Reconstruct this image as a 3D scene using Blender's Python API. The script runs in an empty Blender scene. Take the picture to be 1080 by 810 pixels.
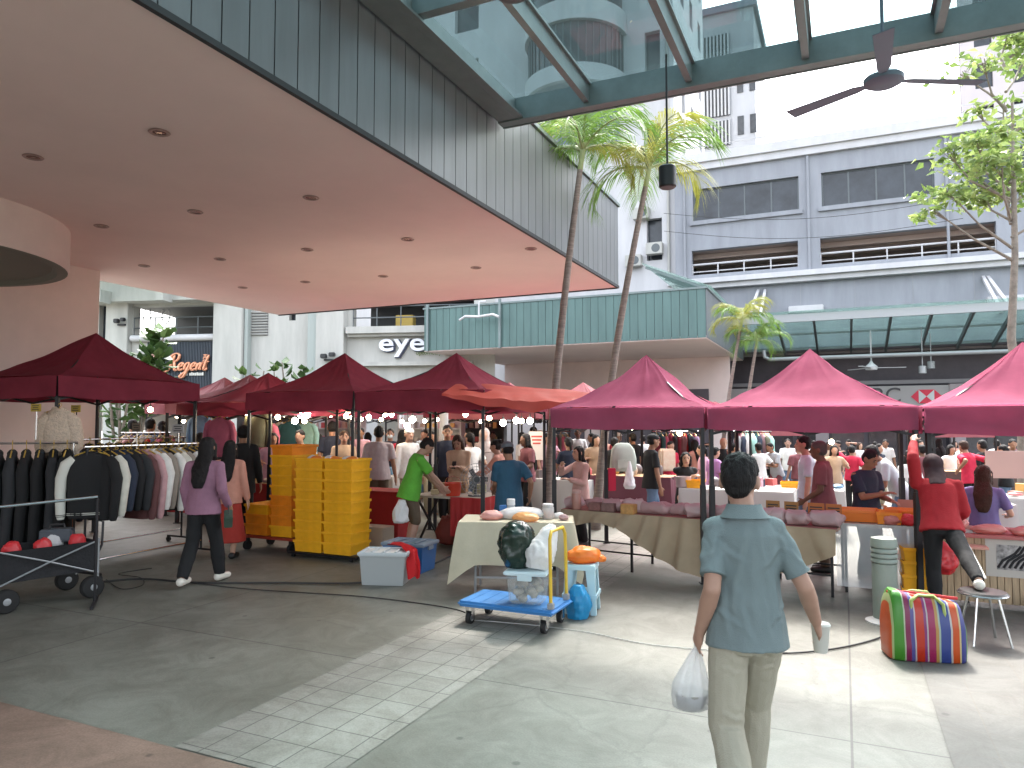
import bpy, bmesh, math, random
import numpy as np
from mathutils import Vector as V, Matrix, noise
R = math.radians
rnd = random.Random(7)
scene = bpy.context.scene
C = scene.collection

# ---------------------------------------------------------------- camera
CAM_H, FPX = 1.8, 760.0
PITCH = math.atan(41 / FPX)
cd = bpy.data.cameras.new('camera')
cam = bpy.data.objects.new('camera', cd)
C.objects.link(cam)
cd.sensor_width = 36
cd.lens = FPX / 1080 * 36
cd.clip_start, cd.clip_end = 0.05, 1500
cam.location = (0, 0, CAM_H)
cam.rotation_euler = (math.pi / 2 + PITCH, 0, 0)
scene.camera = cam

# ---------------------------------------------------------------- light
SUN_EL, SUN_AZ = R(56), R(12)          # azimuth clockwise from +Y (ahead of the camera)
world = bpy.data.worlds.new('World')
scene.world = world
world.use_nodes = True
nt = world.node_tree
bg = nt.nodes['Background']
sky = nt.nodes.new('ShaderNodeTexSky')
sky.sky_type = 'NISHITA'
sky.sun_disc = False
sky.sun_elevation = SUN_EL
sky.sun_rotation = SUN_AZ
sky.air_density, sky.dust_density, sky.ozone_density = 1.0, 6.0, 1.0
hs = nt.nodes.new('ShaderNodeHueSaturation')
hs.inputs['Saturation'].default_value = 0.35
hs.inputs['Value'].default_value = 1.0
nt.links.new(sky.outputs[0], hs.inputs['Color'])
nt.links.new(hs.outputs[0], bg.inputs['Color'])
bg.inputs['Strength'].default_value = 0.15
sd = bpy.data.lights.new('sun', 'SUN')
sun = bpy.data.objects.new('sun', sd)
C.objects.link(sun)
sd.energy, sd.angle, sd.color = .55, R(4), (1, .95, .88)
sdir = V((math.sin(SUN_AZ) * math.cos(SUN_EL), math.cos(SUN_AZ) * math.cos(SUN_EL), math.sin(SUN_EL)))
sun.rotation_euler = sdir.to_track_quat('Z', 'Y').to_euler()
sun.location = (0, 0, 40)
scene.view_settings.view_transform = 'Standard'
scene.view_settings.look = 'None'
scene.view_settings.exposure = 3.12
scene.view_settings.gamma = 1
cy = scene.cycles
cy.use_denoising = True
cy.max_bounces, cy.diffuse_bounces, cy.glossy_bounces = 9, 5, 3
cy.transmission_bounces, cy.transparent_max_bounces = 4, 16
cy.sample_clamp_indirect = 6
cy.caustics_reflective = cy.caustics_refractive = False

# ---------------------------------------------------------------- frames and pixel rays (only used to work out positions)
def ray(px, py):
    x, yu = (px - 540) / FPX, (405 - py) / FPX
    return V((x, math.cos(PITCH) - yu * math.sin(PITCH), math.sin(PITCH) + yu * math.cos(PITCH)))
CAMP = V((0, 0, CAM_H))
def G(px, py, z=0.0):                       # where a pixel's ray meets the level z
    d = ray(px, py)
    return CAMP + d * ((z - CAM_H) / d.z)
def A(px, py, D):                           # point on a pixel's ray at distance D ahead
    d = ray(px, py)
    return CAMP + d * (D / d.y)
class Frame:
    def __init__(s, o, deg):
        s.M = Matrix.Translation((o[0], o[1], 0)) @ Matrix.Rotation(R(deg), 4, 'Z')
        s.I = s.M.inverted()
        s.rot = R(deg)
    def hit(s, px, py, y):                  # ray meets the plane local y = y  -> (x, z)
        o, d = s.I @ CAMP, s.I.to_3x3() @ ray(px, py)
        p = o + d * ((y - o.y) / d.y)
        return p.x, p.z
    def hitx(s, px, py, x):
        o, d = s.I @ CAMP, s.I.to_3x3() @ ray(px, py)
        p = o + d * ((x - o.x) / d.x)
        return p.y, p.z
    def loc(s, p):
        return s.I @ V(p)
AROT = -24.7
B = Frame((0, 0), AROT)                     # the plaza grid: x to the right, y away
RG = Frame((-10.1, 32.0), -8)               # the pale shop building on the left
W, U = V((math.cos(R(24.7)), -math.sin(R(24.7)), 0)), V((math.sin(R(24.7)), math.cos(R(24.7)), 0))

# ---------------------------------------------------------------- materials
MATS = {}
def mat(name, col, rough=.6, metal=0, var=.0, vs=4, bump=0, bs=40, trl=0, spec=.5, emit=0, alpha=1, col2=None, stretch=None):
    if name in MATS: return MATS[name]
    m = bpy.data.materials.new(name); m.use_nodes = True
    n, l = m.node_tree.nodes, m.node_tree.links
    b = n['Principled BSDF']; out = n['Material Output']
    c4 = (*col, 1)
    b.inputs['Base Color'].default_value = c4
    b.inputs['Roughness'].default_value = rough
    b.inputs['Metallic'].default_value = metal
    b.inputs['Specular IOR Level'].default_value = spec
    tc = n.new('ShaderNodeTexCoord')
    src = tc.outputs['Object']
    if stretch:
        mp = n.new('ShaderNodeMapping'); mp.inputs['Scale'].default_value = stretch
        l.new(src, mp.inputs['Vector']); src = mp.outputs[0]
    csock = None
    if var or col2:
        t = n.new('ShaderNodeTexNoise'); t.inputs['Scale'].default_value = vs
        t.inputs['Detail'].default_value = 5; t.inputs['Roughness'].default_value = .65
        l.new(src, t.inputs['Vector'])
        r = n.new('ShaderNodeValToRGB')
        lo = tuple(max(0, c * (1 - var)) for c in col); hi = tuple(min(1, c * (1 + var)) for c in col)
        if col2: hi = col2
        r.color_ramp.elements[0].color = (*lo, 1); r.color_ramp.elements[1].color = (*hi, 1)
        r.color_ramp.elements[0].position = .3; r.color_ramp.elements[1].position = .7
        l.new(t.outputs['Fac'], r.inputs[0]); l.new(r.outputs[0], b.inputs['Base Color'])
        csock = r.outputs[0]
    if bump:
        t2 = n.new('ShaderNodeTexNoise'); t2.inputs['Scale'].default_value = bs
        t2.inputs['Detail'].default_value = 4
        l.new(src, t2.inputs['Vector'])
        bp = n.new('ShaderNodeBump'); bp.inputs['Strength'].default_value = bump
        bp.inputs['Distance'].default_value = .02
        l.new(t2.outputs['Fac'], bp.inputs['Height']); l.new(bp.outputs[0], b.inputs['Normal'])
    if emit:
        b.inputs['Emission Color'].default_value = c4; b.inputs['Emission Strength'].default_value = emit
    last = b.outputs[0]
    if trl:
        tr = n.new('ShaderNodeBsdfTranslucent'); tr.inputs['Color'].default_value = c4
        if csock: l.new(csock, tr.inputs['Color'])
        mx = n.new('ShaderNodeMixShader'); mx.inputs[0].default_value = trl
        l.new(last, mx.inputs[1]); l.new(tr.outputs[0], mx.inputs[2]); last = mx.outputs[0]
    if alpha < 1:
        tp = n.new('ShaderNodeBsdfTransparent')
        mx = n.new('ShaderNodeMixShader'); mx.inputs[0].default_value = alpha
        l.new(tp.outputs[0], mx.inputs[1]); l.new(last, mx.inputs[2]); last = mx.outputs[0]
    l.new(last, out.inputs['Surface'])
    m.diffuse_color = c4
    MATS[name] = m
    return m
def glass(name, tint, refl=.12, dirt=0, dcol=(.5, .6, .6)):
    if name in MATS: return MATS[name]
    m = bpy.data.materials.new(name); m.use_nodes = True
    n, l = m.node_tree.nodes, m.node_tree.links
    n.remove(n['Principled BSDF']); out = n['Material Output']
    tp = n.new('ShaderNodeBsdfTransparent'); tp.inputs[0].default_value = (*tint, 1)
    gl = n.new('ShaderNodeBsdfGlossy'); gl.inputs['Roughness'].default_value = .03
    lw = n.new('ShaderNodeLayerWeight'); lw.inputs[0].default_value = .5
    pw = n.new('ShaderNodeMath'); pw.operation = 'POWER'; pw.inputs[1].default_value = 4.5; l.new(lw.outputs['Facing'], pw.inputs[0])
    fr = n.new('ShaderNodeMath'); fr.operation = 'MULTIPLY_ADD'; fr.inputs[1].default_value = .45; fr.inputs[2].default_value = .02; l.new(pw.outputs[0], fr.inputs[0])
    mx = n.new('ShaderNodeMixShader')
    l.new(fr.outputs[0], mx.inputs[0]); l.new(tp.outputs[0], mx.inputs[1]); l.new(gl.outputs[0], mx.inputs[2])
    last = mx.outputs[0]
    if dirt:
        df = n.new('ShaderNodeBsdfDiffuse'); df.inputs[0].default_value = (*dcol, 1)
        tr = n.new('ShaderNodeBsdfTranslucent'); tr.inputs[0].default_value = (*dcol, 1)
        a = n.new('ShaderNodeMixShader'); a.inputs[0].default_value = .6
        l.new(df.outputs[0], a.inputs[1]); l.new(tr.outputs[0], a.inputs[2])
        t = n.new('ShaderNodeTexNoise'); t.inputs['Scale'].default_value = 1.6; t.inputs['Detail'].default_value = 6
        tc = n.new('ShaderNodeTexCoord'); l.new(tc.outputs['Object'], t.inputs['Vector'])
        mr = n.new('ShaderNodeMapRange'); mr.inputs[1].default_value = .3; mr.inputs[2].default_value = .75
        mr.inputs[3].default_value = dirt * .5; mr.inputs[4].default_value = dirt * 1.5
        l.new(t.outputs['Fac'], mr.inputs[0])
        b = n.new('ShaderNodeMixShader'); l.new(mr.outputs[0], b.inputs[0])
        l.new(last, b.inputs[1]); l.new(a.outputs[0], b.inputs[2]); last = b.outputs[0]
    l.new(last, out.inputs['Surface'])
    MATS[name] = m
    return m

# ---------------------------------------------------------------- mesh building
WM = {}
def circ(n): return [(math.cos(2 * math.pi * i / n), math.sin(2 * math.pi * i / n)) for i in range(n)]
class MB:
    def __init__(s): s.v, s.f, s.mi = [], [], []
    def add(s, vs, fs, m=0):
        k = len(s.v); s.v += [V(p) for p in vs]
        for f in fs: s.f.append([i + k for i in f]); s.mi.append(m)
        return s
    def box(s, c, d, rz=0, m=0, M=None):
        x, y, z = d[0] / 2, d[1] / 2, d[2] / 2
        p = [V((a * x, b * y, e * z)) for e in (-1, 1) for b in (-1, 1) for a in (-1, 1)]
        Q = Matrix.Rotation(rz, 3, 'Z')
        p = [(M @ q if M else Q @ q) + V(c) for q in p]
        return s.add(p, [(0, 2, 3, 1), (4, 5, 7, 6), (0, 1, 5, 4), (2, 6, 7, 3), (0, 4, 6, 2), (1, 3, 7, 5)], m)
    def b2(s, a, b, m=0):                   # box from min corner to max corner
        a, b = V(a), V(b)
        return s.box((a + b) / 2, b - a, 0, m)
    def bar(s, p0, p1, w, h, m=0, up=(0, 0, 1)):
        p0, p1 = V(p0), V(p1); d = p1 - p0; L = d.length
        y = d.normalized(); x = y.cross(V(up))
        if x.length < 1e-4: x = V((1, 0, 0))
        x.normalize(); z = x.cross(y)
        M = Matrix((x, y, z)).transposed()
        return s.box((p0 + p1) / 2, (w, L, h), m=m, M=M)
    def tube(s, pts, r, n=8, m=0, closed=False, asp=1.0):
        pts = [V(p) for p in pts]; k = len(pts)
        rr = r if isinstance(r, (list, tuple)) else [r] * k
        cs = circ(n); base = len(s.v); prev = None
        for i, p in enumerate(pts):
            if closed: t = pts[(i + 1) % k] - pts[i - 1]
            else: t = pts[min(i + 1, k - 1)] - pts[max(i - 1, 0)]
            t.normalize()
            if prev is None:
                a = V((0, 0, 1)) if abs(t.z) < .9 else V((1, 0, 0))
                x = t.cross(a).normalized()
            else:
                x = (prev - t * prev.dot(t)).normalized()
            prev = x; y = t.cross(x)
            for c, q in cs: s.v.append(p + x * (c * rr[i]) + y * (q * rr[i] * asp))
        for i in range(k if closed else k - 1):
            j = (i + 1) % k
            for a in range(n):
                b = (a + 1) % n
                s.f.append([base + i * n + a, base + i * n + b, base + j * n + b, base + j * n + a]); s.mi.append(m)
        if not closed:
            s.f.append([base + a for a in range(n)][::-1]); s.mi.append(m)
            s.f.append([base + (k - 1) * n + a for a in range(n)]); s.mi.append(m)
        return s
    def cyl(s, p0, p1, r0, r1=None, n=14, m=0): return s.tube([p0, p1], [r0, r0 if r1 is None else r1], n, m)
    def lathe(s, prof, c=(0, 0, 0), n=20, m=0, sx=1, sy=1):
        base = len(s.v); cs = circ(n)
        for r, z in prof:
            for a, b in cs: s.v.append(V((c[0] + a * r * sx, c[1] + b * r * sy, c[2] + z)))
        for i in range(len(prof) - 1):
            for a in range(n):
                b = (a + 1) % n
                s.f.append([base + i * n + a, base + i * n + b, base + (i + 1) * n + b, base + (i + 1) * n + a]); s.mi.append(m)
        s.f.append([base + a for a in range(n)][::-1]); s.mi.append(m)
        s.f.append([base + (len(prof) - 1) * n + a for a in range(n)]); s.mi.append(m)
        return s
    def ell(s, c, r, n=14, k=8, m=0, M=None):
        r = (r, r, r) if not isinstance(r, (tuple, list)) else r
        base = len(s.v); c = V(c)
        def q(p):
            p = V(p); return c + (M @ p if M else p)
        for i in range(1, k):
            th = math.pi * i / k
            for a, b in circ(n): s.v.append(q((a * math.sin(th) * r[0], b * math.sin(th) * r[1], math.cos(th) * r[2])))
        t = len(s.v); s.v.append(q((0, 0, r[2]))); s.v.append(q((0, 0, -r[2])))
        for i in range(k - 2):
            for a in range(n):
                b = (a + 1) % n
                s.f.append([base + i * n + a, base + (i + 1) * n + a, base + (i + 1) * n + b, base + i * n + b]); s.mi.append(m)
        for a in range(n):
            b = (a + 1) % n
            s.f.append([t, base + a, base + b]); s.mi.append(m)
            s.f.append([t + 1, base + (k - 2) * n + b, base + (k - 2) * n + a]); s.mi.append(m)
        return s
    def loft(s, rings, m=0, cap=True):
        base = len(s.v); n = len(rings[0])
        for r in rings: s.v += [V(p) for p in r]
        for i in range(len(rings) - 1):
            for a in range(n):
                b = (a + 1) % n
                s.f.append([base + i * n + a, base + i * n + b, base + (i + 1) * n + b, base + (i + 1) * n + a]); s.mi.append(m)
        if cap:
            s.f.append([base + a for a in range(n)][::-1]); s.mi.append(m)
            s.f.append([base + (len(rings) - 1) * n + a for a in range(n)]); s.mi.append(m)
        return s
    def grid(s, fn, nu, nv, m=0):
        base = len(s.v)
        for j in range(nv + 1):
            for i in range(nu + 1): s.v.append(V(fn(i / nu, j / nv)))
        for j in range(nv):
            for i in range(nu):
                a = base + j * (nu + 1) + i
                s.f.append([a, a + 1, a + nu + 2, a + nu + 1]); s.mi.append(m)
        return s
    def poly(s, pts, m=0): return s.add(pts, [list(range(len(pts)))], m)
    def prism(s, pts, d, m=0):              # polygon swept by vector d
        n = len(pts); d = V(d); p = [V(q) for q in pts]
        return s.add(p + [q + d for q in p], [list(range(n))[::-1], [n + i for i in range(n)]] +
                     [[i, (i + 1) % n, n + (i + 1) % n, n + i] for i in range(n)], m)
    def xf(s, M):
        s.v = [M @ p for p in s.v]; return s
    def join(s, o, M=None):
        return s.add([M @ p for p in o.v] if M else o.v, o.f, 0)
    def mesh(s, name, mats, smooth=False, bevel=0, bseg=2):
        me = bpy.data.meshes.new(name)
        me.from_pydata([tuple(p) for p in s.v], [], s.f)
        mats = mats if isinstance(mats, (list, tuple)) else [mats]
        for m in mats: me.materials.append(m)
        if len(mats) > 1: me.polygons.foreach_set('material_index', s.mi)
        bm = bmesh.new(); bm.from_mesh(me)
        bmesh.ops.recalc_face_normals(bm, faces=bm.faces)
        if bevel:
            ed = [e for e in bm.edges if len(e.link_faces) == 2 and e.calc_face_angle(0) > .5]
            bmesh.ops.bevel(bm, geom=ed, offset=bevel, segments=bseg, affect='EDGES', clamp_overlap=True)
        bm.to_mesh(me); bm.free()
        if smooth:
            me.polygons.foreach_set('use_smooth', [True] * len(me.polygons))
            me.set_sharp_from_angle(angle=R(smooth if smooth > 1 else 40))
        return me
    def build(s, name, mats, parent=None, space=None, **k):
        if space is not None:
            s.xf((WM[parent].inverted() if parent is not None else Matrix()) @ space)
        o = bpy.data.objects.new(name, s.mesh(name, mats, **k))
        C.objects.link(o)
        if parent is not None:
            o.parent = parent; WM[o] = WM[parent].copy()
        else: WM[o] = Matrix()
        return o
    def single(s, name, mats, label, cat, loc=(0, 0, 0), rotz=0, group=None, space=None, kind=None, **k):
        M = Matrix.Translation(loc) @ Matrix.Rotation(rotz, 4, 'Z')
        if space is not None: s.xf(M.inverted() @ space)
        o = bpy.data.objects.new(name, s.mesh(name, mats, **k))
        C.objects.link(o); o.location = loc; o.rotation_euler = (0, 0, rotz); WM[o] = M
        tag(o, label, cat, group, kind)
        return o
def tag(o, label=None, cat=None, group=None, kind=None):
    if label: o['label'] = label
    if cat: o['category'] = cat
    if group: o['group'] = group
    if kind: o['kind'] = kind
    return o
def thing(name, label, cat, loc=(0, 0, 0), rotz=0, group=None):
    o = bpy.data.objects.new(name, None); C.objects.link(o)
    o.empty_display_size = .2
    o.location = loc; o.rotation_euler = (0, 0, rotz)
    WM[o] = Matrix.Translation(loc) @ Matrix.Rotation(rotz, 4, 'Z')
    return tag(o, label, cat, group)
def fthing(F, name, label, cat, at, group=None):          # a thing standing at frame position (x, y, z)
    p = F.M @ V(at)
    return thing(name, label, cat, p, F.rot, group)
KIDS = {}
def dup(root, loc, rotz=0, label=None, group=None, swap=None, scale=None):
    def cp(o, par):
        c = o.copy(); C.objects.link(c)
        if par is not None: c.parent = par
        if swap and o.type == 'MESH':
            for i, sl in enumerate(c.material_slots):
                if sl.material and sl.material.name in swap:
                    nm = swap[sl.material.name]; sl.link = 'OBJECT'; sl.material = nm
        for ch in list(o.children): cp(ch, c)
        return c
    r = cp(root, None); r.location = loc; r.rotation_euler = (0, 0, rotz)
    if scale: r.scale = scale if isinstance(scale, (tuple, list)) else (scale,) * 3
    WM[r] = Matrix.Translation(loc) @ Matrix.Rotation(rotz, 4, 'Z')
    if label: r['label'] = label
    if group: r['group'] = group
    return r
def text(s, size, ext=.02, shear=0, bold=0, align='CENTER', res=4):
    cu = bpy.data.curves.new('letters', 'FONT'); cu.body = s; cu.size = size; cu.extrude = ext
    cu.shear = shear; cu.offset = bold; cu.align_x = align; cu.resolution_u = res
    o = bpy.data.objects.new('letters', cu); C.objects.link(o)
    dg = bpy.context.evaluated_depsgraph_get()
    me = bpy.data.meshes.new_from_object(o.evaluated_get(dg))
    m = MB(); m.add([v.co.copy() for v in me.vertices], [list(p.vertices) for p in me.polygons])
    bpy.data.objects.remove(o); bpy.data.curves.remove(cu); bpy.data.meshes.remove(me)
    m.xf(Matrix.Rotation(math.pi / 2, 4, 'X'))            # upright, facing -y
    return m
ORD = ['first', 'second', 'third', 'fourth', 'fifth', 'sixth', 'seventh', 'eighth', 'ninth', 'tenth', 'eleventh', 'twelfth',
       'thirteenth', 'fourteenth', 'fifteenth', 'sixteenth', 'seventeenth', 'eighteenth', 'nineteenth', 'twentieth']
def nz(p, s=1.0): return noise.noise(V(p) * s)
# ================================================================ ground
def floor_mat(name, c1, c2, bw, bh, mortar, mcol, off=.5, stain=.35, rough=.55, fine=.5, bump=.15, crack=1.0):
    m = bpy.data.materials.new(name); m.use_nodes = True
    n, l = m.node_tree.nodes, m.node_tree.links
    b = n['Principled BSDF']; tc = n.new('ShaderNodeTexCoord')
    br = n.new('ShaderNodeTexBrick')
    br.inputs['Color1'].default_value = (*c1, 1); br.inputs['Color2'].default_value = (*c2, 1)
    br.inputs['Mortar'].default_value = (*mcol, 1)
    br.inputs['Scale'].default_value = 1; br.inputs['Mortar Size'].default_value = mortar
    br.inputs['Mortar Smooth'].default_value = .3
    br.inputs['Brick Width'].default_value = bw; br.inputs['Row Height'].default_value = bh
    br.offset = off
    l.new(tc.outputs['Object'], br.inputs['Vector'])
    t = n.new('ShaderNodeTexNoise'); t.inputs['Scale'].default_value = .55; t.inputs['Detail'].default_value = 8
    t.inputs['Roughness'].default_value = .68; t.inputs['Distortion'].default_value = .4
    l.new(tc.outputs['Object'], t.inputs['Vector'])
    r = n.new('ShaderNodeValToRGB')
    r.color_ramp.elements[0].position = .32; r.color_ramp.elements[1].position = .68
    lo = 1 - stain
    r.color_ramp.elements[0].color = (lo, lo, lo * .97, 1); r.color_ramp.elements[1].color = (1.12, 1.12, 1.12, 1)
    l.new(t.outputs['Fac'], r.inputs[0])
    t3 = n.new('ShaderNodeTexNoise'); t3.inputs['Scale'].default_value = 90; t3.inputs['Detail'].default_value = 3
    l.new(tc.outputs['Object'], t3.inputs['Vector'])
    r3 = n.new('ShaderNodeMapRange'); r3.inputs[3].default_value = 1 - fine * .5; r3.inputs[4].default_value = 1 + fine * .5
    l.new(t3.outputs['Fac'], r3.inputs[0])
    mu = n.new('ShaderNodeMix'); mu.data_type = 'RGBA'; mu.blend_type = 'MULTIPLY'; mu.inputs[0].default_value = 1
    l.new(br.outputs['Color'], mu.inputs[6]); l.new(r.outputs[0], mu.inputs[7])
    m2 = n.new('ShaderNodeMix'); m2.data_type = 'RGBA'; m2.blend_type = 'MULTIPLY'; m2.inputs[0].default_value = 1
    l.new(mu.outputs[2], m2.inputs[6]); l.new(r3.outputs[0], m2.inputs[7])
    # worn patches, gum spots and hairline cracks
    t5 = n.new('ShaderNodeTexNoise'); t5.inputs['Scale'].default_value = 2.3; t5.inputs['Detail'].default_value = 10; t5.inputs['Roughness'].default_value = .75; t5.inputs['Distortion'].default_value = 1.2
    l.new(tc.outputs['Object'], t5.inputs['Vector'])
    r5 = n.new('ShaderNodeValToRGB'); r5.color_ramp.elements[0].position = .36; r5.color_ramp.elements[0].color = (.72, .71, .68, 1); r5.color_ramp.elements[1].position = .60; r5.color_ramp.elements[1].color = (1.06, 1.06, 1.05, 1)
    l.new(t5.outputs['Fac'], r5.inputs[0])
    vo = n.new('ShaderNodeTexVoronoi'); vo.inputs['Scale'].default_value = 2.1; l.new(tc.outputs['Object'], vo.inputs['Vector'])
    r6 = n.new('ShaderNodeMapRange'); r6.inputs[1].default_value = .035; r6.inputs[2].default_value = .06; r6.inputs[3].default_value = .55; r6.inputs[4].default_value = 1
    l.new(vo.outputs['Distance'], r6.inputs[0])
    wv_ = n.new('ShaderNodeMix'); wv_.data_type = 'VECTOR'; wv_.inputs[0].default_value = .22; l.new(tc.outputs['Object'], wv_.inputs[4]); l.new(t5.outputs['Color'], wv_.inputs[5])
    v2 = n.new('ShaderNodeTexVoronoi'); v2.feature = 'DISTANCE_TO_EDGE'; v2.inputs['Scale'].default_value = .42; l.new(wv_.outputs[1], v2.inputs['Vector'])
    r7 = n.new('ShaderNodeMapRange'); r7.inputs[1].default_value = .0015; r7.inputs[2].default_value = .006; r7.inputs[3].default_value = crack; r7.inputs[4].default_value = 1
    l.new(v2.outputs['Distance'], r7.inputs[0])
    k1 = n.new('ShaderNodeMath'); k1.operation = 'MULTIPLY'; l.new(r6.outputs[0], k1.inputs[0]); l.new(r7.outputs[0], k1.inputs[1])
    m3 = n.new('ShaderNodeMix'); m3.data_type = 'RGBA'; m3.blend_type = 'MULTIPLY'; m3.inputs[0].default_value = 1
    l.new(m2.outputs[2], m3.inputs[6]); l.new(r5.outputs[0], m3.inputs[7])
    m4 = n.new('ShaderNodeMix'); m4.data_type = 'RGBA'; m4.blend_type = 'MULTIPLY'; m4.inputs[0].default_value = 1
    l.new(m3.outputs[2], m4.inputs[6]); l.new(k1.outputs[0], m4.inputs[7])
    l.new(m4.outputs[2], b.inputs['Base Color'])
    rr = n.new('ShaderNodeMapRange'); rr.inputs[3].default_value = rough - .15; rr.inputs[4].default_value = rough + .2
    l.new(t.outputs['Fac'], rr.inputs[0]); l.new(rr.outputs[0], b.inputs['Roughness'])
    bp = n.new('ShaderNodeBump'); bp.inputs['Strength'].default_value = bump; bp.inputs['Distance'].default_value = .004
    ad = n.new('ShaderNodeMath'); ad.operation = 'SUBTRACT'
    l.new(t3.outputs['Fac'], ad.inputs[0]); l.new(br.outputs['Fac'], ad.inputs[1])
    l.new(ad.outputs[0], bp.inputs['Height']); l.new(bp.outputs[0], b.inputs['Normal'])
    return m
def sheet(name, x0, x1, y0, y1, z, m):
    b = MB(); b.poly([(x0, y0, z), (x1, y0, z), (x1, y1, z), (x0, y1, z)])
    o = b.build(name, m); o.rotation_euler = (0, 0, B.rot); o['kind'] = 'structure'
    return o
M_conc = floor_mat('concrete floor', (.172, .172, .150), (.192, .192, .166), 5.8, 4.6, .008, (.08, .078, .07), 0, .34, .50, .6, .2, .84)
M_tile = floor_mat('pale floor tiles', (.275, .262, .235), (.235, .222, .20), .25, .25, .005, (.10, .095, .085), 0, .3, .6, .6)
M_tile2 = floor_mat('plaza tiles', (.135, .13, .118), (.118, .115, .106), .36, .36, .006, (.13, .12, .105), 0, .3, .6, .4)
M_red = floor_mat('red brown floor', (.22, .145, .112), (.23, .152, .12), 9, 9, .004, (.1, .07, .06), 0, .25, .65, .7)
M_pinkt = floor_mat('pink edge tiles', (.36, .27, .23), (.33, .25, .21), .9, .6, .008, (.12, .09, .08), .5, .2, .6, .5)
sheet('plaza_floor', -150, 150, -60, 200, 0, M_conc)
sheet('tiled_path', -3.42, -2.40, 2.95, 13.0, .004, M_tile)
sheet('tiled_paving', .48, 12, 2.0, 34, .004, M_tile2)
sheet('paving_band', -12.8, -2.2, 2.38, 2.93, .008, M_red)
sheet('edge_paving', -12.8, -2.2, -3, 2.36, .008, M_pinkt)

# ================================================================ common materials
M_pink = mat('pinkish render', (.72, .59, .56), .75, var=.06, vs=1.2, bump=.05, bs=30)
M_soffit = mat('soffit board', (.82, .67, .645), .8, var=.05, vs=.5)
M_clad = mat('grey green metal cladding', (.175, .19, .20), .42, .35, var=.12, vs=1.5, stretch=(2, 2, .25), bump=.04, bs=8)
M_teal = mat('teal cladding', (.085, .15, .142), .45, .3, var=.16, vs=1.2, stretch=(2, 2, .3))
M_seam = mat('dark seam', (.03, .035, .04), .7)
M_steel = mat('grey green painted steel', (.155, .20, .20), .4, .2, var=.15, vs=3)
M_steel2 = mat('dark painted steel', (.10, .115, .12), .45, .2)
M_white = mat('white render', (.43, .43, .40), .8, var=.13, vs=1.2, bump=.04, bs=20, stretch=(1.4, 1.4, .25))
M_white2 = mat('white paint', (.52, .52, .53), .6, var=.09, vs=1.0, stretch=(1.3, 1.3, .25))
M_blue = mat('blue grey render', (.27, .285, .315), .8, var=.14, vs=1.2, bump=.03, bs=15, stretch=(1.2, 1.2, .22))
M_wind = mat('dark window glass', (.028, .034, .042), .22, 0, spec=.45, var=.6, vs=.9)  # the colour noise paints varied reflections into the panes
M_dark = mat('dark interior', (.035, .033, .036), .8)
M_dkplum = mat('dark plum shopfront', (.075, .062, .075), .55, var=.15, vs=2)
M_grey = mat('mid grey metal', (.32, .33, .34), .45, .5)
M_blk = mat('black plastic', (.02, .02, .022), .45)
M_gl = glass('tinted canopy glass', (.45, .535, .545), dirt=.02, dcol=(.45, .55, .55))
M_gl2 = glass('green awning glass', (.70, .80, .77), dirt=.16, dcol=(.42, .56, .53))
M_ceil = mat('carpark ceiling', (.50, .40, .36), .8)

def cladding(name, parent, F, x0, y0, x1, y1, z0, z1, pitch, m, th=.03):
    """ribbed metal panels along a wall line, each standing a little proud of a dark backing"""
    a, b = V((x0, y0, 0)), V((x1, y1, 0)); L = (b - a).length; d = (b - a) / L; nrm = V((d.y, -d.x, 0))
    k = max(1, round(L / pitch)); w = L / k; mb = MB()
    ang = math.atan2(d.y, d.x)
    for i in range(k):
        c = a + d * (w * (i + .5)) + nrm * (th / 2 + .002)
        mb.box((c.x, c.y, (z0 + z1) / 2), (w - .014, th, z1 - z0), ang)
    return mb.build(name, m, parent, F.M)

# ================================================================ mall building with the deep overhang
mall = fthing(B, 'mall_building', 'shopping centre with deep overhang, pinkish soffit and grey ribbed fascia at upper left', 'building', (-12.85, 5, 0))
SX0, SX1, SY0, SY1, SZ, ST = -13.75, -4.35, -8, 14.85, 4.7, 6.45
MB().b2((SX0, SY0, SZ), (SX1, SY1, SZ + .1)).build('soffit', M_soffit, mall, B.M)
MB().b2((SX0, SY0, SZ + .1), (SX1, SY1, ST)).build('overhang_slab', M_seam, mall, B.M)
cladding('fascia_cladding', mall, B, SX1, SY0, SX1, SY1, SZ + .03, ST - .02, .285, M_clad)
cladding('end_cladding', mall, B, SX1, SY1, SX0, SY1, SZ + .03, ST - .02, .285, M_clad)
t = MB(); t.b2((SX1 + .003, SY0, SZ - .025), (SX1 + .05, SY1, SZ + .028)); t.b2((SX0, SY1 + .003, SZ - .025), (SX1, SY1 + .04, SZ + .028))
t.build('drip_edge', M_seam, mall, B.M)
MB().b2((SX1 - .3, SY0, ST), (SX1 + .07, SY1 + .05, ST + .06)).build('coping', M_steel, mall, B.M)
MB().b2((-13.7, -8, 0), (-12.85, 9.1, SZ - .003)).build('wall', M_pink, mall, B.M)
dr = MB(); dc = (-11.98, 5.28, 0)
dr.lathe([(2.21, 4.697), (2.21, 4.12), (2.19, 4.08), (2.05, 4.07), (1.98, 4.14), (1.0, 4.16), (.95, 4.10), (.80, 4.10), (.76, 4.18), (.05, 4.18)], dc, 64)
M_ring = mat('grey green ceiling ring', (.20, .21, .18), .7)
o = dr.build('drum_bulkhead', [M_pink, M_ring], mall, B.M, smooth=30)
for p in o.data.polygons:
    if p.normal.z < -.5 and p.center.z < 4.2: p.material_index = 1
M_lamp = mat('downlight reflector', (.42, .26, .22), .25, .6)
M_trim = mat('brown trim ring', (.36, .24, .22), .4, .3)
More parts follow.
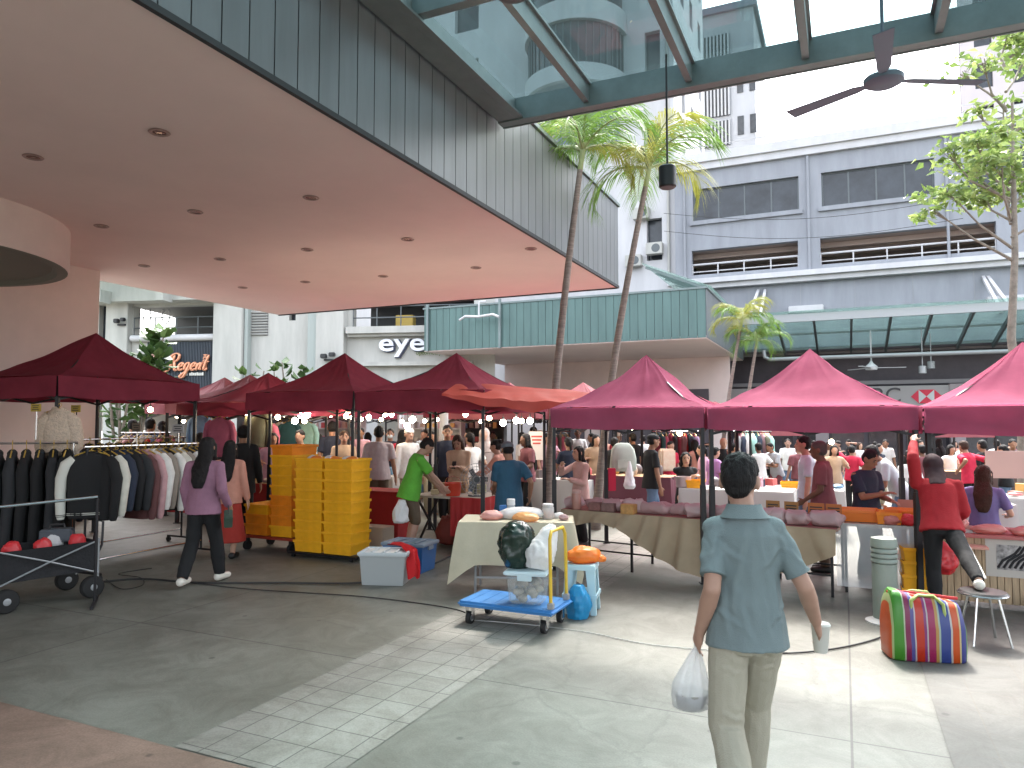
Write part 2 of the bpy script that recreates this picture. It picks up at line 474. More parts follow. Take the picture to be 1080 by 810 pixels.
for (px, py) in [(168, 139), (35, 165), (328, 208), (206, 223), (107, 238), (430, 252), (324, 263), (232, 273), (152, 280), (322, 297), (404, 291), (502, 282), (256, 303), (560, 262)]:
    p = B.loc(G(px, py, SZ))
    m = MB(); m.tube([(p.x + .085 * math.cos(a), p.y + .085 * math.sin(a), SZ - .008) for a in [2 * math.pi * i / 24 for i in range(24)]], .02, 6, closed=True, asp=.5)
    d = m.build('downlight', M_trim, mall, B.M)
    m = MB(); m.lathe([(.078, SZ - .003), (.05, SZ - .006), (.03, SZ - .012)], (p.x, p.y, 0), 16)
    m.build('lens', M_lamp, d, B.M)

# ================================================================ glass canopy over the walkway
CZ = 6.1
can = fthing(B, 'glass_canopy', 'glass roof canopy with grey green steel beams fixed along the ribbed fascia', 'canopy', (-4.1, 9, CZ))
FY = 9.0
m = MB(); m.b2((-4.28, FY - .16, CZ - .14), (14, FY, CZ + .17)); m.b2((-4.28, FY + .003, CZ - .15), (14, FY + .03, CZ - .11))
m.build('front_beam', M_steel, can, B.M)
m = MB(); m.b2((-4.27, -6, CZ - .12), (-4.02, FY - .163, CZ + .17)); m.b2((-4.018, -6, CZ - .12), (-3.90, FY - .163, CZ - .09))
m.build('edge_beam', M_steel, can, B.M)
for k in range(1, 13):
    x = -4.33 + 1.34 * k
    m = MB(); m.b2((x - .04, -6, CZ - .08), (x + .04, FY - .163, CZ + .14)); m.b2((x - .075, -6, CZ + .141), (x + .075, FY - .163, CZ + .17))
    m.build('rib', M_steel, can, B.M)
for y in (6.25, 3.3, .4):
    m = MB()
    for k in range(0, 12):
        x = -4.2 + 1.34 * k
        m.b2((x + (.2 if k == 0 else .08), y - .06, CZ - .06), (x + 1.26, y + .06, CZ + .15))
    m.build('purlin', M_steel, can, B.M)
for k in range(0, 13):
    x = -4.33 + 1.34 * k
    MB().b2((x + .001, -6, CZ + .20), (x + 1.339, FY + .32, CZ + .215)).build('glass_pane', M_gl, can, B.M)
m = MB()
m.b2((-4.2, FY + .325, CZ + .16), (14, FY + .36, CZ + .26))
m.build('glass_edge_strip', M_steel, can, B.M)

# hanging speaker, fan and lamp under it
def hang(px, py, z):
    return G(px, py, z)
p = hang(704, 187, 4.58)
sp = thing('pendant_speaker', 'black cylindrical speaker hanging on a thin rod beside the palm crowns', 'speaker', (p.x, p.y, 4.46))
MB().lathe([(.085, 0), (.098, .015), (.098, .235), (.085, .25)], n=24).build('housing', M_blk, sp, smooth=30)
MB().lathe([(.075, -.006), (.083, -.001)], n=20).build('grille', M_steel2, sp)
MB().cyl((0, 0, .25), (0, 0, CZ - .09 - 4.46), .012).build('rod', M_blk, sp)
p = hang(540, -4, 5.75)
lp = thing('canopy_lamp', 'dark round lamp hanging under the glass canopy at the top edge', 'lamp', (p.x, p.y, 5.75))
MB().lathe([(.10, 0), (.16, .02), (.17, .06), (.12, .12), (.03, .14)], n=24).build('shade', M_steel2, lp, smooth=30)
MB().cyl((0, 0, .141), (0, 0, .27), .012).build('rod', M_blk, lp)
p = hang(932, 85, 4.9)
fan = thing('ceiling_fan', 'large grey three bladed ceiling fan hanging from the glass canopy', 'fan', (p.x, p.y, 4.9))
M_fan = mat('grey fan metal', (.13, .18, .23), .5, .2)
MB().lathe([(.03, -.05), (.12, -.045), (.165, -.02), (.17, .02), (.13, .055), (.05, .075), (.035, .16), (.02, .17)], n=28).build('motor', M_fan, fan, smooth=35)
MB().cyl((0, 0, .171), (0, 0, CZ - 4.9 - .15), .016).build('rod', M_fan, fan)
MB().lathe([(.06, CZ - 4.9 - .15), (.05, CZ - 4.9 - .08)], n=16).build('ceiling_cup', M_fan, fan)
for a in (128, 3, -117):
    M = Matrix.Rotation(R(a), 4, 'Z') @ Matrix.Rotation(R(9), 4, 'X')
    b = MB(); b.prism([(.17, -.035, 0), (.26, -.055, 0), (.92, -.085, 0), (.93, .075, 0), (.26, .06, 0), (.17, .03, 0)], (0, 0, .008)).xf(M)
    b.build('blade', M_fan, fan, bevel=.003)

# ================================================================ second ribbed canopy slab across the plaza
c2 = fthing(B, 'canopy_block', 'teal ribbed canopy block with pinkish soffit standing across the plaza', 'canopy', (-9.5, 30, 4.7))
X0, X1, Y0, Y1, z0, z1 = -15.6, -4.25, 25.3, 35.2, 4.72, 6.45
MB().b2((X0, Y0, z0), (X1, Y1, z0 + .1)).build('soffit', M_soffit, c2, B.M)
MB().b2((X0, Y0, z0 + .1), (X1, Y1, z1)).build('core', M_seam, c2, B.M)
cladding('front_cladding', c2, B, X0, Y0, X1, Y0, z0 + .03, z1, .30, M_teal)
cladding('side_cladding', c2, B, X1, Y0, X1, Y1, z0 + .03, z1, .30, M_clad)
m = MB(); m.b2((X0 - .05, Y0 - .07, z1 + .001), (X1 + .07, Y0 + .2, z1 + .07)); m.b2((X1 - .2, Y0 + .203, z1 + .001), (X1 + .07, Y1, z1 + .07))
m.build('coping', M_steel, c2, B.M)
for px in (452, 528):
    x, _ = B.hit(px, 330, Y0)
    MB().b2((x - .05, Y0 - .12, z0), (x + .05, Y0 - .04, z1 + .2)).build('post', M_steel, c2, B.M)
x, zz = B.hit(505, 334, Y0 - .6)
br = MB(); br.tube([(x, Y0 - .05, 6.6), (x, Y0 - .6, 6.5), (x, Y0 - .6, zz + .05)], .035); br.tube([(x - .85, Y0 - .6, zz - .08), (x - .6, Y0 - .6, zz + .05), (x, Y0 - .6, zz), (x + .6, Y0 - .6, zz + .05), (x + .85, Y0 - .6, zz - .05)], .05)
br.build('lamp_arm', M_white2, c2, B.M)
wall_ops = [(-13.2, -9.9, 0, 2.9), (-8.9, -5.2, 0, 2.9)]
MB().b2((-15.4, 32.6, 0), (-4.5, 32.8, 4.71)).build('rear_wall', M_pink, c2, B.M)
for (a, b, c, d) in ((-14.6, -11.2, 0, 3.3), (-10.4, -5.4, 0, 3.3)):
    MB().b2((a, 32.5, c), (b, 32.597, d)).build('shop_opening', M_dkplum, c2, B.M)
# small glazed roof on top of it at the right end
m = MB()
for k in range(6): m.bar((-6.6 + .1 * k, Y0 + 1 + k * 1.2, 7.6), (-4.3, Y0 + 1 + k * 1.2, 6.6), .07, .1)
m.build('roof_light_frame', M_steel, c2, B.M)
MB().prism([(-6.7, Y0 + .8, 7.72), (-4.2, Y0 + .8, 6.66), (-4.2, Y0 + 7.2, 6.66), (-6.7, Y0 + 7.2, 7.72)], (0, 0, .02)).build('roof_light_glass', M_gl2, c2, B.M)

# ================================================================ walls with openings
def wall(name, F, parent, x0, x1, z0, z1, y, ops, m, depth=.3):
    xs = sorted({x0, x1, *[v for o in ops for v in (max(x0, o[0]), min(x1, o[1]))]})
    zs = sorted({z0, z1, *[v for o in ops for v in (max(z0, o[2]), min(z1, o[3]))]})
    mb = MB()
    for i in range(len(xs) - 1):
        for j in range(len(zs) - 1):
            cx, cz = (xs[i] + xs[i + 1]) / 2, (zs[j] + zs[j + 1]) / 2
            if any(o[0] < cx < o[1] and o[2] < cz < o[3] for o in ops): continue
            mb.poly([(xs[i], y, zs[j]), (xs[i + 1], y, zs[j]), (xs[i + 1], y, zs[j + 1]), (xs[i], y, zs[j + 1])])
    for (a, b, c, d) in ops:
        mb.poly([(a, y, c), (b, y, c), (b, y + depth, c), (a, y + depth, c)]); mb.poly([(a, y, d), (a, y + depth, d), (b, y + depth, d), (b, y, d)])
        mb.poly([(a, y, c), (a, y + depth, c), (a, y + depth, d), (a, y, d)]); mb.poly([(b, y, c), (b, y, d), (b, y + depth, d), (b, y + depth, c)])
    return mb.build(name, m, parent, F.M)
def rect(F, y, L, Rr):
    """pixel corners (x, ytop, ybottom) left and right -> x0, x1, z0, z1 on the wall plane"""
    a, b = F.hit(L[0], L[1], y), F.hit(L[0], L[2], y); c, d = F.hit(Rr[0], Rr[1], y), F.hit(Rr[0], Rr[2], y)
    return (a[0], c[0], (b[1] + d[1]) / 2, (a[1] + c[1]) / 2)
def window(F, parent, o, y, n, fm, gm, fr=.07):
    a, b, c, d = o
    m = MB(); w = (b - a) / n
    m.b2((a, y, c), (b, y + .08, c + fr)); m.b2((a, y, d - fr), (b, y + .08, d))
    for i in range(n + 1):
        x = a + w * i; x = min(max(x, a + fr / 2), b - fr / 2)
        m.b2((x - fr / 2, y + .003, c + fr), (x + fr / 2, y + .077, d - fr))
    f = m.build('window', fm, parent, F.M)
    MB().b2((a, y + .03, c), (b, y + .045, d)).build('pane', gm, f, F.M)

# ---------------------------------------------------------------- blue grey building with open parking decks
WY = 36.0
bg_ = fthing(B, 'parking_building', 'blue grey building with white ledges, window bands and open parking deck at right', 'building', (0, WY, 0))
xl = B.hit(712, 250, WY)[0]; xr = 16.0
w1 = rect(B, WY, (730.5, 200, 232.6), (842, 186, 222))
w2 = rect(B, WY, (866, 184, 218.5), (985, 169, 208)); w2 = (w2[0], w2[1], w1[2], w1[3])
o1 = rect(B, WY, (729.5, 264.7, 288), (841.4, 253.8, 284)); o2 = rect(B, WY, (865, 251.6, 281.5), (1050.6, 237.5, 269)); o2 = (o2[0], o2[1], o1[2], o1[3])
zled = 8.72
dx = 1.2
w3 = (w2[1] + dx, w2[1] + dx + 4, w1[2], w1[3]); o3 = (o2[1] + dx, o2[1] + dx + 6, o1[2], o1[3])
wall('upper_wall', B, bg_, xl, xr, zled, 14.7, WY, [w1, w2, w3, o1, o2, o3], M_blue, .35)
wall('lower_wall', B, bg_, xl, xr, 5.3, zled, WY, [], M_blue)
MB().b2((xl, WY + 9, 0), (xr, WY + 9.3, 14.7)).build('back_wall', M_blue, bg_, B.M)
MB().b2((xl, WY + .01, 0), (xl + .25, WY + 9, 14.7)).build('side_wall', M_blue, bg_, B.M)
MB().b2((xl + .26, WY + .36, 14.3), (xr, WY + 9, 14.6)).build('roof_slab', M_blue, bg_, B.M)
MB().b2((xl + .26, WY + .36, o1[3] + .02), (xr, WY + 8.9, o1[3] + .3)).build('deck_ceiling', M_ceil, bg_, B.M)
MB().b2((xl + .26, WY + .36, zled - .4), (xr, WY + 8.9, zled - .1)).build('deck_floor', M_grey, bg_, B.M)
m = MB()
for k in range(8): m.b2((xl + .3, WY + 1 + k * 1.0, o1[3] - .25), (xr, WY + 1.15 + k, o1[3]))
m.build('ceiling_beams', M_ceil, bg_, B.M)
for w, n in ((w1, 4), (w2, 4), (w3, 4)): window(B, bg_, w, WY + .15, n, M_steel2, M_wind)
m = MB()
for w in (w1, w2, w3): m.b2((w[0] - .15, WY - .12, w[2] - .22), (w[1] + .15, WY - .003, w[2] - .02))
m.build('window_sills', M_blue, bg_, B.M)
m = MB()
m.b2((xl - .3, WY - .55, zled - .12), (xr, WY - .003, zled + .12)); m.b2((xl - .3, WY - .35, zled - .36), (xr, WY - .003, zled - .123))
m.build('ledge', M_white2, bg_, B.M)
m = MB(); m.b2((xl - .2, WY - .3, 14.7), (xr, WY + .4, 15.15)); m.b2((xl - .2, WY - .18, 14.35), (xr, WY - .003, 14.697))
m.build('parapet', M_white2, bg_, B.M)
m = MB(); m.tube([(xl, WY - .05, 15.55), (xr, WY - .05, 15.55)], .025, 6)
for k in range(13): m.cyl((xl + .3 + k * 1.8, WY - .05, 15.15), (xl + .3 + k * 1.8, WY - .05, 15.55), .02, n=6)
m.build('roof_rail', M_grey, bg_, B.M)
for o in (o1, o2, o3):
    m = MB(); zr = o[2] + .55
    m.tube([(o[0], WY + .2, zr), (o[1], WY + .2, zr)], .05, 6)
    k = max(3, round((o[1] - o[0]) / 1.3))
    for i in range(k + 1): m.cyl((o[0] + (o[1] - o[0]) * i / k, WY + .2, o[2]), (o[0] + (o[1] - o[0]) * i / k, WY + .2, zr), .035, n=6)
    m.tube([(o[0], WY + .2, o[2] + .18), (o[1], WY + .2, o[2] + .18)], .03, 6)
    m.build('deck_rail', M_white2, bg_, B.M)
for px in (722, 853, 1000):
    x = B.hit(px, 240, WY - .1)[0]; MB().tube([(x, WY - .1, zled + .13), (x, WY - .1, 14.3)], .06, 8).build('drain_pipe', M_blue, bg_, B.M)
m = MB()
for k in range(9): m.b2((xl + 1.2 + k * 2.3, WY - .02, 5.4), (xl + 1.215 + k * 2.3, WY - .004, zled - .4))
m.build('wall_joints', M_grey, bg_, B.M)
for w in (w1, w2, w3):
    ww = (w[1] - w[0]) / 4
    for k in (0, 2, 3):
        zb = w[3] - .09 - (.35 + .3 * ((k * 7) % 3)); MB().b2((w[0] + k * ww + .06, WY + .205, zb), (w[0] + (k + 1) * ww - .06, WY + .22, w[3] - .08)).build('blind', mat('grey blind', (.20, .21, .23), .7, var=.2, vs=3), bg_, B.M)
# shopfront recess under the awning
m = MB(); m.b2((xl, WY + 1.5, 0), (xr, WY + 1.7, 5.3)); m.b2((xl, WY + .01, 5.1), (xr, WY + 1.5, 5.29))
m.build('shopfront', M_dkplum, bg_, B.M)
m = MB(); m.b2((xl, WY + .6, 3.55), (xr, WY + .9, 3.72)); m.b2((xl, WY + .3, 5.0), (xr, WY + .55, 5.1))
m.build('grey_beam', mat('taupe beam', (.22, .20, .21), .6), bg_, B.M)
for x in (-6.5, -1.2, 4.2, 9.6):
    MB().b2((x, WY + .3, 0), (x + .55, WY + .85, 3.5)).build('column', mat('mauve column', (.30, .25, .26), .6), bg_, B.M)
m = MB()
for k in range(14):
    x = xl + .8 + k * 1.55; m.b2((x, WY + 1.42, .2), (x + 1.35, WY + 1.49, 2.3))
m.build('shop_glazing', mat('plum reflecting glass', (.055, .05, .06), .12, spec=.8, var=.5, vs=1.2), bg_, B.M)
# bank sign: name, emblem
M_letter = mat('dark sign letters', (.05, .045, .05), .5); M_signred = mat('sign red', (.60, .015, .05), .45); M_board = mat('warm grey sign board', (.34, .31, .31), .55)
def bank_sign(x, lab):
    s = fthing(B, 'shop_sign', lab, 'sign', (x + 1.8, WY + .42, 2.45))
    MB().b2((x - 1.1, WY + .38, 2.45), (x + 4.5, WY + .46, 3.45)).build('board', M_board, s, B.M)
    tx = text('HSBC', .95, .02).xf(Matrix.Translation(B.M.inverted() @ (B.M @ V((x + .62, WY + .355, 2.72)))))
    tx.build('lettering', M_letter, s, B.M)
    e = MB(); ex, ez, h, y = x + 2.75, 2.96, .30, WY + .352
    e.prism([(ex - h, y, ez - h), (ex - h, y, ez + h), (ex - 2 * h, y, ez)], (0, .02, 0)); e.prism([(ex + h, y, ez - h), (ex + 2 * h, y, ez), (ex + h, y, ez + h)], (0, .02, 0))
    e.prism([(ex - h, y, ez + h), (ex + h, y, ez + h), (ex, y, ez)], (0, .02, 0)); e.prism([(ex - h, y, ez - h), (ex, y, ez), (ex + h, y, ez - h)], (0, .02, 0))
    e.build('emblem', M_signred, s, B.M)
    e = MB(); e.prism([(ex - h + .004, y + .001, ez - h + .008), (ex - .004, y + .001, ez), (ex - h + .004, y + .001, ez + h - .008)], (0, .017, 0)); e.prism([(ex + h - .004, y + .001, ez - h + .008), (ex + h - .004, y + .001, ez + h - .008), (ex + .004, y + .001, ez)], (0, .017, 0))
    e.build('emblem_white', M_white2, s, B.M)
xb = B.hit(930, 420, WY + .4)[0]
bank_sign(xb - 1.0, 'grey bank sign with dark capitals and red and white emblem above the right tents')
xb2 = B.hit(768, 424, WY + .4)[0]
bank_sign(xb2 - 1.6, 'grey bank sign with dark capitals half hidden behind the small palms')
# wall boxes and tie rods
for (px, py) in ((850, 326), (1063, 316)):
    x, z = B.hit(px, py, WY - .25)
    MB().b2((x - .75, WY - .4, z - .16), (x + .75, WY - .003, z + .16)).build('wall_box', M_white2, bg_, B.M, bevel=.03)

# glass awning on the blue grey building
aw = fthing(B, 'glass_awning', 'green glass awning with fanned steel ribs on the blue grey building', 'awning', (2, WY, 5))
AY0, AZ0, AZ1 = 31.3, 6.0, 5.05
ax0 = B.hit(770, 340, AY0)[0]; ax1 = 15.0
def az(y): return AZ0 + (AZ1 - AZ0) * (y - AY0) / (WY - AY0)
m = MB(); m.b2((ax0, AY0 - .06, AZ0 - .1), (ax1, AY0 + .06, AZ0 + .22)); m.build('front_beam', M_grey, aw, B.M)
k = 0
for px in (819, 858, 898, 940, 983.5, 1028, 1072):
    x = B.hit(px, 333, AY0)[0]
    MB().bar((x, AY0 + .065, AZ0), (x, WY - .02, AZ1), .09, .2).build('rib', M_steel2, aw, B.M)
for fy in (.5, .97):
    y = AY0 + (WY - AY0) * fy
    MB().b2((ax0, y - .04, az(y) + .10), (ax1, y + .04, az(y) + .18)).build('purlin', M_steel, aw, B.M)
MB().prism([(ax0, AY0 - .3, az(AY0 - .3) + .23), (ax1, AY0 - .3, az(AY0 - .3) + .23), (ax1, WY - .01, AZ1 + .23), (ax0, WY - .01, AZ1 + .23)], (0, 0, .02)).build('glass', M_gl2, aw, B.M)
for (p0, p1) in (((800, 306), (786, 332)), ((807, 306), (800, 332)), ((1037, 292), (1056, 322)), ((1042, 292), (1068, 322))):
    x, z = B.hit(*p0, WY - .05); x2, z2 = B.hit(*p1, AY0 + 1.2)
    MB().bar((x, WY - .02, z), (x2, AY0 + 1.2, az(AY0 + 1.2) + .27), .12, .12).build('tie_rod', M_white2, aw, B.M)
m = MB(); z = 4.55; xa = B.hit(812, 380, 33)[0]
m.tube([(xa - .25, 33, z + .4), (xa - .2, 33, z + .1), (xa, 33, z), (ax1, 33, z)], .085, 10)
m.build('drain_pipe', M_grey, aw, B.M)
x, z = B.hit(919, 388, 33.5)
f = fthing(B, 'ceiling_fan', 'small white ceiling fan under the green glass awning', 'fan', (x, 33.5, z))
MB().lathe([(.05, -.1), (.22, -.08), (.24, .05), (.08, .2), (.03, .3)], n=16).build('motor', M_white2, f, smooth=30)
MB().cyl((0, 0, .3), (0, 0, az(33.5) + .1 - z), .03).build('rod', M_white2, f)
for a in (10, 130, 250): MB().box((.75, 0, 0), (1.1, .17, .02)).xf(Matrix.Rotation(R(a), 4, 'Z')).build('blade', M_white2, f)
for i, (px, py) in enumerate(((973, 390), (982, 385))):
    x, z = B.hit(px, py, 33.2 + i)
    s = fthing(B, 'pendant_speaker', ('left' if i == 0 else 'right') + ' one of two small grey speakers hanging under the glass awning', 'speaker', (x, 33.2 + i, z))
    MB().lathe([(.10, -.16), (.14, -.14), (.14, .14), (.10, .16)], n=14).build('housing', M_grey, s)
    MB().cyl((0, 0, .16), (0, 0, az(33.2 + i) + .08 - z), .02, n=6).build('rod', M_grey, s)

# ---------------------------------------------------------------- white tower blocks behind
tw = fthing(B, 'white_tower', 'tall white block with rounded glazed balcony seen through the glass canopy', 'tower', (-15, 40, 0))
TY = 36.6
tx1 = B.hit(712, 200, TY)[0]; tx0 = -34
ow = [rect(B, TY, (480, -30, 36), (505, -32, 30))]
ow.append((ow[0][0], ow[0][1], ow[0][2] - 5.5, ow[0][3] - 5.5))
for k in range(3): ow.append((tx1 - 1.5, tx1 - .7, 10.2 + 5 * k, 12.4 + 5 * k))
wall('front_wall', B, tw, tx0, tx1, 0, 46, TY, ow, M_white2, .4)
for w in ow: MB().b2((w[0], TY + .35, w[2]), (w[1], TY + .4, w[3])).build('window', M_wind, tw, B.M)
# side wall facing right, with narrow windows
S = Frame((0, 0), 0); S.M = B.M @ Matrix.Translation((tx1, TY, 0)) @ Matrix.Rotation(R(90), 4, 'Z'); S.I = S.M.inverted()
ow = [(2 + 2.6 * i, 2.9 + 2.6 * i, 12 + 3.2 * k, 13.7 + 3.2 * k) for i in range(3) for k in range(9)]
wall('side_wall', S, tw, 0, 9, 0, 46, 0, ow, M_white2, .3)
m = MB()
for w in ow: m.b2((w[0], .26, w[2]), (w[1], .3, w[3]))
m.build('side_windows', M_wind, tw, S.M)
for (px, py) in ((676, 225), (690, 262), (668, 275), (700, 180)):
    x, z = B.hit(px, py, TY - .3); m = MB(); m.b2((x - .42, TY - .42, z - .3), (x + .42, TY - .01, z + .3)); u_ = m.build('ac_unit', M_white, tw, B.M, bevel=.02)
    m = MB(); m.cyl((x + .1, TY - .424, z), (x + .1, TY - .43, z), .22, n=20); m.build('ac_grille', M_steel2, u_, B.M)
x = B.hit(705, 230, TY - .1)[0]; MB().tube([(x, TY - .1, 6.6), (x, TY - .1, 40)], .07, 8).build('drain_pipe', M_white, tw, B.M)
bx = B.hit(608, 50, TY)[0]; zb = B.hit(608, 92, TY - 2)[1]
mm = MB(); mm.lathe([(2.75, 0), (2.85, .1), (2.85, 1.0), (2.7, 1.05)], (bx, TY, zb), 40); mm.build('balcony_band', M_white2, tw, B.M, smooth=30)
mm = MB(); mm.lathe([(2.6, 1.06), (2.6, 3.3)], (bx, TY, zb), 40); mm.build('balcony_glazing', M_wind, tw, B.M, smooth=30)
mm = MB(); mm.lathe([(2.85, 3.31), (2.85, 4.4), (2.7, 4.45)], (bx, TY, zb), 40); mm.build('balcony_band', M_white2, tw, B.M, smooth=30)
mm = MB(); mm.lathe([(2.6, 4.46), (2.6, 6.6)], (bx, TY, zb), 40); mm.build('balcony_glazing', M_wind, tw, B.M, smooth=30)
mm = MB()
for k in range(22):
    a = math.pi + math.pi * k / 21; mm.cyl((bx + 2.63 * math.cos(a), TY + 2.63 * math.sin(a), zb + 1.06), (bx + 2.63 * math.cos(a), TY + 2.63 * math.sin(a), zb + 3.3), .04, n=6)
mm.build('balcony_mullions', M_steel2, tw, B.M)
mm = MB(); mm.b2((bx - 3.2, TY - .35, zb - 2.6), (bx + 2.4, TY - .003, zb - .4)); mm.build('shaded_windows', mat('blue shaded windows', (.12, .15, .22), .5), tw, B.M)  # dark windows and blue shading below the balcony, coloured in as one panel

M_twg = mat('pale grey tower paint', (.34, .35, .37), .7, var=.1, vs=.6, stretch=(1, 1, .2))
t2 = fthing(B, 'louvred_tower', 'pale tower with grey louvre panels rising behind the parking building', 'tower', (3, 64, 0))
LY = 62.0
a0 = B.hit(736, 100, LY)[0]; a1 = B.hit(771, 100, LY)[0]; a2 = B.hit(796, 100, LY)[0]; zt = B.hit(770, 12, LY)[1]
MB().b2((a0, LY, 0), (a2, LY + 9, zt)).build('block', M_twg, t2, B.M)
MB().b2((a0 - .3, LY - .3, zt), (a2 + .3, LY + 9.3, zt + .6)).build('roof_edge', mat('slate roof edge', (.15, .18, .22), .6), t2, B.M)
zl = [(B.hit(755, 155, LY)[1], B.hit(755, 129, LY)[1]), (B.hit(755, 124, LY)[1], B.hit(755, 82, LY)[1]), (B.hit(755, 76, LY)[1], B.hit(755, 38, LY)[1])]
for (za, zb_) in zl:
    MB().b2((a0 + .15, LY - .1, za), (a1 - .1, LY - .003, zb_)).build('louvre_panel', M_wind, t2, B.M)
    m = MB()
    for k in range(9):
        x = a0 + .25 + (a1 - a0 - .4) * k / 8; m.b2((x - .07, LY - .25, za), (x + .07, LY - .103, zb_))
    m.build('louvre_bars', M_grey, t2, B.M)
m = MB(); 
for i in range(2):
    for k in range(7):
        x = a1 + .5 + i * 1.0; m.b2((x, LY - .06, 8 + 3.6 * k), (x + .5, LY - .003, 9.6 + 3.6 * k))
m.build('windows', M_wind, t2, B.M)
t3 = fthing(B, 'pale_tower', 'hazy pink white tower behind the tree at the right edge', 'tower', (22, 70, 0))
a0 = B.hit(1012, 60, 66)[0]
wall('wall', B, t3, a0, a0 + 16, 0, 46, 66, [(a0 + 1 + 2.5 * i, a0 + 2.2 + 2.5 * i, 18 + 3.4 * k, 20 + 3.4 * k) for i in range(5) for k in range(6)], mat('pale pink render', (.48, .44, .45), .8), .3)
MB().b2((a0, 66.35, 0), (a0 + 16, 74, 46)).build('core', M_wind, t3, B.M)

# ---------------------------------------------------------------- pale shop building on the left
rg = thing('shop_building', 'cream shop building with balconies, columns and two shop signs behind the left tents', 'building', tuple(RG.M @ V((0, 0, 0))), RG.rot)
def rr(px0, px1, yt, yb, y=0): return rect(RG, y, (px0, yt, yb), (px1, yt, yb))
opA = rr(141, 231, 322, 356); opB = rr(372, 500, 312, 346); opW = rr(105, 120, 322, 372); opS = rr(305, 312, 329, 338)
gA = rr(100, 231, 422, 446); gA = (gA[0], gA[1], 0, 3.0); gB = rr(372, 478, 398, 446); gB = (gB[0], gB[1], 0, 3.35)
gC = rr(265, 335, 424, 446); gC = (gC[0], gC[1], 0, 2.8)
xa = RG.hit(40, 400, 0)[0]; xb = RG.hit(522, 400, 0)[0]
wall('wall', RG, rg, xa, xb, 0, 13, 0, [opA, opB, opW, opS, gA, gB, gC], M_white, .5)
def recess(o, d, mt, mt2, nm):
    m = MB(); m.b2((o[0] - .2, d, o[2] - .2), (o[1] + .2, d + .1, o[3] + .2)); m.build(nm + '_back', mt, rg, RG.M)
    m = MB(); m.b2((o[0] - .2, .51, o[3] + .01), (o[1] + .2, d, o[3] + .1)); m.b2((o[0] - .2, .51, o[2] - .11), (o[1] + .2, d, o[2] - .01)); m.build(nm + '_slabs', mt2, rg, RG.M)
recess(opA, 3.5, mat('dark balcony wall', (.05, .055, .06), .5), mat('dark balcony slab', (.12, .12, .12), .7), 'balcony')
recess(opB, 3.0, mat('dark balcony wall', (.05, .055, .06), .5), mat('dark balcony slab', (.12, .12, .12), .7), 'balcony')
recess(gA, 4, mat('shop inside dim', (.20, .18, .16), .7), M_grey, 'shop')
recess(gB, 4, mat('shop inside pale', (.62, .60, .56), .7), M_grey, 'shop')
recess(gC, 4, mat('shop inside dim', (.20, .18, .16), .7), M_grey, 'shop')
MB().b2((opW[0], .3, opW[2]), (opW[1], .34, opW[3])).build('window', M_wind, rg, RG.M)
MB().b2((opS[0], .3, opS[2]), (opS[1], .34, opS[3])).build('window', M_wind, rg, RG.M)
for (a, b, pr, nm) in ((118, 141, .35, 'column'), (232, 262, .5, 'column'), (338, 367, .45, 'column')):
    q = rr(a, b, 300, 440); MB().b2((q[0], -pr, 0), (q[1], -.003, 13)).build(nm, M_white, rg, RG.M, bevel=.02)
q = rr(262.5, 266, 320, 440); MB().b2((q[0], -.35, 0), (q[1], -.004, 13)).build('drain_pipe', mat('grey green pipe', (.32, .36, .34), .6), rg, RG.M)
q = rr(328, 337, 320, 440); MB().b2((q[0], -.3, 0), (q[1], -.004, 13)).build('drain_pipe', mat('grey green pipe', (.32, .36, .34), .6), rg, RG.M)
q = rr(265, 283, 328, 354); m = MB(); M_lou = mat('grey louvre', (.36, .36, .34), .6)
for k in range(9):
    z = q[2] + (q[3] - q[2]) * (k + .5) / 9; m.box(((q[0] + q[1]) / 2, -.05, z), (q[1] - q[0], .09, .06), M=Matrix.Rotation(R(35), 3, 'X'))
m.build('louvre', M_lou, rg, RG.M)
m = MB(); m.b2((q[0], -.002, q[2]), (q[1], .002, q[3])); m.build('louvre_back', M_seam, rg, RG.M)
def rail(o, nm, h=.95):
    m = MB(); k = max(3, round((o[1] - o[0]) / 1.1))
    for zz in (h, h * .5): m.tube([(o[0], .08, o[2] + zz), (o[1], .08, o[2] + zz)], .03, 6)
    for i in range(k + 1): m.cyl((o[0] + (o[1] - o[0]) * i / k, .08, o[2]), (o[0] + (o[1] - o[0]) * i / k, .08, o[2] + h), .028, n=6)
    m.build(nm, M_steel2, rg, RG.M)
rail(opA, 'balcony_rail'); rail(opB, 'balcony_rail', 1.0)
q = rr(142, 231, 353, 360.5); m = MB(); m.tube([(q[0], -.2, (q[2] + q[3]) / 2), (q[1] - .05, -.2, (q[2] + q[3]) / 2)], .15, 14); m.build('awning_roll', M_white2, rg, RG.M, smooth=40)
q = rr(369, 500, 345, 352); m = MB(); m.b2((q[0], -.5, q[2]), (q[1], -.003, q[3])); m.b2((q[0], -.3, q[2] - .12), (q[1], -.003, q[2] - .003)); m.build('ledge', M_white, rg, RG.M)
q = rr(369, 500, 382, 386); m = MB(); m.b2((q[0], -.35, q[2]), (q[1], -.003, q[3])); m.build('ledge', M_white, rg, RG.M)
q = rr(60, 240, 311, 321); m = MB(); m.b2((q[0], -.9, q[2]), (q[1], -.1, q[3] + .5))
for px in (124, 187):
    x = RG.hit(px, 320, 0)[0]; m.b2((x, -1.6, q[2] - .12), (x + .35, -.903, q[3]))
m.build('top_beam', M_white, rg, RG.M)
z0 = q[3] + .62; x0 = q[0]; x1 = q[1]
m = MB()
for k in range(16): m.bar((x0 + .5 * k, -4.5, z0 + .55), (x0 + .5 * k, -.2, z0 + .1), .06, .1)
m.build('roof_glazing_bars', M_steel, rg, RG.M)
